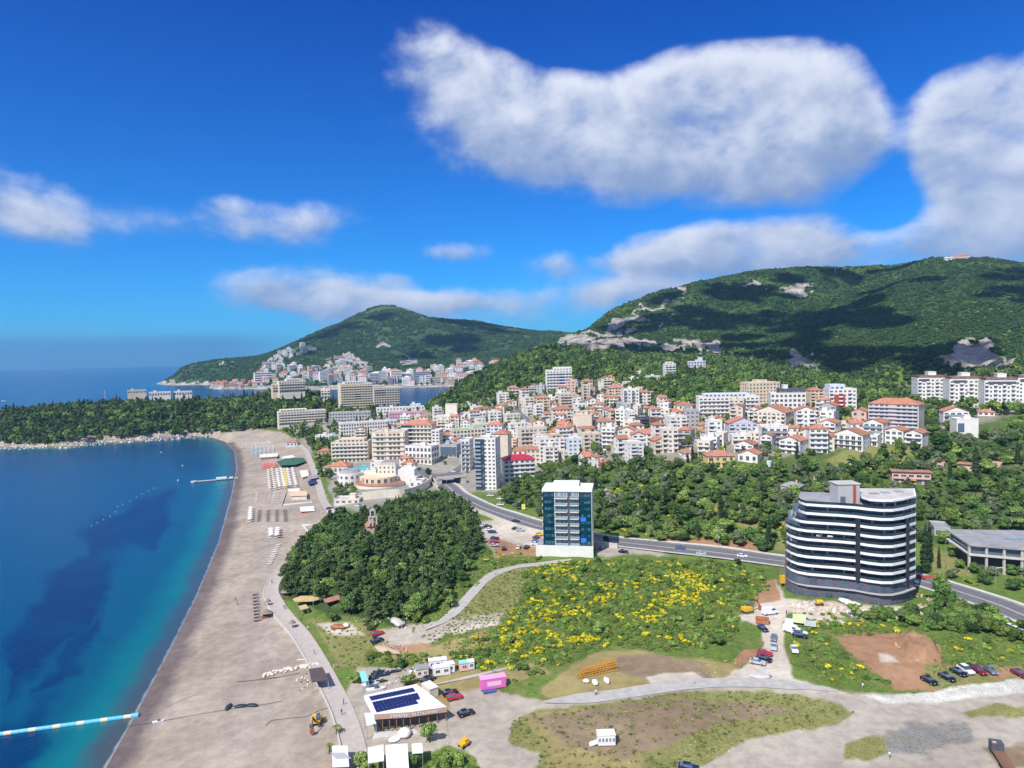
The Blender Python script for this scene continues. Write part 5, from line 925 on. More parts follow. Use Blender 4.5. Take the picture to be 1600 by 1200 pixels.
dkroof = mat('dark_brown_roof', (.105,.075,.075), var=.1)
canopy('dark brown roofed beach pavilion against the promenade', 'pavilion', [(482.5,1045),(504,1042),(514,1062),(487,1065.6)], 2.6, 3.2, dkroof, 'pavilion')
canopy('white kiosk with grey roof band at the foot of the promenade', 'kiosk', [(519,1165),(543,1165),(545.5,1197),(519.5,1198)], 2.8, 3.2, wroof, 'kiosk', wall=redp, band=greyp)
canopy('pale blue sheet canopy at the restaurant corner', 'canopy', [(569,1114),(583,1113),(588,1130),(573,1134)], 4, 3, bluew)
canopy('white tent roof nearest the promenade, left of three', 'tent', [(574.5,1168),(599,1163),(600,1188),(575,1192)], 4.2, 3, wroof, 'tent')
canopy('large white tent roof, middle of three', 'tent', [(602,1164),(636.5,1161.5),(639,1200),(604,1202)], 4.5, 3, wroof, 'tent')
canopy('small square white tent roof, right of three', 'tent', [(643,1162),(659.5,1160.5),(661,1175.5),(644,1177)], 4.8, 3, wroof, 'tent')
canopy('turquoise tarpaulin canopy beside the promenade bush', 'canopy', [(561,1049),(570,1048),(576,1063),(566,1066)], 4.6, 2.2, mat('turquoise_tarp', (.25,.62,.66)))
canopy('straw coloured beach bar roof in the trees by the promenade', 'beach bar', [(457,936),(470,931),(496,931),(503,935),(490,939),(462,940)], 3.4, 3.0, mat('straw', (.56,.42,.20), var=.15), 'beach_bar')
canopy('second smaller straw roof below the first beach bar', 'beach bar', [(466,947),(478,944),(482,950),(470,953)], 3.2, 2.6, MATS['straw'], 'beach_bar')
canopy('rust red lean-to roof beside the straw beach bar', 'shed', [(505,936),(530,929),(532,936),(509,942)], 3.8, 3.0, tiled, 'shed')
canopy('orange and white sun roof of the beach bar', 'beach bar', [(455,768),(479,767),(480,774),(454,775)], 2.6, 3.0, mat('peach_awning', (.80,.50,.34)), 'beach_bar', wall=offw)
canopy('long white flat roof behind the orange beach bar', 'beach bar', [(450,764),(468,763),(468,767),(452,768)], 2.6, 2.8, wroof, 'beach_bar', wall=offw)
canopy('white roofed beach bar with red side wall', 'beach bar', [(468,792),(490,791),(492,798),(470,799)], 2.6, 3.0, wroof, 'beach_bar', wall=redp)
canopy('white square canopy at the end of the yellow rows', 'canopy', [(468,735),(481,734),(483,743),(472,746)], 2.6, 3, offw, wall=offw)
canopy('dark blue awning group beside the promenade bend', 'canopy', [(481,751),(494,750),(496,755),(482,757)], 2.6, 2.6, mat('navy_awning', (.03,.04,.14)))
canopy('green thatched beach restaurant roof', 'beach bar', [(432,721),(446,716),(474,715),(478,721),(462,726),(438,727)], 2.6, 3.4, mat('green_thatch', (.05,.13,.08), var=.3, vs=2), 'beach_bar')
canopy('white roof between blue parasols and trees', 'beach bar', [(440,714),(456,711),(462,714),(446,717)], 2.6, 3, wroof, 'beach_bar', wall=offw)
canopy('cream low shed behind the blue parasols', 'shed', [(406,710),(434,708),(434,713),(406,715)], 2.4, 2.6, offw, 'shed', wall=tan)
canopy('long white beach club roof under the dark trees', 'beach bar', [(415,687),(440,683),(452,684),(450,689),(420,691)], 3, 3.4, wroof, 'beach_bar', wall=brown)
canopy('small white roof at the far end of the beach', 'beach bar', [(405,674),(420,672),(424,675),(410,677)], 3, 3, wroof, 'beach_bar', wall=offw)
canopy('pale blue roof among the beach trees', 'beach bar', [(464,690),(476,687),(480,691),(468,694)], 4, 4, bluew, 'beach_bar', wall=bluew)
canopy('dark hut at the tip of the sand', 'hut', [(344,671),(352,671),(352,673.5),(344,673.5)], 2.4, 2.4, dkroof, 'hut', wall=brown)
canopy('white shed near the sand tip', 'hut', [(390,672),(398,671),(399,674),(391,675)], 2.8, 2.4, wroof, 'hut', wall=offw)
canopy('grey glass roof pavilion above the promenade bend', 'pavilion', [(480,744),(495,741),(498,746),(484,749)], 2.8, 3.4, flatg, 'pavilion')
# white container kiosk alone in the field
def boxy(label, cat, name, px, py, w, dp_, h, rz, wm, rm=None, win=2, extra=None):
    g = G(px, py); brg = math.atan2(g.x, g.y); t = empty(name, g, R(rz)-brg, label, cat); keep_clear(g.x, g.y, w*.6); MB().box(-w/2, w/2, -dp_/2, dp_/2, .25, h).obj('wall', wm, t); MB().box(-w/2-.1, w/2+.1, -dp_/2-.1, dp_/2+.1, h+.004, h+.16).obj('roof', rm or wm, t)
    MB().box(-w/2+.2, w/2-.2, -dp_/2+.2, dp_/2-.2, -.3, .25).obj('base', dkgrey, t)
    for i in range(win): link('window', win_mesh(w/win*.5, h*.34), t, (-w/2+w/win*(i+.5), -dp_/2, h*.45), 0)
    if extra: extra(t, w, dp_, h)
    return t
def hatch(t, w, dp_, h): MB().add([(-w/2-.05,-.9,.5),(-w/2-.05,.9,.5),(-w/2-1.9,.9,-.1),(-w/2-1.9,-.9,-.1),(-w/2-.05,-.9,.6),(-w/2-.05,.9,.6),(-w/2-1.9,.9,0),(-w/2-1.9,-.9,0)], [(0,1,2,3),(7,6,5,4),(0,4,5,1),(1,5,6,2),(2,6,7,3),(3,7,4,0)]).obj('ramp', bluew, t)
boxy('white kiosk with side ramp standing alone on the dry field', 'kiosk', 'kiosk', 947, 1162, 4.0, 2.4, 2.6, 8, whitem, whitem, 5, hatch)
def pinkx(t, w, dp_, h): MB().box(-w*.25, w*.3, -dp_/2-.03, -dp_/2-.004, h*.35, h*.75).obj('sign_panel', mat('pale_pink', (.80,.55,.70)), t); MB().box(-w*.45, w*.05, -dp_/2-1.6, -dp_/2-.2, .0, .35).obj('blue_platform', darkblue, t)
boxy('bright pink container with pale sign panel', 'container', 'container', 770, 1074, 7, 2.5, 3.0, 12, mat('pink_paint', (.78,.16,.46), rough=.5), mat('pink_top', (.80,.35,.60)), 0, pinkx)
boxy('pastel pink and turquoise booth in the grass', 'booth', 'booth', 725, 1047, 2.6, 2.2, 2.4, 10, mat('salmon_paint', (.80,.48,.40)), MATS['turquoise_tarp'], 1)
boxy('pale blue booth right of the pastel pink one', 'booth', 'booth', 736, 1045, 1.7, 2, 2.4, 10, bluew, whitem, 1)
boxy('grey shed with cluttered roof left of the caravans', 'shed', 'shed', 659, 1056, 3.4, 3.4, 2.6, 8, offw, flatg, 2)
boxy('cream box container behind the restaurant', 'container', 'container', 672, 1086, 2.6, 4.6, 2.7, 28, offw, offw, 0)
boxy('rusty brown container at the track junction', 'container', 'container', 1191, 974, 4, 2.2, 1.7, 0, mat('rust', (.36,.14,.07), var=.3, vs=1), None, 0)
def carav(t, w, dp_, h):
    for s_ in (-1, 1): MB().tube((0, s_*(dp_/2-.3), .28), (0, s_*(dp_/2-.05), .28), .33, n=12).obj('wheel', dkgrey, t)
    MB().box(w/2, w/2+1.0, -.06, .06, .3, .4).obj('tow_bar', metal, t)
boxy('long white caravan, farther of the parked pair', 'caravan', 'caravan', 684, 1043, 5.2, 2.2, 2.5, 6, whitem, whitem, 3, carav)
boxy('white caravan nearest the gravel', 'caravan', 'caravan', 690, 1054, 4.8, 2.2, 2.5, 8, whitem, whitem, 2, carav)
boxy('short white camper at the right end of the caravans', 'caravan', 'caravan', 702, 1050, 2.8, 2.2, 2.6, 14, whitem, whitem, 1, carav)
# billboards
for lb, px, py, w_, h_, c1 in [('white and lime construction billboard at the junction', 1249, 977, 3.9, 2.8, (.70,.76,.42)), ('small white notice board left of the billboard', 1233, 978, 2.6, 1.7, (.74,.74,.76)), ('faded grey notice board right of the billboard', 1266, 982, 3.4, 1.7, (.50,.56,.58)), ('pale blue board hidden in the trees on the slope', 1203, 732, 3.4, 4, (.55,.66,.80)), ('yellow roadside banner by the parked cars', 818, 798, 2, 3, (.75,.72,.05))]:
    g = G(px, py); t = empty('billboard', g, -math.atan2(g.x, g.y), lb, 'billboard'); MB().box(-w_/2, w_/2, -.06, .06, .8, .8+h_).obj('panel', mat('board_'+str(px), c1, var=.15, vs=1.2), t)
    for x in (-w_*.4, w_*.4): MB().box(x-.06, x+.06, .07, .19, -.5, .8+h_).obj('post', metal, t)
    fr_ = MB().box(-w_/2, w_/2, -.1, -.065, .8, .92).box(-w_/2, w_/2, -.1, -.065, .68+h_, .8+h_).box(-w_/2, -w_/2+.12, -.1, -.065, .92, .68+h_).box(w_/2-.12, w_/2, -.1, -.065, .92, .68+h_); fr_.obj('board_frame', whitem, t)
# ---------------------------------------------------------------- vehicles
CARC = {'black': (.012,.013,.018), 'navy': (.015,.025,.07), 'grey': (.16,.18,.22), 'silver': (.45,.48,.52), 'white': (.78,.78,.80), 'red': (.50,.02,.04), 'blue': (.06,.13,.32), 'yellow': (.75,.50,.02), 'maroon': (.20,.015,.03)}
VP = {}
def vehicle(px, py, hd, colour, label, kind='car', group=None, z=0):
    g = G(px, py); g.z += .2+z; L, Wc, Ht = {'car': (4.3,1.78,1.46), 'suv': (4.7,1.9,1.72), 'van': (5.4,2.0,2.35)}[kind]; brg = math.atan2(g.x, g.y); keep_clear(g.x, g.y, 2.6)
    t = empty('car' if kind != 'van' else 'van', g, R(90-hd)-brg, label, 'car' if kind != 'van' else 'van', group); k = (kind, colour)
    if k not in VP:
        def prof(pts, w0, w1, z0, nm, m_):     # side profile (x, z) extruded, top narrower
            b = MB(); n = len(pts); zz = [p[1] for p in pts]; zm, zM = min(zz), max(zz)
            wd_ = lambda z_: w0+(w1-w0)*(z_-zm)/(zM-zm); b.add([(x, -wd_(z_)/2, z_) for x, z_ in pts]+[(x, wd_(z_)/2, z_) for x, z_ in pts], [tuple(range(n)), tuple(reversed(range(n, 2*n)))]+[(i, n+i, n+(i+1) % n, (i+1) % n) for i in range(n)]); return b.mesh(nm, m_)
        pm = mat('car_paint_'+colour, CARC[colour], rough=.25, spec=.6); h = L/2
        if kind == 'van': bd = [(-h,.35),(h,.35),(h,1.05),(h-.9,1.25),(h-1.5,2.3),(h-1.9,Ht),(-h+.15,Ht),(-h,2.1)]; cb_ = [(h-.95,1.30),(h-1.45,2.1),(h-2.5,2.1),(h-2.5,1.3)]; wd0, wd1 = Wc, Wc*.86
        else: bd = [(-h,.32),(h,.32),(h,.72),(h-.35,.84),(h-1.25,.92),(-h+.55,.98),(-h,.90)]; cb_ = [(h-1.3,.925),(h-2.05,Ht-.06),(-h+1.0,Ht-.06),(-h+.35,.985)]; wd0, wd1 = Wc, Wc*.95
        rf = [(h-2.0,Ht-.055),(h-2.15,Ht),(-h+1.15,Ht),(-h+.95,Ht-.055)]
        wb = MB().tube((0,-.12,0),(0,.12,0),.33,n=12); wm = wb.mesh('wheel', mat('tyre_rubber', (.02,.02,.02))); hm = MB().tube((0,-.14,0),(0,.14,0),.18,n=8).mesh('hub', metal)
        lm = MB().box(-.04,.04,-.2,.2,-.07,.07); VP[k] = (prof(bd, wd0, wd1, 0, 'body', pm), prof(cb_, Wc*.90, Wc*.76 if kind != 'van' else Wc*.9, 0, 'cabin', darkg), None if kind == 'van' else prof(rf, Wc*.77, Wc*.70, 0, 'roof', pm), wm, lm.mesh('headlight', whitem), lm.mesh('tail_light', redp), h, hm)
    bo, ca, ro, wh, hl, tl, h, hm = VP[k]; link('body', bo, t); c_ = link('cabin', ca, t)
    if kind == 'van': c_.scale = (1, 1.03, 1)
    if ro: link('roof', ro, t)
    for x in (-h+.85, h-.85):
        for y in (-1, 1): w_ = link('wheel', wh, t, (x, y*(Wc/2-.1), .33)); link('hub', hm, w_)
    for y in (-.6, .6): link('headlight', hl, t, (h-.03, y, .62)); link('tail_light', tl, t, (-h+.03, y, .72))
    return t
V = vehicle
for a in [(1192,985,150,'navy','navy car slanting at the edge of the broom thicket'),(1209,1000,185,'grey','grey car parked at the track side above its twin'),(1209,1014,182,'silver','silver grey car directly below the grey one on the track'),(1241,1018,170,'white','white car alone on the right side of the track'),
 (1195,1024,100,'red','crimson car parked across the dirt'),(1194,1033,110,'black','dark car half behind the silver car'),(1184,1038,100,'silver','silver car nearest the crimson one'),(1203,960,55,'white','large white van beside the digger','van'),(1238,989,110,'white','white delivery van in front of the notice boards','van'),(1249,992,95,'white','white estate car beside the delivery van','suv'),(1250,996,95,'navy','dark blue car tight against the white estate','car'),
 (1452,1067,130,'black','black car at the left end of the row by the white track'),(1480,1062,130,'black','black car second in the row by the white track'),(1498,1054,130,'black','black car touching the white one by the white track'),(1509,1050,140,'white','white car in the middle of the row by the white track','suv'),(1528,1051,135,'maroon','dark plum car right of the white one','suv'),(1548,1051,150,'grey','blue grey car standing apart in the row'),(1593,1056,135,'maroon','dark car with red tail at the photo edge'),
 (1570,980,110,'silver','silver car parked beside the road behind the hedge'),(1579,983,110,'white','white car, first behind the hedge by the road'),(1588,987,110,'white','white car, second behind the hedge by the road'),(1597,992,110,'white','white car, third behind the hedge by the road'),(1076,1204,95,'navy','dark blue car cut off by the bottom of the photo'),
 (590,993,70,'red','red car under the pine on the gravel'),(589,1004,65,'navy','dark car alone on the gravel below the red car'),(669,1066,50,'black','black car beside the caravans','suv'),(703,1086,75,'black','black car behind the red car near the restaurant'),(710,1093,80,'red','red car right of the restaurant'),(728,1118,72,'black','black car alone on the yard gravel'),
 (766,776,95,'white','white car parked below the tall white tower'),(782,781,110,'white','white car at the start of the roadside row'),(788,783,110,'black','dark car in the roadside row'),(795,786,110,'navy','dark blue car in the roadside row'),(782,790,110,'white','white car in front of the roadside row'),(805,791,115,'grey','grey car under the roadside trees'),(812,796,115,'black','black car under the roadside trees'),
 (806,816,120,'black','black car driving on the curve of the road'),(806,828,100,'black','black car at the entrance of the dirt car park'),(813,830,100,'silver','silver car at the entrance of the dirt car park'),(754,823,95,'white','white car against the wood, top of the car park'),(762,824,100,'black','black car against the wood in the car park'),(765,829,90,'white','white car third down in the car park'),(769,833,90,'navy','dark car fourth down in the car park'),(773,843,80,'navy','dark blue car at the top of the lower parked group'),(772,848,80,'red','red and white car in the lower parked group'),(772,854,85,'silver','silver car at the bottom of the lower parked group'),(787,859,0,'black','small black car seen from behind at the grass edge'),(810,857,10,'white','white car seen from the front at the grass edge'),(823,857,20,'black','black car between the shrubs and the plinth'),(843,837,95,'yellow','bright yellow car by the glass tower'),(839,842,95,'maroon','dark red car below the yellow one'),(838,848,95,'blue','blue car by the plinth of the glass tower'),(837,852,95,'white','white car touching the plinth of the glass tower'),(749,841,70,'black','black car in the shade of the knoll trees'),
 (940,858,20,'blue','blue car right beside the glass tower'),(974,864,95,'black','black car on the gravel by the road'),(1063,858,98,'blue','blue car on the far lane of the road'),(1096,867,98,'silver','silver car on the near lane of the road'),(1160,871,98,'white','white car on the road left of the curved building'),(1436,904,110,'red','red car behind the curved building'),(1425,911,110,'white','white car at the back corner of the curved building'),
 (515,796,60,'navy','navy car in the promenade car park'),(517,801,95,'white','white car at the left of the promenade car park'),(530,802,70,'black','dark car alone in the promenade car park'),(520,806,90,'navy','dark blue car in front row of the promenade car park'),(525,809,95,'white','white car in front row of the promenade car park'),(534,796,90,'black','black car beside the white wall of the promenade car park'),
 (663,750,100,'white','white car at the street corner above the knoll'),(659,747,100,'silver','silver car at the street corner above the knoll'),(700,744,140,'black','dark car crossing the bridge'),(708,738,140,'white','white car on the street behind the bridge'),(826,664,150,'white','white car on the town road'),(835,668,150,'black','dark car on the town road'),(1280,709,100,'silver','silver car parked under the villas')]:
    if a[3] == 'white' and 'van' in a: pass
    V(*a)
# excavators
def digger(px, py, rz, label, scoop=None):
    g = G(px, py); t = empty('excavator', g, R(rz), label, 'excavator'); yl = mat('machine_yellow', (.72,.42,.03), rough=.5); dk = dkgrey; keep_clear(g.x, g.y, 4)
    for s_ in (-1, 1): MB().box(-1.7, 1.7, s_*1.1-.28, s_*1.1+.28, .05, .75).obj('track', dk, t)
    MB().box(-1.9, 1.2, -1.2, 1.2, .85, 2.0).obj('body', yl, t); MB().box(.0, 1.4, .3, 1.2, 2.01, 3.0).obj('cab', darkg, t)
    MB().tube((1.2,0,1.6),(3.6,0,3.9),.28,.22,8).obj('boom', dk, t); MB().tube((3.6,0,3.9),(5.2,0,1.6),.2,.16,8).obj('arm', dk, t); MB().add([(4.6,-.5,1.6),(5.5,-.5,1.6),(5.4,-.5,.5),(4.7,-.5,.3),(4.6,.5,1.6),(5.5,.5,1.6),(5.4,.5,.5),(4.7,.5,.3)], [(0,1,2,3),(7,6,5,4),(0,4,5,1),(1,5,6,2),(2,6,7,3),(3,7,4,0)]).obj('bucket', MATS['rust'], t)
digger(1168, 957, 20, 'yellow tracked excavator at the edge of the broom field'); digger(494, 1132, -85, 'yellow and black excavator working on the beach')
g = G(1280, 946); t = empty('cement_mixer', g, 0, 'yellow round tank machine on the building site', 'machine'); MB().tube((-1,0,1.2),(1.2,0,1.4),.9,.6,12).obj('drum', MATS['machine_yellow'], t); MB().box(-1.3,1.3,-.6,.6,.2,.55).obj('chassis', dkgrey, t)
for x in (-.9,.9): MB().tube((x,-.7,.3),(x,.7,.3),.3,n=10).obj('wheel', MATS['tyre_rubber'], t)
g = G(1223, 917); t = empty('hoist', g, 0, 'tall yellow hoist box at the left foot of the curved building', 'machine'); MB().box(-1,1,-.8,.8,1.6,4.4).obj('cabin', MATS['machine_yellow'], t); MB().box(-.8,-.6,-.2,.2,-1,9).box(.6,.8,-.2,.2,-1,9).obj('mast', metal, t)
g = G(725, 1166); t = empty('dumper', g, .8, 'small yellow site dumper at the thicket edge', 'machine'); MB().box(-1.1,1.1,-.8,.8,.5,1.1).obj('chassis', MATS['machine_yellow'], t); MB().box(-.2,1,-.7,.7,1.11,1.8).obj('skip', MATS['machine_yellow'], t)
for x in (-.8,.8):
    for y in (-.8,.8): MB().tube((x,y-.15,.35),(x,y+.15,.35),.38,n=10).obj('wheel', MATS['tyre_rubber'], t)
g = G(1563, 1186); t = empty('lorry', g, R(-18), 'dark lorry with empty brown loading bed at the lower right corner', 'lorry'); keep_clear(g.x, g.y, 5)
MB().box(-1.2,1.2,-5,1.2,.9,1.15).obj('loading_bed', brown, t); MB().box(-1.2,1.2,1.4,3.4,.6,2.6).obj('cab', dkgrey, t); MB().box(-1.0,-.3,1.5,1.8,2.61,2.9).obj('hatch', mat('pale_orange', (.7,.4,.2)), t)
for y in (-4,-2.8,2.4):
    for x in (-1,1): MB().tube((x-.15,y,.45),(x+.15,y,.45),.48,n=12).obj('wheel', MATS['tyre_rubber'], t)
# crane lattice stacked on the ground, big bags
orange = mat('crane_orange', (.62,.30,.04), rough=.6)
for k in range(4):
    a, e = G(902+k*3, 1060-k*1.5), G(966-k*2, 1047-k*2.5); t = empty('crane_section', a, 0, ['orange crane lattice lying lowest in the pile','orange crane lattice second in the pile','orange crane lattice third in the pile','orange crane lattice slanting over the top of the pile'][k], 'crane part', 'crane sections lying on the dry grass'); v = e-a; n = 12; s_ = Vector((0,0,.45+k*.25)); q = Vector((v.y,-v.x,0)).normalized()*.55
    for i, (o1, o2) in enumerate(((q, 0), (-q, 0), (Vector((0,0,0)), .9))): MB().tube(s_+o1+Vector((0,0,o2)), v+s_+o1+Vector((0,0,o2)), .09, n=5).obj('chord', orange, t)
    lt = MB()
    for i in range(n):
        p = v*(i/n)+s_; r_ = v*((i+1)/n)+s_; lt.tube(p+q, r_-q, .05, n=4); lt.tube(p+q, r_+Vector((0,0,.9)), .05, n=4); lt.tube(p-q, r_+Vector((0,0,.9)), .05, n=4)
    lt.obj('lattice', orange, t); keep_clear(a.x+v.x*.3, a.y+v.y*.3, 4); keep_clear(a.x+v.x*.8, a.y+v.y*.8, 4)
def blob(name, px, py, r, m_, label, cat, seed=0, group=None, z=0, lump=.25):
    bm_ = MB(); rs = random.Random(seed+px); n1, n2 = 7, 10; vs = []; 
    for i in range(n1+1):
        th = math.pi*i/n1
        for j in range(n2): ph = 2*math.pi*j/n2; k = 1+rs.uniform(-lump, lump)*math.sin(th); vs.append((r[0]*k*math.sin(th)*math.cos(ph), r[1]*k*math.sin(th)*math.sin(ph), r[2]*(1+math.cos(th))*.5*(1+rs.uniform(-lump, lump)*.4*math.sin(th))))
    bm_.add(vs, [(i*n2+j, (i+1)*n2+j, (i+1)*n2+(j+1) % n2, i*n2+(j+1) % n2) for i in range(n1) for j in range(n2)]); o = bm_.obj(name, m_, None, True); g = G(px, py) if isinstance(px, (int, float)) else px; o.location = (g.x, g.y, g.z-.1+z); o.rotation_euler.z = rs.uniform(0, 3); return tag(o, label, cat, group)
for i, (px, py, a, lb) in enumerate([(916,1066,.9,'white sack left of the pair under the crane parts'),(930,1068,1.7,'long white sack in the middle under the crane parts'),(948,1065,1.9,'long white sack at the right under the crane parts')]): blob('sack', px, py, (a,.8,1.0), whitem, lb, 'sack', i)
blob('rubble_heap', 1331, 946, (2.6,1.6,1.4), wroof, 'white heap of rubble before the curved building', 'rubble heap', 3, lump=.45); blob('rubble_heap', 1321, 941, (2.4,1.6,1.2), wroof, 'smaller white rubble heap left of the big one', 'rubble heap', 4, lump=.45)
blob('sand_heap', 1186, 1056, (3,1.6,.6), concp, 'pale heap of sand at the junction', 'heap', 5); blob('rubble_heap', 606, 1018, (5,1.8,1.3), tan, 'brown heap of scrap and earth by the gravel', 'rubble heap', 6, lump=.4); blob('rubble_heap', 622, 975, (4,2,1.6), concp, 'grey white heap of rubbish under the pines', 'rubble heap', 7, lump=.4); blob('wood_heap', 532, 981, (3,1.8,1.2), MATS['rust'], 'rusty heap of scrap beside the lawn', 'heap', 8, lump=.4)
blob('boat_cover', 541, 979, (1.5,1.2,1.2), offw, 'cream covered load beside the rusty heap', 'load', 8)
blob('sun_tent', 632, 1150, (2.1,1.7,1.9), wroof, 'white domed sun tent in front of the restaurant', 'tent', 9, lump=.08); blob('sun_tent', 617, 1157, (1.7,1.2,1.0), wroof, 'lower white sun tent left of the domed one', 'tent', 10, lump=.1)
# boulders: the row of pale stones on the beach, and rubble
stone = mat('pale_stone', (.62,.58,.50), var=.15)
for i in range(34):
    u = i/33; px = 411+85*u+random.uniform(-2,2); py = 1056-19*u+random.uniform(-2,2.5); blob('boulder', px, py, (random.uniform(.5,1.0), random.uniform(.4,.8), random.uniform(.5,.9)), stone, 'pale boulder in the stone groyne across the beach', 'boulder', i, 'boulders of the beach groyne')
def scatter_rocks(name, poly, n, smin, smax, m_, seed):
    rs = random.Random(seed); b = MB(); xs = [p[0] for p in poly]; ys = [p[1] for p in poly]; pts = []
    while len(pts) < n:
        x, y = rs.uniform(min(xs), max(xs)), rs.uniform(min(ys), max(ys))
        if segdist(np.array([x]), np.array([y]), poly)[0] > 0: pts.append((x, y))
    P = GN_([p[0] for p in pts], [p[1] for p in pts])
    for x, y, z in P:
        s_ = rs.uniform(smin, smax)
        if any((x-fx)**2+(y-fy)**2 < (fr_*.8)**2 for fx, fy, fr_ in FOOT): continue
        q = [(x+s_*rs.uniform(.5,1)*math.cos(a_), y+s_*rs.uniform(.5,1)*math.sin(a_)) for a_ in (0,1.2,2.5,3.8,5.1)]; b.prism(q, z-.2, z+s_*rs.uniform(.3,.9), rs.randrange(len(m_)), top=[(x+(a_-x)*.6, y+(b__-y)*.6) for a_, b__ in q])
    o = b.obj(name, m_); o['kind'] = 'stuff'; return o
scatter_rocks('rubble', [(1226,934),(1300,944),(1400,955),(1450,940),(1440,958),(1400,968),(1300,962),(1232,950)], 420, .2, .8, [whitem, stone, tan, rose, metal], 1)
scatter_rocks('rubble', [(1428,925),(1470,938),(1480,950),(1445,950)], 60, .2, .7, [stone, tan, rose], 2)
scatter_rocks('rubble', [(590,1005),(640,1010),(636,1022),(588,1018)], 90, .15, .5, [tan, brown, stone, MATS['rust']], 3)
scatter_rocks('rubble', [(540,965),(640,965),(640,982),(540,984)], 110, .15, .5, [whitem, brown, stone, darkblue, tan], 4)
scatter_rocks('stones', [(820,1110),(1100,1090),(1300,1110),(1080,1200),(830,1200)], 60, .1, .28, [stone, tan], 5)
scatter_rocks('stones', [(1060,1020),(1180,1025),(1180,1060),(1060,1060)], 60, .12, .3, [stone, tan], 6)
scatter_rocks('red_clods', [(1395,1000),(1430,988),(1462,1003),(1470,1028),(1430,1034),(1400,1012)], 260, .2, .8, [mat('red_soil', (.30,.16,.10), var=.3), tan], 7)
scatter_rocks('shore_rocks', [(0,688),(120,686),(200,684),(330,676),(332,684),(200,692),(110,700),(0,703)], 500, .8, 2.6, [mat('shore_stone', ROCK, var=.3, vs=.5), stone], 8)
scatter_rocks('yard_clutter', [(590,1046),(650,1044),(655,1062),(600,1072)], 60, .15, .5, [dkgrey, metal, tan, whitem], 9)
scatter_rocks('yard_clutter', [(462,1058),(490,1050),(490,1072),(468,1080)], 30, .2, .6, [bluew, brown, whitem, darkblue], 10)
# black float tubes, jet ski, floating pier of inflatables, boats
tubem = mat('black_rubber', (.03,.045,.05), rough=.5)
for i, px in enumerate((357, 376, 394)): blob('float_tube', px, 1106-i*1.4, (1.9,.8,.8), tubem, ['black float tube, nearest the sea of three','black float tube, middle of three','black float tube, nearest the promenade of three'][i], 'float', i, 'black float tubes on the beach', lump=.1)
def boat(px, py, L, rz, label, m_=None, z=0):
    g = G(px, py); t = empty('boat', g+Vector((0,0,z)), R(rz), label, 'boat'); w_ = L*.3; h = L*.16; b = MB(); n = 8
    o_ = [(L*(i/n-.5), w_/2*math.sqrt(max(0, 1-((i/n-.3)/.7)**2)) if i/n > .3 else w_/2) for i in range(n+1)]; ring = o_+[(x, -y) for x, y in reversed(o_[:-1])]
    b.prism([(x*.85, y*.6) for x, y in reversed(ring)], -h*.2, h, top=[(x, y) for x, y in reversed(ring)]); b.obj('hull', m_ or whitem, t); MB().box(-L*.1, L*.12, -w_*.25, w_*.25, h+.004, h*1.9).obj('cockpit', darkg, t)
boat(248, 1129, 3.0, 20, 'white and lime jet ski on the wet sand'); boat(6, 627, 12, 0, 'small white motor boat far out left of the headland'); boat(580, 1072, 5.5, 25, 'white boat on the yard behind the restaurant, with red stripe'); boat(588, 1080, 5.5, 15, 'second white boat on the yard, nearer the restaurant'); boat(643, 1049, 3.2, 80, 'white and red boat seen from its bow in the yard'); boat(562, 792, 6, 20, 'white boat on the grass by the cream wall')
for i, (px, py) in enumerate([(583,1062),(586,1058),(589,1054),(592,1051)]): boat(px, py, 3.6, 15, 'dark inflatable boat with white stripes, %s of four in a row' % ['first','second','third','last'][i], tubem)
for i, (px, py, a_) in enumerate([(601,1056,5),(606,1053,8),(620,1050,5),(597,1066,10)]): boat(px, py, 3.4, a_, ['dark boat right of the striped inflatables','dark boat behind the yard clutter','dark covered boat left of the red crate','black jet ski by the white boats'][i], tubem)
A, B = W(0,0,1), 0
wpx = lambda px, py, z=0: Vector((*wp([(px, py)], z)[0], z))
p0, p1 = wpx(-60, 1157), wpx(217, 1119); t = empty('inflatable_pier', p1, 0, 'long blue and sand striped inflatable pier reaching out to sea', 'pier'); n = 22
pb, pt_ = mat('pier_blue', (.10,.45,.72), rough=.4), mat('pier_tan', (.66,.58,.42), rough=.5)
for i in range(n): a_, b_ = (p0-p1)*(i/n), (p0-p1)*((i+.97)/n); MB().tube(a_+Vector((0,0,.25)), b_+Vector((0,0,.25)), .62 if i else .8, n=10).obj('float', pb if i % 3 != 1 else pt_, t); MB().tube(a_+Vector((.0,.7,.2)), b_+Vector((0,.7,.2)), .3, n=8).obj('side_tube', pt_ if i % 3 != 1 else pb, t)
p0, p1 = wpx(303, 754), wpx(372, 748); d_ = (p1-p0); t = empty('pier', p0, math.atan2(d_.y, d_.x), 'narrow pale jetty with white float house off the far beach', 'pier'); L = d_.length
MB().box(0, L, -1.2, 1.2, .5, .9).obj('deck', concp, t); MB().box(L*.5, L*.74, -1.8, 1.8, .91, 2.4).obj('float_house', whitem, t); MB().box(L*.80, L*.88, -1.6, 1.6, .91, 1.9).obj('gangway_house', whitem, t); MB().tube((0,0,.2),(0,0,1.2),2.4,n=14).obj('round_end', concp, t)
for k in range(8): MB().tube((L*(k+.5)/8, 0, -3), (L*(k+.5)/8, 0, .5), .25).obj('pile', concp, t)
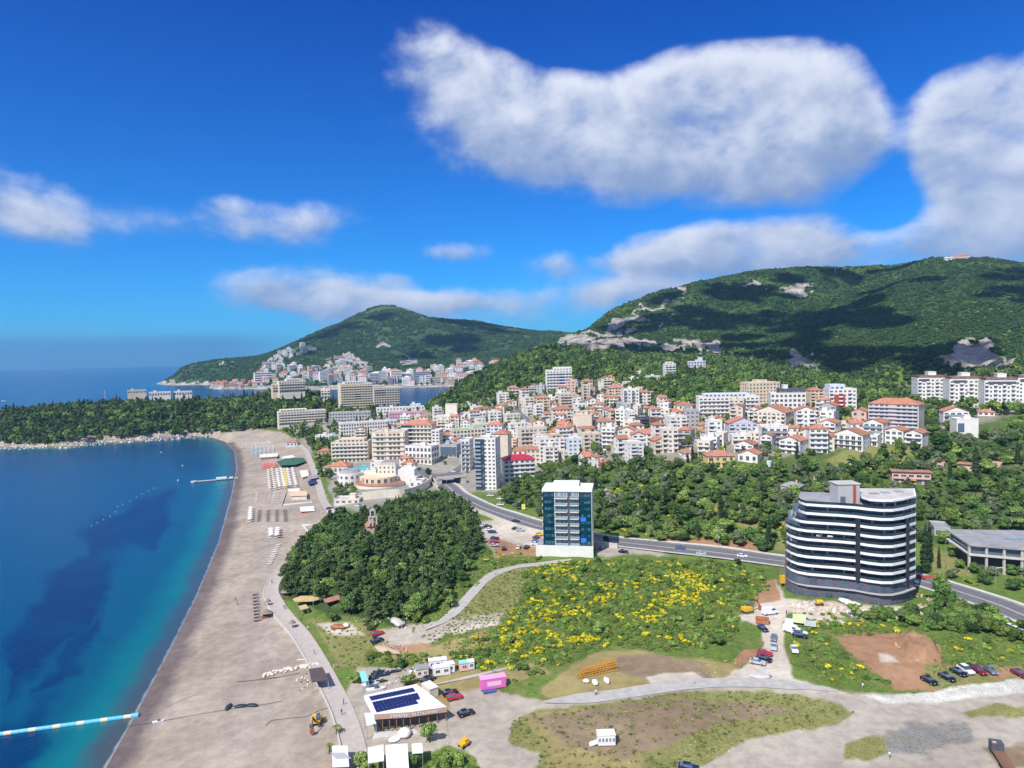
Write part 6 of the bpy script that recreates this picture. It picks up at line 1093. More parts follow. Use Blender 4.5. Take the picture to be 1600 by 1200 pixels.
# buoy line
bl = [(143,822),(152,817),(162,812),(172,807),(180,800),(184,792),(192,788),(203,783),(213,777),(222,772),(232,767),(240,763)]
for i, (px, py) in enumerate(bl):
    o = MB().tube((0,0,-.1),(0,0,.35),.22,.16,8).obj('buoy', whitem); o.location = wpx(px, py); tag(o, 'white swimming buoy in the bent line on the bay', 'buoy', 'swimming line buoys')
for i, (px, py) in enumerate([(252,707),(285,728),(278,751)]): o = MB().tube((0,0,-.1),(0,0,.9),.6,.4,8).obj('buoy', whitem); o.location = wpx(px, py); tag(o, ['lone mooring buoy farthest out near the headland','lone mooring buoy in the middle of the bay','lone mooring buoy level with the jetty'][i], 'buoy')
# rope and pipe on the sand
for lb, pts, r_, m_ in [('thin dark rope running up the beach to the float tubes', [(200,1135),(230,1131),(280,1122),(350,1110),(420,1100),(440,1096)], .07, dkgrey), ('dark pipe lying along the stone groyne', [(371,1066),(400,1063),(440,1058),(468,1052)], .16, brown), ('grey rope from the pier head to the sand', [(217,1119),(260,1105),(309,1084)], .06, metal), ('thin hose curving over the sand to the excavator', [(415,1134),(425,1126),(450,1123),(480,1120),(500,1110),(520,1104)], .07, dkgrey), ('pale painted line on the beach below the promenade', [(464,1032),(478,1030),(490,1028)], .12, whitem)]:
    P = GN_([p[0] for p in pts], [p[1] for p in pts]); b = MB()
    for i in range(len(P)-1): b.tube(P[i]+np.array([0,0,.1]), P[i+1]+np.array([0,0,.1]), r_, n=5)
    tag(b.obj('rope', m_), lb, 'rope')
# ---------------------------------------------------------------- beach parasols and loungers
def par_mesh(m_, open_=True):
    b = MB(); b.tube((0,0,0),(0,0,2.2),.05,n=5,mi=1); n = 8; r = 1.35
    vs = [(0,0,2.6)]+[(r*math.cos(2*math.pi*i/n), r*math.sin(2*math.pi*i/n), 2.1) for i in range(n)]+[(0,0,2.5)]; b.add(vs, [(0,i+1,(i+1) % n+1) for i in range(n)]+[(n+1,(i+1) % n+1,i+1) for i in range(n)])
    b.box(-.35,.35,-2.0,-.1,.3,.42,0); b.box(-.35,.35,-2.0,-1.9,0,.3,1); b.box(-.35,.35,-.3,-.2,0,.3,1); return b.mesh('beach_parasol', [m_, metal])
def lounge_mesh(m_):
    b = MB(); b.box(-.38,.38,-1,.4,.28,.40,0); b.add([(-.38,.4,.3),(.38,.4,.3),(.38,1.0,.85),(-.38,1.0,.85),(-.38,.4,.42),(.38,.4,.42),(.38,.95,.95),(-.38,.95,.95)], [(3,2,1,0),(4,5,6,7),(0,1,5,4),(1,2,6,5),(2,3,7,6),(3,0,4,7)], 0)
    for x in (-.33,.33):
        for y in (-.9,.3): b.box(x-.05, x+.05, y-.05, y+.05, 0, .28, 1)
    return b.mesh('sun_lounger', [m_, metal])
PC = {n: mat('parasol_'+n, c) for n, c in dict(white=(.80,.79,.76), yellow=(.80,.62,.04), cream=(.72,.66,.52), pink=(.72,.50,.46), dark=(.10,.08,.08), blue=(.25,.55,.68), grey=(.48,.52,.60), red=(.70,.10,.10), lilac=(.55,.54,.66)).items()}
PMESH = {}
def row(a, b, n, c, what, where):
    P = GN_(np.linspace(a[0], b[0], n), np.linspace(a[1], b[1], n)); d_ = P[-1]-P[0]; ang = math.atan2(d_[1], d_[0])
    for p in P:
        k = (c, what)
        if k not in PMESH: PMESH[k] = par_mesh(PC[c]) if what == 'beach_parasol' else lounge_mesh(PC[c])
        o = link(what, PMESH[k], None, tuple(p+np.array([0,0,.02])), ang); o.scale = (1.1,)*3
        tag(o, '%s %s %s' % (c, 'parasol with lounger' if what == 'beach_parasol' else 'sun lounger', where), 'parasol' if what == 'beach_parasol' else 'sun lounger', '%s %s %s' % (c, what.replace('_', ' ')+'s', where))
for i, (a, b, c) in enumerate([((419,738),(422,767),'cream'),((425,736),(430,766),'cream'),((432.5,737),(437,764),'white'),((439,736),(445,763),'white'),((444,736),(449,763),'yellow'),((449,736),(454,762),'white'),((457,735),(463,761),'white')]): row(a, b, 11, c, 'beach_parasol', 'in row %s of the seven long rows' % 'first second third fourth fifth sixth last'.split()[i])
for i, x in enumerate((401.5,408,414,421,428,434,441)): row((x+1, 770), (x-2.5, 786), 7, 'white' if i in (0, 4) else 'pink', 'sun_lounger', 'in short row %s below the long rows' % 'first second third fourth fifth sixth last'.split()[i])
for i, (x, x2) in enumerate(((406,404.5),(419.5,419),(433,433),(445.5,447))): row((x,798), (x2,815), 9, 'dark', 'sun_lounger', 'in dark double row, %s from the sea' % 'first second third fourth'.split()[i])
row((392,798),(391,816),7,'white','beach_parasol','in the pair of short rows nearest the sea'); row((423,832),(424,841),4,'white','beach_parasol','in the left cluster on the open sand'); row((434,831),(433,841),4,'white','beach_parasol','in the right cluster on the open sand'); row((435,852),(421,882),9,'white','sun_lounger','in the slanting row on the open sand')
row((399,930),(402,971),9,'dark','sun_lounger','standing folded near the thatched hut')
for i in range(6): row((394+i*6.5,701), (393.5+i*6.5,713), 5, 'blue' if i < 3 else 'grey', 'beach_parasol', 'in block beside the cream shed, row %s' % 'one two three four five six'.split()[i])
for i in range(8): row((380.5+i*4.6,693.5), (378.5+i*4.6,700), 4, 'white', 'sun_lounger', 'in the white block, row %s' % 'one two three four five six seven eight'.split()[i])
for i in range(7): row((400+i*5,718.5), (397.5+i*5,724.5), 4, 'grey', 'sun_lounger', 'in the grey block left of the green thatch, row %s' % 'one two three four five six seven'.split()[i])
for i in range(4): row((414+i*5.5,726.5), (411.5+i*5.5,733), 5, 'red', 'beach_parasol', 'in the red block, row %s' % 'one two three four'.split()[i])
for i in range(7): row((370+i*6,682), (373+i*6.6,688), 4, 'lilac', 'sun_lounger', 'in the far block, row %s' % 'one two three four five six seven'.split()[i])
for lb, x0, y0, x1, y1 in [('white board fence closing the parasol area towards the sea', 447,770,440,791),('white board fence running up from the parasol corner', 442,790,488,785),('white board fence on the empty sand, outer side', 473,822,482,834),('short white board fence on the empty sand', 474,822,490,819)]:
    a, b = G(x0,y0), G(x1,y1); v = b-a; o = MB().box(0, math.hypot(v.x, v.y), -.08, .08, 0, 1.0).obj('board_fence', whitem); o.location = a; o.rotation_euler.z = math.atan2(v.y, v.x); tag(o, lb, 'fence')
# thatched huts
for lb, px, py, s_ in [('thatched hut in the middle of the dark loungers', 416, 965, 2.2), ('small thatched shade by the promenade wall', 419, 948, 1.2), ('lone thatched shade farther along the promenade', 457, 982, 1.3), ('grey thatched hut at the tree edge', 447, 932, 2.2)]:
    g = G(px, py); t = empty('thatched_hut', g, 0, lb, 'hut'); th_ = mat('old_thatch', (.24,.20,.16), var=.25, vs=3)
    MB().prism(arc(0,0,s_,0,360,11)[:-1], 2.0, 3.2, top=arc(0,0,.15,0,360,11)[:-1]).obj('thatch', th_, t); MB().tube((0,0,-.2),(0,0,2.0),.1).obj('post', brown, t)
    if s_ > 2: MB().box(-s_*.6, s_*.6, -s_*.5, s_*.5, -.2, .9).obj('bar_counter', brown, t)
# masts, lamp posts
def mast(px, py, h, m_, label, w_=1.2, d=None, cat='mast', name='radio_mast'):
    g = G(px, py) if d is None else W(px, py, d); t = empty(name, g, 0, label, cat)
    for x, y in ((-1,-1),(1,-1),(1,1),(-1,1)): MB().tube((x*w_,y*w_,-2),(x*w_*.3,y*w_*.3,h),.14,n=4).obj('leg', m_, t)
    b = MB(); n = 10
    for i in range(n):
        k0, k1 = 1-.7*i/n, 1-.7*(i+1)/n; z0, z1 = h*i/n, h*(i+1)/n
        for (x, y), (x2, y2) in (((-1,-1),(1,-1)),((1,-1),(1,1)),((1,1),(-1,1)),((-1,1),(-1,-1))): b.tube((x*w_*k0,y*w_*k0,z0),(x2*w_*k1,y2*w_*k1,z1),.08,n=4)
    b.obj('lattice', m_, t); return t
mast(164, 622, 22, mat('mast_red_white', (.70,.45,.42)), 'red and white lattice mast on the headland ridge', 1.4)
mast(845, 541, 34, metal, 'thin grey mast on the wooded ridge below the mountain', 1.3); mast(1305, 428, 24, metal, 'small pylon on the mountain shoulder', 1.5, name='pylon', cat='pylon')
for px, py, hh in [(1014,848,10),(1123,860,9),(1477,893,12),(698,770,8),(760,788,8),(850,833,8),(1556,921,8),(1026,690,9)]:
    g = G(px, py); t = empty('street_lamp', g, random.uniform(0,6), 'tall grey street lamp beside the main road', 'street lamp', 'street lamps along the main road'); MB().tube((0,0,-.5),(0,0,hh),.11,.07,6).obj('pole', metal, t); MB().tube((0,0,hh-.06),(1.5,0,hh+.3),.05,n=5).obj('arm', metal, t); MB().box(1.4,2.1,-.15,.15,hh+.22,hh+.36).obj('lamp_head', whitem, t)
# buildings on the headland
for lb, px, py, w_, hp in [('long white low building in the trees on the headland ridge', 250, 619, 30, 6), ('white low building right of the long one on the headland', 286, 618, 26, 6), ('beige low building at the left of the headland roofs', 214, 615, 26, 5)]: T(lb, 'building', px, py, w_, hp, 1, 0, 10, white if 'white' in lb else beige, 'flat', style='grid', name='low_building', d=1000)
T('white restaurant building on the mountain top', 'building', 1500, 405, 26, 6, 2, 0, 12, rose, 'hip', style='grid', name='hilltop_building', d=1850)
T('low white house left of the mountain top restaurant', 'building', 1482, 406, 12, 4, 1, 0, 10, white, 'flat', style='grid', name='hilltop_building', d=1850)
# ---------------------------------------------------------------- people
SKIN = mat('skin', (.50,.30,.22), rough=.6)
def person(px, py, rz, top, bottom, label, step=.2):
    g = G(px, py); g.z += .26 if segdist(np.array([g.x]), np.array([g.y]), [tuple(p) for p in pc], False)[0] < 3 else .1
    V_ = [(0,0,.95),(0,0,1.2),(0,0,1.42),(0,.01,1.53),(0,.02,1.68),(.19,0,1.40),(.24,.05,1.12),(.24,-.10,.90),(-.19,0,1.40),(-.24,-.03,1.12),(-.24,.08,.88),(.1,step*.4,.5),(.1,step,.07),(.1,step-.16,.03),(-.1,-step*.2,.5),(-.1,-step,.07),(-.1,-step-.16,.03)]
    E_ = [(0,1),(1,2),(2,3),(3,4),(2,5),(5,6),(6,7),(2,8),(8,9),(9,10),(0,11),(11,12),(12,13),(0,14),(14,15),(15,16)]; r_ = [.15,.14,.15,.06,.11,.065,.045,.035,.065,.045,.035,.075,.05,.04,.075,.05,.04]
    me = bpy.data.meshes.new('person'); me.from_pydata(V_, E_, []); o = link('person', me); sk = o.modifiers.new('s', 'SKIN'); 
    for i, s_ in enumerate(me.skin_vertices[0].data): s_.radius = (r_[i], r_[i]*.85); s_.use_root = i == 0
    o.modifiers.new('u', 'SUBSURF').levels = 1; dg = bpy.context.evaluated_depsgraph_get(); me2 = bpy.data.meshes.new_from_object(o.evaluated_get(dg)); o.modifiers.clear(); o.data = me2
    me2.materials.clear()
    for m_ in (SKIN, mat('cloth_'+top[0], top[1]), mat('cloth_'+bottom[0], bottom[1])): me2.materials.append(m_)
    for p in me2.polygons: z = p.center.z; x = abs(p.center.x); p.material_index = 0 if (z > 1.47 or (x > .2 and z < 1.15) or z < .12) else (1 if z > .98 else 2)
    o.location = g; o.rotation_euler.z = R(rz); tag(o, label, 'person')
    h_ = MB(); vs = [(0,.03,1.82)]; n = 8
    for k, (rr, z) in enumerate(((.09,1.79),(.115,1.70),(.10,1.60))): vs += [(rr*math.cos(2*math.pi*i/n), .035+rr*math.sin(2*math.pi*i/n), z+(.0 if k < 2 else (.05 if math.sin(2*math.pi*i/n) < 0 else -.02))) for i in range(n)]
    h_.add(vs, [(0,1+i,1+(i+1) % n) for i in range(n)]+[(1+k*n+i,1+(k+1)*n+i,1+(k+1)*n+(i+1) % n,1+k*n+(i+1) % n) for k in range(2) for i in range(n)]); h_.obj('hair', dkgrey, o, True)
CW, CD, CR, CB, CG = ('white',(.75,.75,.75)), ('dark',(.03,.03,.05)), ('pink',(.70,.25,.30)), ('blue',(.12,.22,.45)), ('grey',(.3,.3,.32))
for a in [(444,953,0,CD,CB,'left walker in dark clothes, of a pair on the promenade'),(447,953,10,CB,CD,'right walker in blue top, of a pair on the promenade'),(471,975,180,CD,CG,'stooping figure in dark top at the sea side of the promenade'),(481,986,0,CW,CB,'person in white top crossing the promenade'),(425,913,0,CD,CD,'dark figure far up the promenade at the bend'),(491,1024,90,CD,CB,'dark figure leaning by the promenade wall'),(522,1045,0,CR,CW,'left one of two people in pink on the promenade'),(526,1045,0,CR,CG,'right one of two people in pink on the promenade'),(537,1103,180,CB,CD,'person in blue walking beside the restaurant'),(534,1119,180,CD,CB,'person in dark top nearest the palms'),(368,941,20,CD,CR,'left bather standing on the sand'),(371,946,20,CR,CD,'right bather standing on the sand'),(931,1087,0,CW,CD,'person in white on the gravel track'),(1348,1077,0,CW,CG,'person in white at the start of the white track'),(1390,1186,0,CW,CB,'person in light clothes on the open gravel'),(1229,962,0,CD,CD,'dark figure on the building site road'),(463,904,0,CD,CD,'dark figure at the beach edge near the trees')]: person(*a)
# ---------------------------------------------------------------- foliage
def leaf_mat(name, c1, c2, rnd=.35):
    M_ = bpy.data.materials.new(name); M_.use_nodes = True; t = NT(M_.node_tree); b = t.n('ShaderNodeBsdfPrincipled'); o = t.n('ShaderNodeOutputMaterial'); t.l(b.outputs[0], o.inputs[0]); b.inputs['Roughness'].default_value = .7; b.inputs['Specular IOR Level'].default_value = .15
    oi = t.n('ShaderNodeObjectInfo'); ge = t.n('ShaderNodeNewGeometry'); c = t.mix(oi.outputs['Random'], c1, c2); hs = t.n('ShaderNodeHueSaturation'); t.l(c, hs.inputs['Color'])
    t.l(t.m('MULTIPLY', t.ramp(ge.outputs['Random Per Island'], 0, 1, .55, 1.5, 'LINEAR'), t.ramp(t.m('FRACT', t.m('MULTIPLY', oi.outputs['Random'], 7.31)), 0, 1, 1-rnd, 1+rnd, 'LINEAR')), hs.inputs['Value']); t.l(hs.outputs[0], b.inputs['Base Color']); return M_
LPINE = leaf_mat('pine_needles', (.062,.115,.040), (.120,.175,.058)); LBROAD = leaf_mat('broad_leaves', (.052,.120,.032), (.185,.260,.062), .42); LOLIVE = leaf_mat('olive_leaves', (.15,.185,.10), (.12,.165,.075), .2); LCYP = leaf_mat('cypress_leaves', (.024,.052,.022), (.042,.072,.028), .2)
LSCRUB = leaf_mat('scrub_leaves', (.085,.165,.034), (.175,.250,.055)); LGORSE = leaf_mat('broom_flowers', (.70,.56,.008), (.80,.68,.02), .2); LPALM = leaf_mat('palm_leaves', (.12,.16,.03), (.16,.19,.05), .1); bark = mat('bark', (.10,.07,.05), var=.2)
def leaves(b, lobes, n, size, mi=0, seed=0, flat_=1.0, jut=.12):
    r = np.random.default_rng(seed); L = np.array(lobes, float); vol = (L[:,3]*L[:,4])**.9; pk = r.choice(len(L), n, p=vol/vol.sum()); d = r.normal(size=(n,3)); d /= np.linalg.norm(d, axis=1)[:,None]; d[:,2] = np.where(d[:,2] < -.35, -d[:,2], d[:,2])
    rad = 1-jut*r.random(n)**2*3+r.normal(size=n)*jut*.5; c = L[pk,:3]+d*L[pk,3:6]*rad[:,None]; nr = d+r.normal(size=(n,3))*.45; nr /= np.linalg.norm(nr, axis=1)[:,None]
    a = np.cross(nr, r.normal(size=(n,3))); a /= np.linalg.norm(a, axis=1)[:,None]; bb = np.cross(nr, a); s = size*(.6+.8*r.random(n))[:,None]
    bend = nr*s*.35
    q = np.stack([c-a*s-bend, c-bb*s*.8, c+a*s-bend, c+bb*s*.8], 1).reshape(-1, 3); k = len(b.v); b.v += [tuple(p) for p in q]; b.f += [(k+4*i, k+4*i+1, k+4*i+2, k+4*i+3) for i in range(n)]; b.mi += [mi]*n
def core(b, lobes, k=.78, mi=0):
    for x, y, z, rx, ry, rz in lobes:
        n1, n2 = 5, 8; vs = [(x+rx*k*math.sin(math.pi*i/n1)*math.cos(6.283*j/n2), y+ry*k*math.sin(math.pi*i/n1)*math.sin(6.283*j/n2), z+rz*k*math.cos(math.pi*i/n1)) for i in range(n1+1) for j in range(n2)]
        b.add(vs, [(i*n2+j, (i+1)*n2+j, (i+1)*n2+(j+1) % n2, i*n2+(j+1) % n2) for i in range(n1) for j in range(n2)], mi)
def crown_mesh(kind, seed, dens=1.0):   # unit crown: radius about 1 (x, y), foot of the tree at z = 0
    rs = random.Random(seed*7+3); b = MB(); lb = []
    if kind == 'pine':
        n = rs.randint(8, 11)
        for i in range(n): u = i/(n-1); a = rs.uniform(0, 6.28); sp = seed % 2; rr = (1-u*(.98 if sp else .8))*.62*rs.uniform(.5,1.1); s = rs.uniform(.30,.46)*(1-(.55 if sp else .25)*u); lb.append((rr*math.cos(a), rr*math.sin(a), .6+u*(1.4 if sp else 1.05)+rs.uniform(-.1,.1), s, s, s*.62))
    elif kind == 'broad':
        for i in range(rs.randint(7, 10)): a = rs.uniform(0, 6.28); rr = rs.uniform(.1,.62); z = rs.uniform(.75, 1.45)-rr*.35; s = rs.uniform(.36,.56); lb.append((rr*math.cos(a), rr*math.sin(a), z, s, s, s*.8))
    elif kind == 'umbrella':
        for i in range(9): a = i*.7+rs.uniform(-.2,.2); rr = .6 if i < 7 else .15; lb.append((rr*math.cos(a), rr*math.sin(a), 1.5-rr*.25, .45, .45, .28))
    elif kind == 'cypress':
        for i in range(8): u = i/7; lb.append((rs.uniform(-.05,.05), rs.uniform(-.05,.05), .7+u*6.0, .9*(1-u**2*.75)*(.75 if i == 0 else 1), .9*(1-u**2*.75), .75))
    elif kind in ('bush', 'gorse'):
        for i in range(rs.randint(5, 7)): a = rs.uniform(0, 6.28); rr = rs.uniform(0,.6); s = rs.uniform(.35,.5); lb.append((rr*math.cos(a), rr*math.sin(a), .35+rs.uniform(-.1,.15), s, s, s*.75))
    N = int({'pine': 620, 'broad': 640, 'umbrella': 600, 'cypress': 520, 'bush': 300, 'gorse': 300}[kind]*dens); sz = {'pine': .105, 'broad': .10, 'umbrella': .085, 'cypress': .15, 'bush': .115, 'gorse': .11}[kind]/dens**.5
    m1 = {'pine': LPINE, 'broad': LBROAD, 'umbrella': LBROAD, 'cypress': LCYP, 'bush': LSCRUB, 'gorse': LSCRUB}[kind]
    core(b, lb, .74); leaves(b, lb, N, sz, 0, seed, jut=.16)
    if kind == 'gorse': up = [(x, y, z+.10, rx*.95, ry*.95, rz*.95) for x, y, z, rx, ry, rz in lb[:4]]; leaves(b, up, int(270*dens), sz*.85, 1, seed+1, jut=.12)
    return b.mesh('crown' if kind not in ('bush', 'gorse') else kind, [m1, LGORSE] if kind == 'gorse' else m1)
PROTO = {k: [crown_mesh(k, s+1) for s in range(n)] for k, n in (('pine', 6), ('broad', 7), ('umbrella', 2), ('cypress', 3), ('bush', 5), ('gorse', 5))}
LOW = {k: [crown_mesh(k, s+31, .35) for s in range(4)] for k in ('pine', 'broad', 'cypress', 'bush')}
LFAR = leaf_mat('far_wood_leaves', (.042,.092,.028), (.082,.140,.038), .15)
HILL = [m_.copy() for m_ in LOW['broad']]
for m_ in HILL: m_.materials[0] = LFAR
def olive(me): m2 = me.copy(); m2.materials[0] = LOLIVE; return m2
PROTO['olive'] = [olive(m_) for m_ in PROTO['broad'][:4]]; PROTO['scrubtree'] = PROTO['broad']
def trunk_mesh(kind):
    b = MB(); h = {'cypress': .9, 'umbrella': 1.4}.get(kind, 1.0)
    b.tube((0,0,-.4),(.03,.02,h*.7),.09,.06,7); 
    for a in (0, 2.1, 4.2): b.tube((.03,.02,h*.6),(.35*math.cos(a), .35*math.sin(a), h*1.15),.05,.02,5)
    return b.mesh('trunk', bark)
TRUNK = {k: trunk_mesh(k) for k in ('pine','broad','umbrella','cypress')}; TRUNK['olive'] = TRUNK['broad']
rocs = [(np.array(c), w_) for c, w_ in ROADS]; FA = np.array(FOOT)
def free(x, y, r):
    ok = np.ones(len(x), bool)
    for fx, fy, fr_ in FA: ok &= (x-fx)**2+(y-fy)**2 > (fr_+r*.5)**2
    for c, w_ in rocs:
        for i in range(0, len(c)-1, 2): ok &= (x-c[i,0])**2+(y-c[i,1])**2 > (w_+r*.6)**2
    return ok
def region(poly, spacing, jit=.45, prob=1.0, clear=.0, seed=1, noise=0, dmax=None):
    r = np.random.default_rng(seed); P = GN_([p[0] for p in poly], [p[1] for p in poly]); x0, x1, y0, y1 = P[:,0].min()-5, P[:,0].max()+5, P[:,1].min()-5, P[:,1].max()+5
    X, Y = np.meshgrid(np.arange(x0, x1, spacing), np.arange(y0, y1, spacing)); X = (X+r.uniform(-jit, jit, X.shape)*spacing).ravel(); Y = (Y+r.uniform(-jit, jit, Y.shape)*spacing).ravel()
    Zz = H(X, Y); px, py = proj(X, Y, Zz); k = (segdist(px, py, poly) > 0) & (Zz > .8) & (r.random(len(X)) < prob)
    if max(p[1] for p in poly) < 700 or min(p[1] for p in poly) < 570: k &= (rock_mask(px, py) < .3) | (py > 590)
    if noise: k &= fbm(X/noise, Y/noise, 3) > .08
    X, Y, Zz = X[k], Y[k], Zz[k]; k = free(X, Y, clear); return np.stack([X[k], Y[k], Zz[k]], 1)
TREES = []   # (kind, x, y, z, radius, height scale, place)
def plant(poly, spacing, mix, rr, where, prob=1, clear=1.5, seed=1, noise=0, sink=.25):
    P = region(poly, spacing, prob=prob, clear=clear, seed=seed, noise=noise); rs = random.Random(seed)
    for x, y, z in P: k = rs.choices([m_[0] for m_ in mix], [m_[1] for m_ in mix])[0]; r_ = rs.uniform(*rr); TREES.append((k, x, y, z-sink, r_*(.42 if k == 'cypress' else 1), rs.uniform(.85, 1.2), where))
KN = [(434,925),(440,885),(475,850),(520,812),(560,812),(600,800),(650,782),(690,778),(722,790),(742,812),(752,850),(735,885),(700,935),(650,975),(600,975),(540,960),(500,948),(460,935)]
plant(KN, 4.0, [('pine', 8), ('broad', 2.0)], (1.9, 4.0), 'knoll', seed=2, clear=1)
plant([(640,905),(700,880),(742,880),(735,915),(690,965),(640,980)], 4.5, [('broad', 3), ('bush', 2)], (1.8, 2.8), 'knoll', prob=.8, seed=3)
plant([(0,702),(0,655),(120,640),(250,630),(350,628),(440,650),(450,668),(345,676),(300,684),(200,690),(120,690)], 7.5, [('pine', 6), ('broad', 3)], (4.6, 7.0), 'headland', seed=4, clear=2)
plant([(-60,660),(0,650),(300,626),(480,600),(530,612),(545,640),(440,655),(300,640),(0,660)], 8, [('pine', 4), ('broad', 4), ('cypress', .6)], (4.2, 6.5), 'headland', seed=5, clear=3)
plant([(440,655),(540,640),(600,640),(660,640),(640,700),(560,712),(520,740),(500,720),(470,690),(440,675)], 8.5, [('pine', 3), ('broad', 5), ('cypress', 1.2)], (2.8, 4.8), 'resort', prob=.75, seed=6)
plant([(468,680),(500,672),(530,700),(520,745),(510,760),(498,738),(482,705)], 6.5, [('pine', 3), ('broad', 5)], (2.8, 4.4), 'resort', seed=7)
plant([(520,760),(545,752),(556,770),(560,785),(528,790)], 4, [('broad', 5), ('olive', 2)], (1.6, 2.8), 'resort', seed=8, prob=.8)
plant([(660,755),(640,780),(600,792),(640,775),(668,750)], 3.5, [('broad', 5), ('cypress', 1)], (1.5, 2.4), 'knoll', seed=9)
plant([(778,772),(850,738),(905,715),(950,728),(1010,725),(1100,732),(1200,735),(1290,735),(1400,705),(1450,690),(1530,690),(1620,650),(1650,870),(1540,880),(1450,850),(1240,850),(1225,862),(1100,850),(1000,842),(935,832),(860,820),(800,800)], 5.6, [('broad', 6.2), ('pine', 2), ('olive', 2.6), ('umbrella', .35), ('cypress', .25)], (2.5, 4.7), 'slope', prob=.70, seed=10, noise=0, clear=2)
plant([(950,830),(1220,860),(1220,780),(1100,740),(960,760)], 4.2, [('bush', 6), ('gorse', 1.6)], (1.2, 2.4), 'slope', prob=.7, seed=11)
plant([(1290,735),(1450,700),(1440,730),(1300,750)], 4, [('gorse', 4), ('bush', 3), ('olive', 2)], (1.4, 2.6), 'slope', seed=12, prob=.8)
plant([(1440,905),(1500,880),(1620,860),(1640,920),(1600,930),(1540,915),(1500,915)], 4.2, [('broad', 5), ('bush', 4), ('olive', 1)], (1.8, 3.2), 'right', seed=13, prob=.9)
plant([(1420,958),(1500,945),(1570,968),(1640,1005),(1620,1018),(1540,992),(1440,985),(1300,962)], 3.0, [('broad', 6), ('bush', 3)], (1.7, 2.8), 'right', seed=14, clear=1)
plant([(1510,560),(1640,560),(1640,660),(1540,650),(1480,690),(1440,680),(1450,640),(1300,660),(1240,612),(1300,590),(1420,612)], 9, [('broad', 6), ('pine', 2)], (4, 6.2), 'upper', seed=15, clear=4)
plant([(660,645),(740,590),(850,545),(1000,543),(1150,548),(1290,590),(1200,612),(1040,600),(960,592),(860,600),(760,640),(700,650)], 8.5, [('pine', 3), ('broad', 6)], (4, 6.5), 'ridge', seed=16, clear=4)
plant([(950,600),(1040,585),(1290,590),(1300,612),(1150,625),(1040,640),(1000,600)], 8, [('broad', 6), ('bush', 2)], (3.5, 5.5), 'ridge', seed=17, clear=3)
plant([(760,630),(880,600),(1040,600),(1290,640),(1440,700),(1100,735),(960,730),(900,710),(800,690),(740,660)], 7.5, [('broad', 6), ('cypress', 1.2), ('olive', 2), ('pine', 1)], (2.0, 3.8), 'town', seed=18, prob=.85, clear=2.0)
plant([(640,660),(760,640),(860,720),(800,760),(700,735)], 8.5, [('broad', 6), ('cypress', 1)], (1.8, 3.2), 'town', seed=19, prob=.6, clear=2.0)
BR = [(820,890),(860,878),(940,875),(1100,876),(1190,888),(1205,920),(1160,955),(1150,1005),(1060,1020),(950,1010),(880,1040),(780,1050),(700,1040),(720,1010),(790,975),(815,930)]
plant(BR, 2.1, [('bush', 9), ('gorse', 1.1)], (.8, 1.7), 'broom', prob=.82, seed=20, clear=.6)
plant(BR, 4.5, [('bush', 5), ('broad', 1)], (1.6, 2.5), 'broom', prob=.4, seed=19, clear=1)
plant([(830,885),(960,872),(1120,890),(1150,930),(1100,960),(1000,985),(860,1020),(790,1035),(780,985),(830,935)], 2.0, [('gorse', 8)], (.7, 1.7), 'broom', prob=.95, seed=21, noise=11)
plant([(620,1030),(700,1020),(860,1050),(830,1075),(700,1045),(620,1045)], 3.2, [('bush', 6)], (1.0, 1.8), 'broom', prob=.5, seed=22)
plant([(575,1020),(650,1022),(640,1044),(575,1042)], 2.6, [('bush', 6), ('broad', 1)], (1.2, 2.0), 'broom', prob=.9, seed=23)
plant([(1236,965),(1340,975),(1440,985),(1300,998),(1345,1040),(1400,1072),(1280,1062),(1240,1030)], 3, [('bush', 7), ('gorse', 1.1)], (.8, 1.7), 'right', prob=.7, seed=24, clear=.8)
plant([(1480,990),(1640,1010),(1640,1042),(1480,1038)], 3.2, [('bush', 7), ('gorse', 1.6)], (.9, 1.9), 'right', prob=.65, seed=25, clear=.8)
plant([(1240,955),(1400,965),(1420,985),(1250,980)], 3, [('bush', 7), ('gorse', 1)], (.9, 1.6), 'right', prob=.8, seed=26, clear=.8)
plant([(600,1195),(680,1172),(735,1178),(750,1215),(620,1230)], 2.2, [('bush', 5), ('broad', 2)], (1.0, 1.8), 'yard', seed=27, clear=.3, prob=.9)
plant([(750,858),(850,872),(840,888),(770,905),(745,890)], 3.2, [('bush', 5), ('gorse', 1)], (.9, 1.8), 'broom', seed=28, prob=.7)
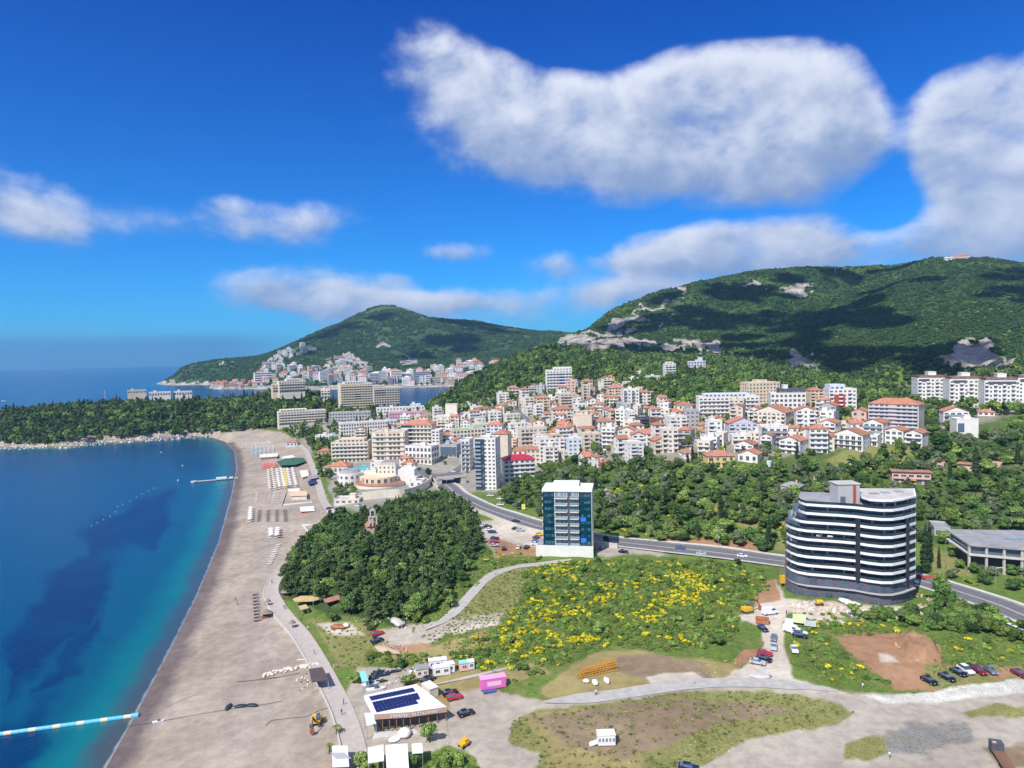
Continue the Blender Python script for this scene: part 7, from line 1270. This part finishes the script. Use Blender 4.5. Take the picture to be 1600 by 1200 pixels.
# single trees seen one by one
for k, px, py, r_, hs in [('broad',1472,712,8.2,1.0),('cypress',1446,895,2.6,1.05),('cypress',1452,880,1.9,1.25),('cypress',1467,888,1.0,1.3),('cypress',641,795,1.15,1.35),('cypress',645,798,.7,1),('cypress',1262,752,1.4,1.1),('cypress',930,775,2.5,.75),('cypress',912,770,2.2,.75),('pine',966,742,4.8,1.1),('pine',845,800,4.2,1.2),('pine',822,790,3.6,1.1),('pine',1300,765,5.5,1.1),('umbrella',1278,792,4.6,.8),('umbrella',1275,780,4.2,.8),('broad',1170,790,6,1),('broad',1192,860,4.3,.8),('broad',1130,850,3.6,.7),('broad',1070,845,3.2,.7),('broad',1030,845,4.0,.7),('broad',985,840,4.0,.7),('broad',947,848,1.7,1.2),('broad',1478,945,4.4,1.1),('broad',1470,925,3.4,1.2),('broad',554,1068,2.5,.8),('broad',637,1070,2.6,.8),('broad',671,1160,2.6,1.3),('broad',520,970,2.6,.9),('broad',669,742,3.2,1),('broad',566,1200,2.4,.9),('broad',645,1198,2.4,.9),('broad',700,1200,2.8,.9),('pine',575,985,2.8,1.1),('pine',662,800,2.2,1.5),('pine',673,795,2,1.5),('broad',1418,745,6,.9),('cypress',1524,745,2.6,1.0),('bush',755,1022,1.6,1),('bush',710,1025,2.0,1),('bush',688,1030,1.6,1),('broad',1010,715,4.5,1),('cypress',1075,738,1.8,.9),('cypress',926,692,1.4,1),('bush',1233,1000,1.5,1),('broad',1500,888,2.6,.8),('broad',1524,896,3.0,.8),('olive',1549,900,2.8,.8),('broad',1578,898,3.2,.8),('olive',1600,900,3.0,.8),('bush',1560,880,2.0,1),('broad',1488,870,2.0,.9)]:
    g = G(px, py); TREES.append((k, g.x, g.y, g.z-.2, r_, hs, 'single'))
NAMES = {'pine': ('pine_tree','pine','dark green pine'), 'broad': ('broadleaf_tree','tree','bushy green tree'), 'olive': ('olive_tree','olive tree','silvery olive tree'), 'umbrella': ('umbrella_pine','pine','flat topped umbrella pine'), 'cypress': ('cypress_tree','cypress','slim dark cypress'), 'bush': ('shrub','shrub','low green shrub'), 'gorse': ('broom_bush','broom bush','yellow flowering broom bush')}
PLACE = {'knoll': 'in the dense wood on the knoll beside the beach', 'headland': 'in the wood covering the headland', 'resort': 'among the hotels behind the far beach', 'slope': 'on the wooded slope above the main road', 'right': 'in the thickets round the curved building', 'upper': 'on the upper slope below the mountain', 'ridge': 'on the low ridge before the inlet', 'town': 'between the houses of the town', 'broom': 'in the scrub field in front of the glass tower', 'yard': 'in the thicket behind the white tents', 'single': 'standing clear of its neighbours'}
cnt = {}; rest = []; TREES.sort(key=lambda t_: (t_[6] != 'single', math.hypot(t_[1], t_[2])/max(t_[4], 1)))
LMK = [(o.location.x, o.location.y, ' '.join(o['label'].replace(',', '').split()[:4])) for o in C.objects if o.parent is None and o.get('category') and o.name.split('.')[0] in ('house','hotel','apartment_block','apartment_tower','villa','bungalow_row','curved_building','glass_tower','castle_hotel','chapel','concrete_hall','restaurant','billboard','caravan','container','kiosk','beach_bar','bridge','excavator','thatched_hut','crane_section','hut')]
LMX = np.array([(a, b_) for a, b_, _ in LMK]); CUT = ('of','the','with','and','in','on','a','to','by','at','like','right','left','its','from','among','behind','three','two','one','tall','pale','small','large','white','long','low','eight','four','five','teal','straw')
def near_name(x, y):
    i = int(np.argmin((LMX[:,0]-x)**2+(LMX[:,1]-y)**2)); w_ = LMK[i][2].split(); dx, dy = x-LMX[i,0], y-LMX[i,1]; dd = math.hypot(dx, dy)
    while len(w_) > 1 and (w_[-1] in CUT or len(w_) > 3): w_.pop()
    return ('close ' if dd < 18 else 'well ' if dd > 42 else '')+(('right of' if dx > 0 else 'left of') if abs(dx) > abs(dy) else ('behind' if dy > 0 else 'before'))+' the '+' '.join(w_)
PLS = {'knoll': 'in the knoll wood', 'headland': 'in the headland wood', 'resort': 'behind the far beach', 'slope': 'on the slope above the road', 'right': 'in the thickets', 'upper': 'below the mountain', 'ridge': 'on the low ridge', 'town': 'in the town', 'broom': 'in the broom field', 'yard': 'behind the white tents', 'single': 'standing clear'}
rs = random.Random(5)
for k, x, y, z, r_, hs, wh in TREES:
    q = cnt.get(k, 0)
    if q < 285:
        cnt[k] = q+1; me = rs.choice(PROTO[k]); nm, cat, ds = NAMES[k]; near = math.hypot(x, y) < 330; ds = ('large ' if r_ > (3.6 if k not in ('bush','gorse','cypress') else 1.5) else 'small ' if r_ < (2.7 if k not in ('bush','gorse','cypress') else 1.15) else '')+ds; lab = ' '.join(('%s %s, %s' % (ds, PLS[wh], near_name(x, y))).split()[:16]); gr = lab
        if k in ('bush', 'gorse'): o = link(nm, me, None, (x, y, z), rs.uniform(0, 6.28)); o.scale = (r_, r_, r_*hs)
        elif near or wh == 'single':
            o = link(nm, None, None, (x, y, z), rs.uniform(0, 6.28)); o.scale = (r_, r_, r_*hs); link('crown', me, o); link('trunk', TRUNK[k], o)
        else: o = link(nm, me, None, (x, y, z), rs.uniform(0, 6.28)); o.scale = (r_, r_, r_*hs)
        tag(o, lab, cat, gr)
    else: rest.append((k, x, y, z, r_, hs, wh))
# the mountain's own wood, nearest to the viewer, so that its surface is rough
def slope_pts(x0, x1, d0, d1, sp, seed):
    r = np.random.default_rng(seed); Y = np.exp(r.uniform(math.log(d0), math.log(d1), 400000)); n = int((d1**2-d0**2)/2*(x1-x0)/F/sp**2); n = min(n, 42000); Y = Y[:n]; X = (r.uniform(x0, x1, n)-800)/F*Y; Zz = H(X, Y); px, py = proj(X, Y, Zz)
    k = (Zz > 6) & (py < 640) & (rock_mask(px, py) < .3) & free(X, Y, 3); return X[k], Y[k], Zz[k], r
def scatter(name, pts, protos):
    """many copies as ONE stuff object: points with an instance of a crown on each"""
    pts = np.array(pts, float); me = bpy.data.meshes.new(name); me.vertices.add(len(pts)); me.vertices.foreach_set('co', pts[:,:3].astype(np.float32).ravel())
    for nm, col_ in (('sc', 3), ('hz', 4), ('rz', 5)): a = me.attributes.new(nm, 'FLOAT', 'POINT'); a.data.foreach_set('value', pts[:,col_].astype(np.float32))
    a = me.attributes.new('pick', 'INT', 'POINT'); a.data.foreach_set('value', pts[:,6].astype(np.int32)); o = link(name, me); o['kind'] = 'stuff'
    col_ = bpy.data.collections.new(name+'_kinds'); 
    for i, p in enumerate(protos): q = bpy.data.objects.new('%s_%02d' % (name, i), p); col_.objects.link(q)
    ng = bpy.data.node_groups.new(name, 'GeometryNodeTree'); ng.interface.new_socket('Geometry', in_out='INPUT', socket_type='NodeSocketGeometry'); ng.interface.new_socket('Geometry', in_out='OUTPUT', socket_type='NodeSocketGeometry')
    N = ng.nodes.new; gi, go, ip, ci, mp_ = N('NodeGroupInput'), N('NodeGroupOutput'), N('GeometryNodeInstanceOnPoints'), N('GeometryNodeCollectionInfo'), N('GeometryNodeMeshToPoints')
    ci.inputs['Collection'].default_value = col_; ci.inputs['Separate Children'].default_value = True; ci.inputs['Reset Children'].default_value = True
    def at(nm, tp): q = N('GeometryNodeInputNamedAttribute'); q.data_type = tp; q.inputs[0].default_value = nm; return q.outputs[0]
    cs, cr = N('ShaderNodeCombineXYZ'), N('ShaderNodeCombineXYZ'); L_ = ng.links.new; s_, h_, r_ = at('sc','FLOAT'), at('hz','FLOAT'), at('rz','FLOAT'); L_(s_, cs.inputs[0]); L_(s_, cs.inputs[1]); L_(h_, cs.inputs[2]); L_(r_, cr.inputs[2])
    L_(gi.outputs[0], mp_.inputs[0]); L_(mp_.outputs[0], ip.inputs['Points']); L_(ci.outputs[0], ip.inputs['Instance']); ip.inputs['Pick Instance'].default_value = True; L_(at('pick','INT'), ip.inputs['Instance Index']); L_(cr.outputs[0], ip.inputs['Rotation']); L_(cs.outputs[0], ip.inputs['Scale']); L_(ip.outputs[0], go.inputs[0])
    o.modifiers.new('scatter', 'NODES').node_group = ng; return o
for grp, whs in (('headland_wood', ('headland',)), ('knoll_wood', ('knoll',)), ('slope_wood', ('slope','right','single','yard')), ('upper_wood', ('upper','ridge')), ('town_greenery', ('town','resort')), ('scrub', ('broom',))):
    sel = [t_ for t_ in rest if t_[6] in whs]; pr = []; base = {}
    if not sel: continue
    for k in sorted({t_[0] for t_ in sel}): base[k] = len(pr); pr += (PROTO[k] if grp in ('knoll_wood', 'slope_wood', 'scrub') or k not in LOW else LOW[k])
    nk = {k: len(PROTO[k]) if grp in ('knoll_wood', 'slope_wood', 'scrub') or k not in LOW else len(LOW[k]) for k in base}
    scatter(grp, [(x, y, z, r_, r_*hs, rs.uniform(0, 6.28), base[k]+rs.randrange(nk[k])) for k, x, y, z, r_, hs, wh in sel], pr)
X_, Y_, Z_, r = slope_pts(840, 1640, 1200, 2150, 7.5, 3); n = len(X_); s_ = r.uniform(2.4, 4.8, n); scatter('mountain_wood', np.stack([X_, Y_, Z_-1.5, s_, s_*r.uniform(.6,.9,n), r.uniform(0,6.28,n), r.integers(0, 4, n)], 1), HILL)
P = region([(1120,560),(1300,530),(1640,470),(1640,590),(1500,600),(1440,640),(1300,620)], 9, seed=33, clear=3); r = np.random.default_rng(4); n = len(P)
if n: s_ = r.uniform(3.5, 6.0, n); scatter('foot_wood', np.stack([P[:,0], P[:,1], P[:,2]-1, s_, s_*r.uniform(.6,.95,n), r.uniform(0,6.28,n), r.integers(0, 4, n)], 1), HILL)
# grass tufts in the near fields
P = np.concatenate([region(q, 1.1, seed=40+i, clear=.5, prob=pb_) for i, (q, pb_) in enumerate([(BR, .75), ([(800,1125),(850,1106),(960,1096),(1060,1081),(1200,1079),(1320,1100),(1337,1113),(1310,1130),(1170,1155),(1085,1205),(835,1205),(845,1175),(795,1160)], .35), ([(1236,965),(1440,985),(1300,998),(1400,1072),(1280,1062),(1240,1030)], .6), ([(1480,985),(1640,1000),(1640,1045),(1450,1060)], .6), ([(640,985),(760,870),(850,885),(820,960),(720,1030)], .6), ([(490,970),(600,990),(625,1030),(540,1045)], .3)])])
def tuft(seed, m_):
    b = MB(); leaves(b, [(0,0,.25,.6,.6,.3),(.4,.2,.2,.4,.4,.25)], 40, .16, 0, seed, jut=.3); return b.mesh('tuft', m_)
LG = leaf_mat('grass_blades', (.14,.21,.045), (.26,.26,.09)); n = len(P); r = np.random.default_rng(9); s_ = r.uniform(.4, 1.0, n); scatter('grass', np.stack([P[:,0], P[:,1], P[:,2], s_, s_*.8, r.uniform(0,6.28,n), r.integers(0, 3, n)], 1), [tuft(i, LG) for i in range(3)])
# palms by the promenade
for i, (px, py) in enumerate([(526,1148),(515,1178)]):
    g = G(px, py); t = empty('palm_tree', g, i, ['young palm nearer the restaurant, beside the promenade','young palm above the white kiosk'][i], 'palm'); MB().tube((0,0,-.3),(.1,0,2.2),.22,.16,8).obj('trunk', bark, t); b = MB()
    for k in range(16):
        a = k*2.4; L = random.uniform(1.3, 1.9); pv = Vector((.1,0,2.2)); 
        for s in range(5): u = (s+1)/5; nv = Vector((.1+L*u*math.cos(a), L*u*math.sin(a), 2.2+1.0*u-1.7*u*u)); w_ = .26*(1-u*.7); sd_ = Vector((-math.sin(a), math.cos(a), 0))*w_; b.add([pv-sd_, pv+sd_, nv+sd_*.8, nv-sd_*.8, (pv+nv)/2-Vector((0,0,.15))], [(0,1,2,3)]); pv = nv
    b.obj('fronds', LPALM, t)
# ---------------------------------------------------------------- the town on the far shore
def far_ground(pxs, pys):
    pxs, pys = np.array(pxs, float), np.array(pys, float); D = np.linspace(2080, 4400, 400); r = Fn[None]+RTn[None]*((pxs-800)/F)[:,None]+UPn[None]*((600-pys)/F)[:,None]; r = r/r[:,1:2]; X = r[:,0:1]*D; Zr = CAMZ+r[:,2:3]*D; hh = np.stack([HF(X[i], D) for i in range(len(pxs))]); bl_ = Zr <= hh; i = np.argmax(bl_, 1); ok = bl_.any(1); return X[np.arange(len(pxs)), i], D[i], hh[np.arange(len(pxs)), i], ok
rs = random.Random(12); FT = []
def far_area(poly, n, wr, hr, mats_, roof, where):
    xs = [p[0] for p in poly]; ys = [p[1] for p in poly]; q = []
    while len(q) < n:
        x, y = rs.uniform(min(xs), max(xs)), rs.uniform(min(ys), max(ys))
        if segdist(np.array([x]), np.array([y]), poly)[0] > 0: q.append((x, y))
    X, D, Hh, ok = far_ground([p[0] for p in q], [p[1] for p in q])
    for i in range(n):
        if ok[i] and Hh[i] > 1: FT.append((X[i], D[i], Hh[i], rs.uniform(*wr), rs.uniform(*hr), rs.choice(mats_), roof if isinstance(roof, str) else rs.choice(roof), where))
fw, fc, fp, fg, ftile = mat('far_white', (.80,.80,.80)), mat('far_cream', (.66,.57,.46)), mat('far_pink', (.60,.44,.38)), mat('far_grey', (.40,.42,.47)), mat('far_tiles', (.50,.20,.11))
fglass = mat('far_windows', (.10,.11,.14), rough=.3)
far_area([(330,602),(345,597),(400,597),(428,600),(430,606),(345,607)], 34, (10,18), (7,12), [fw, fp, fc], 'tile', 'in the old walled town on the water')
far_area([(395,597),(400,575),(425,560),(450,572),(480,580),(490,600),(430,602)], 46, (12,24), (9,18), [fw, fw, fw, fc], ('tile','flat','flat'), 'climbing the left slope of the far town')
far_area([(425,558),(470,540),(495,540),(480,552),(440,566)], 16, (14,24), (10,18), [fw, fw, fc], 'flat', 'high on the far hillside above the old town')
far_area([(480,600),(490,580),(560,582),(640,585),(640,602),(560,603)], 52, (14,30), (14,30), [fw, fw, fw, fc, fg], ('tile','flat','flat','flat'), 'in the middle of the far town')
far_area([(640,602),(640,580),(700,572),(775,566),(790,575),(760,592),(700,602)], 58, (14,28), (12,26), [fw, fw, fw, fc], ('tile','flat','flat'), 'in the right part of the far town')
far_area([(500,582),(520,560),(575,562),(590,585)], 10, (12,20), (8,14), [fw, fc], 'flat', 'under the pale quarry of the far hill')
FM = {}
WN = {id(fw): 'white', id(fc): 'cream', id(fp): 'pinkish', id(fg): 'grey'}
for X_, D_, z, w_, h_, m_, rf, wh in FT:
    fl = max(2, round(h_/3.2)); k = (m_.name, rf, fl)
    if k not in FM:
        b = MB(); b.box(-.5,.5,-.4,.4,-.8,1,0)
        for f in range(fl): b.box(-.46,.46,-.41,-.401,(f+.3)/fl,(f+.75)/fl,2); b.box(-.51,-.501,-.36,.36,(f+.3)/fl,(f+.75)/fl,2)
        b.M = Matrix.Identity(4); nbay = 4
        for i in range(nbay+1): b.box(-.47+i*.94/nbay-.035, -.47+i*.94/nbay+.035, -.414, -.411, 0, 1, 0)
        if rf == 'tile': b.add([(-.54,-.44,1),(.54,-.44,1),(.54,.44,1),(-.54,.44,1),(-.2,0,1.22),(.2,0,1.22)], [(0,1,5,4),(1,2,5),(2,3,4,5),(3,0,4),(3,2,1,0)], 1)
        else: b.box(-.2,.2,-.1,.2,1.001,1.12,0)
        FM[k] = b.mesh('far_building', [m_, ftile, fglass])
    o = link('far_building', FM[k], None, (X_, D_, z), rs.uniform(-.5,.5)-math.atan2(X_, D_)); o.scale = (w_, w_, h_)
    tag(o, 'small %s building with %s %s' % (WN[id(m_)], 'tiled roof' if rf == 'tile' else 'flat roof', wh), 'building', '%s %s roofed buildings %s' % (WN[id(m_)], rf, wh))
def far_block(label, px, py, w_px, h_px, fl, m_, name='far_tower', win=fglass):
    X_, D_, z, ok = far_ground([px], [py]); D_ = D_[0] if ok[0] else 2250; p = W(px, py, D_); k = D_/F; t = empty(name, p, -math.atan2(p.x, p.y)+.2, label, 'building'); w_, h_ = w_px*k, h_px*k
    MB().box(-w_/2, w_/2, -8, 8, -8, h_).obj('wall', m_, t)
    for f in range(fl): MB().box(-w_/2+.8, w_/2-.8, -8.2, -8.005, h_*(f+.3)/fl, h_*(f+.78)/fl).obj('window_band', win, t)
far_block('big dark glass hotel on the far waterfront', 658, 600, 26, 19, 7, fg, 'far_hotel', mat('far_dark_glass', (.06,.09,.14), rough=.2)); far_block('white slab next to the dark far hotel', 668, 601, 8, 14, 5, fw); far_block('pale square tower in the far town centre', 505, 597, 11, 17, 8, fw); far_block('slim cream tower standing highest in the far town', 485, 590, 7, 18, 8, fc); far_block('white round looking block right of the pale square tower', 521, 596, 11, 12, 5, fw); far_block('lilac tower, first of the far waterfront pair', 584, 598, 15, 15, 6, lilac); far_block('blue white tower, second of the far waterfront pair', 597, 597, 12, 17, 7, fw); far_block('white twin tower right of the far waterfront pair', 619, 597, 17, 18, 7, fw); far_block('long low cream hotel on the right far waterfront', 690, 598, 34, 9, 3, fc); far_block('large white terrace block at the left of the far town', 411, 596, 26, 14, 4, fw); far_block('white villa group high on the far hill', 489, 549, 10, 6, 3, fw)
def far_tree_pts(poly, n, seed):
    r = np.random.default_rng(seed); X = []; q = []
    while len(q) < n:
        x, y = r.uniform(min(p[0] for p in poly), max(p[0] for p in poly)), r.uniform(min(p[1] for p in poly), max(p[1] for p in poly))
        if segdist(np.array([x]), np.array([y]), poly)[0] > 0: q.append((x, y))
    X, D, Hh, ok = far_ground([p[0] for p in q], [p[1] for p in q]); k = ok & (Hh > 2); s = r.uniform(4, 8, k.sum()); return np.stack([X[k], D[k], Hh[k]-1, s, s*.9, r.uniform(0, 6, k.sum()), r.integers(0, 4, k.sum())], 1)
scatter('far_town_trees', far_tree_pts([(300,600),(330,578),(400,566),(500,560),(640,580),(780,570),(770,590),(700,602),(500,604),(345,604)], 700, 5), LOW['broad'])
r = np.random.default_rng(8); D4 = r.uniform(2350, 3600, 26000); X4 = (r.uniform(240, 880, 26000)-800)/F*D4; Z4 = HF(X4, D4); px, py = proj(X4, D4, Z4); k = (Z4 > 14) & (((px < 400) & (py < 595)) | (py < 575)) & (fbm(X4/70, D4/70, 3) > -.25)
for poly in [[(497,575),(515,562),(545,550),(570,562),(580,576),(540,578)],[(628,572),(635,560),(655,560),(655,570)],[(395,597),(400,575),(425,560),(450,572),(480,580),(490,600)],[(425,558),(470,540),(495,540),(480,552)]]: k &= segdist(px, py, poly) < 0
n = k.sum(); s_ = r.uniform(5, 9, n); scatter('far_wood', np.stack([X4[k], D4[k], Z4[k]-4, s_, s_*.8, r.uniform(0,6,n), r.integers(0, 4, n)], 1), HILL)
# ---------------------------------------------------------------- clouds above the picture that shade the hills
cm = bpy.data.materials.new('cloud_white'); cm.use_nodes = True; cm.node_tree.nodes['Principled BSDF'].inputs['Base Color'].default_value = (.85,.85,.87,1); cm.node_tree.nodes['Principled BSDF'].inputs['Roughness'].default_value = 1
def cloud(spots, zc, seed, lab, size=1.0):
    """puffs standing where the sun's ray to each ground spot crosses the cloud height"""
    r = random.Random(seed); b = MB()
    for px, py, d, rad in spots:
        g = W(px, py, d); c = g+sd*((zc-g.z)/sd.z)
        for k in range(9):
            a = r.uniform(0, 6.28); q = r.uniform(0,.85)*rad; s_ = rad*r.uniform(.18,.42); x, y, z = c.x+q*math.cos(a), c.y+q*math.sin(a), c.z+r.uniform(-.1,.25)*rad; n1, n2 = 6, 9
            vs = [(x+s_*(1+r.uniform(-.12,.12))*math.sin(math.pi*i/n1)*math.cos(6.283*j/n2), y+s_*math.sin(math.pi*i/n1)*math.sin(6.283*j/n2), z+s_*.4*math.cos(math.pi*i/n1)) for i in range(n1+1) for j in range(n2)]
            b.add(vs, [(i*n2+j, (i+1)*n2+j, (i+1)*n2+(j+1) % n2, i*n2+(j+1) % n2) for i in range(n1) for j in range(n2)])
    o = b.obj('cloud', cm, None, True); o['kind'] = 'stuff'; return o
cloud([(1150,540,1350,120),(1210,530,1400,150),(1280,520,1500,170),(1330,490,1600,150),(1380,470,1700,120),(1330,560,1150,150),(1270,560,1150,130),(1400,560,1050,150),(1460,560,1000,120),(1500,585,850,90),(1220,570,1150,100)], 1650, 1, 'cloud')
cloud([(900,545,1300,90),(1000,545,1350,110),(1000,520,1700,120),(1080,520,1750,150),(1120,480,1950,140),(1040,490,1950,100),(1160,500,1700,120),(1190,470,1900,110),(1230,450,2000,80),(1300,440,2050,100),(1310,430,2100,70)], 1750, 2, 'cloud')
cloud([(1400,420,2000,90),(1440,410,2000,90),(1600,440,1600,120),(1620,480,1400,110),(860,570,1150,70),(760,600,1100,50)], 1700, 4, 'cloud')
cloud([(510,528,3000,150),(540,520,3100,120),(690,540,2900,190),(650,555,2700,110),(740,515,3300,200),(600,510,3200,110),(470,545,2700,90),(780,530,3200,140)], 2350, 3, 'cloud')
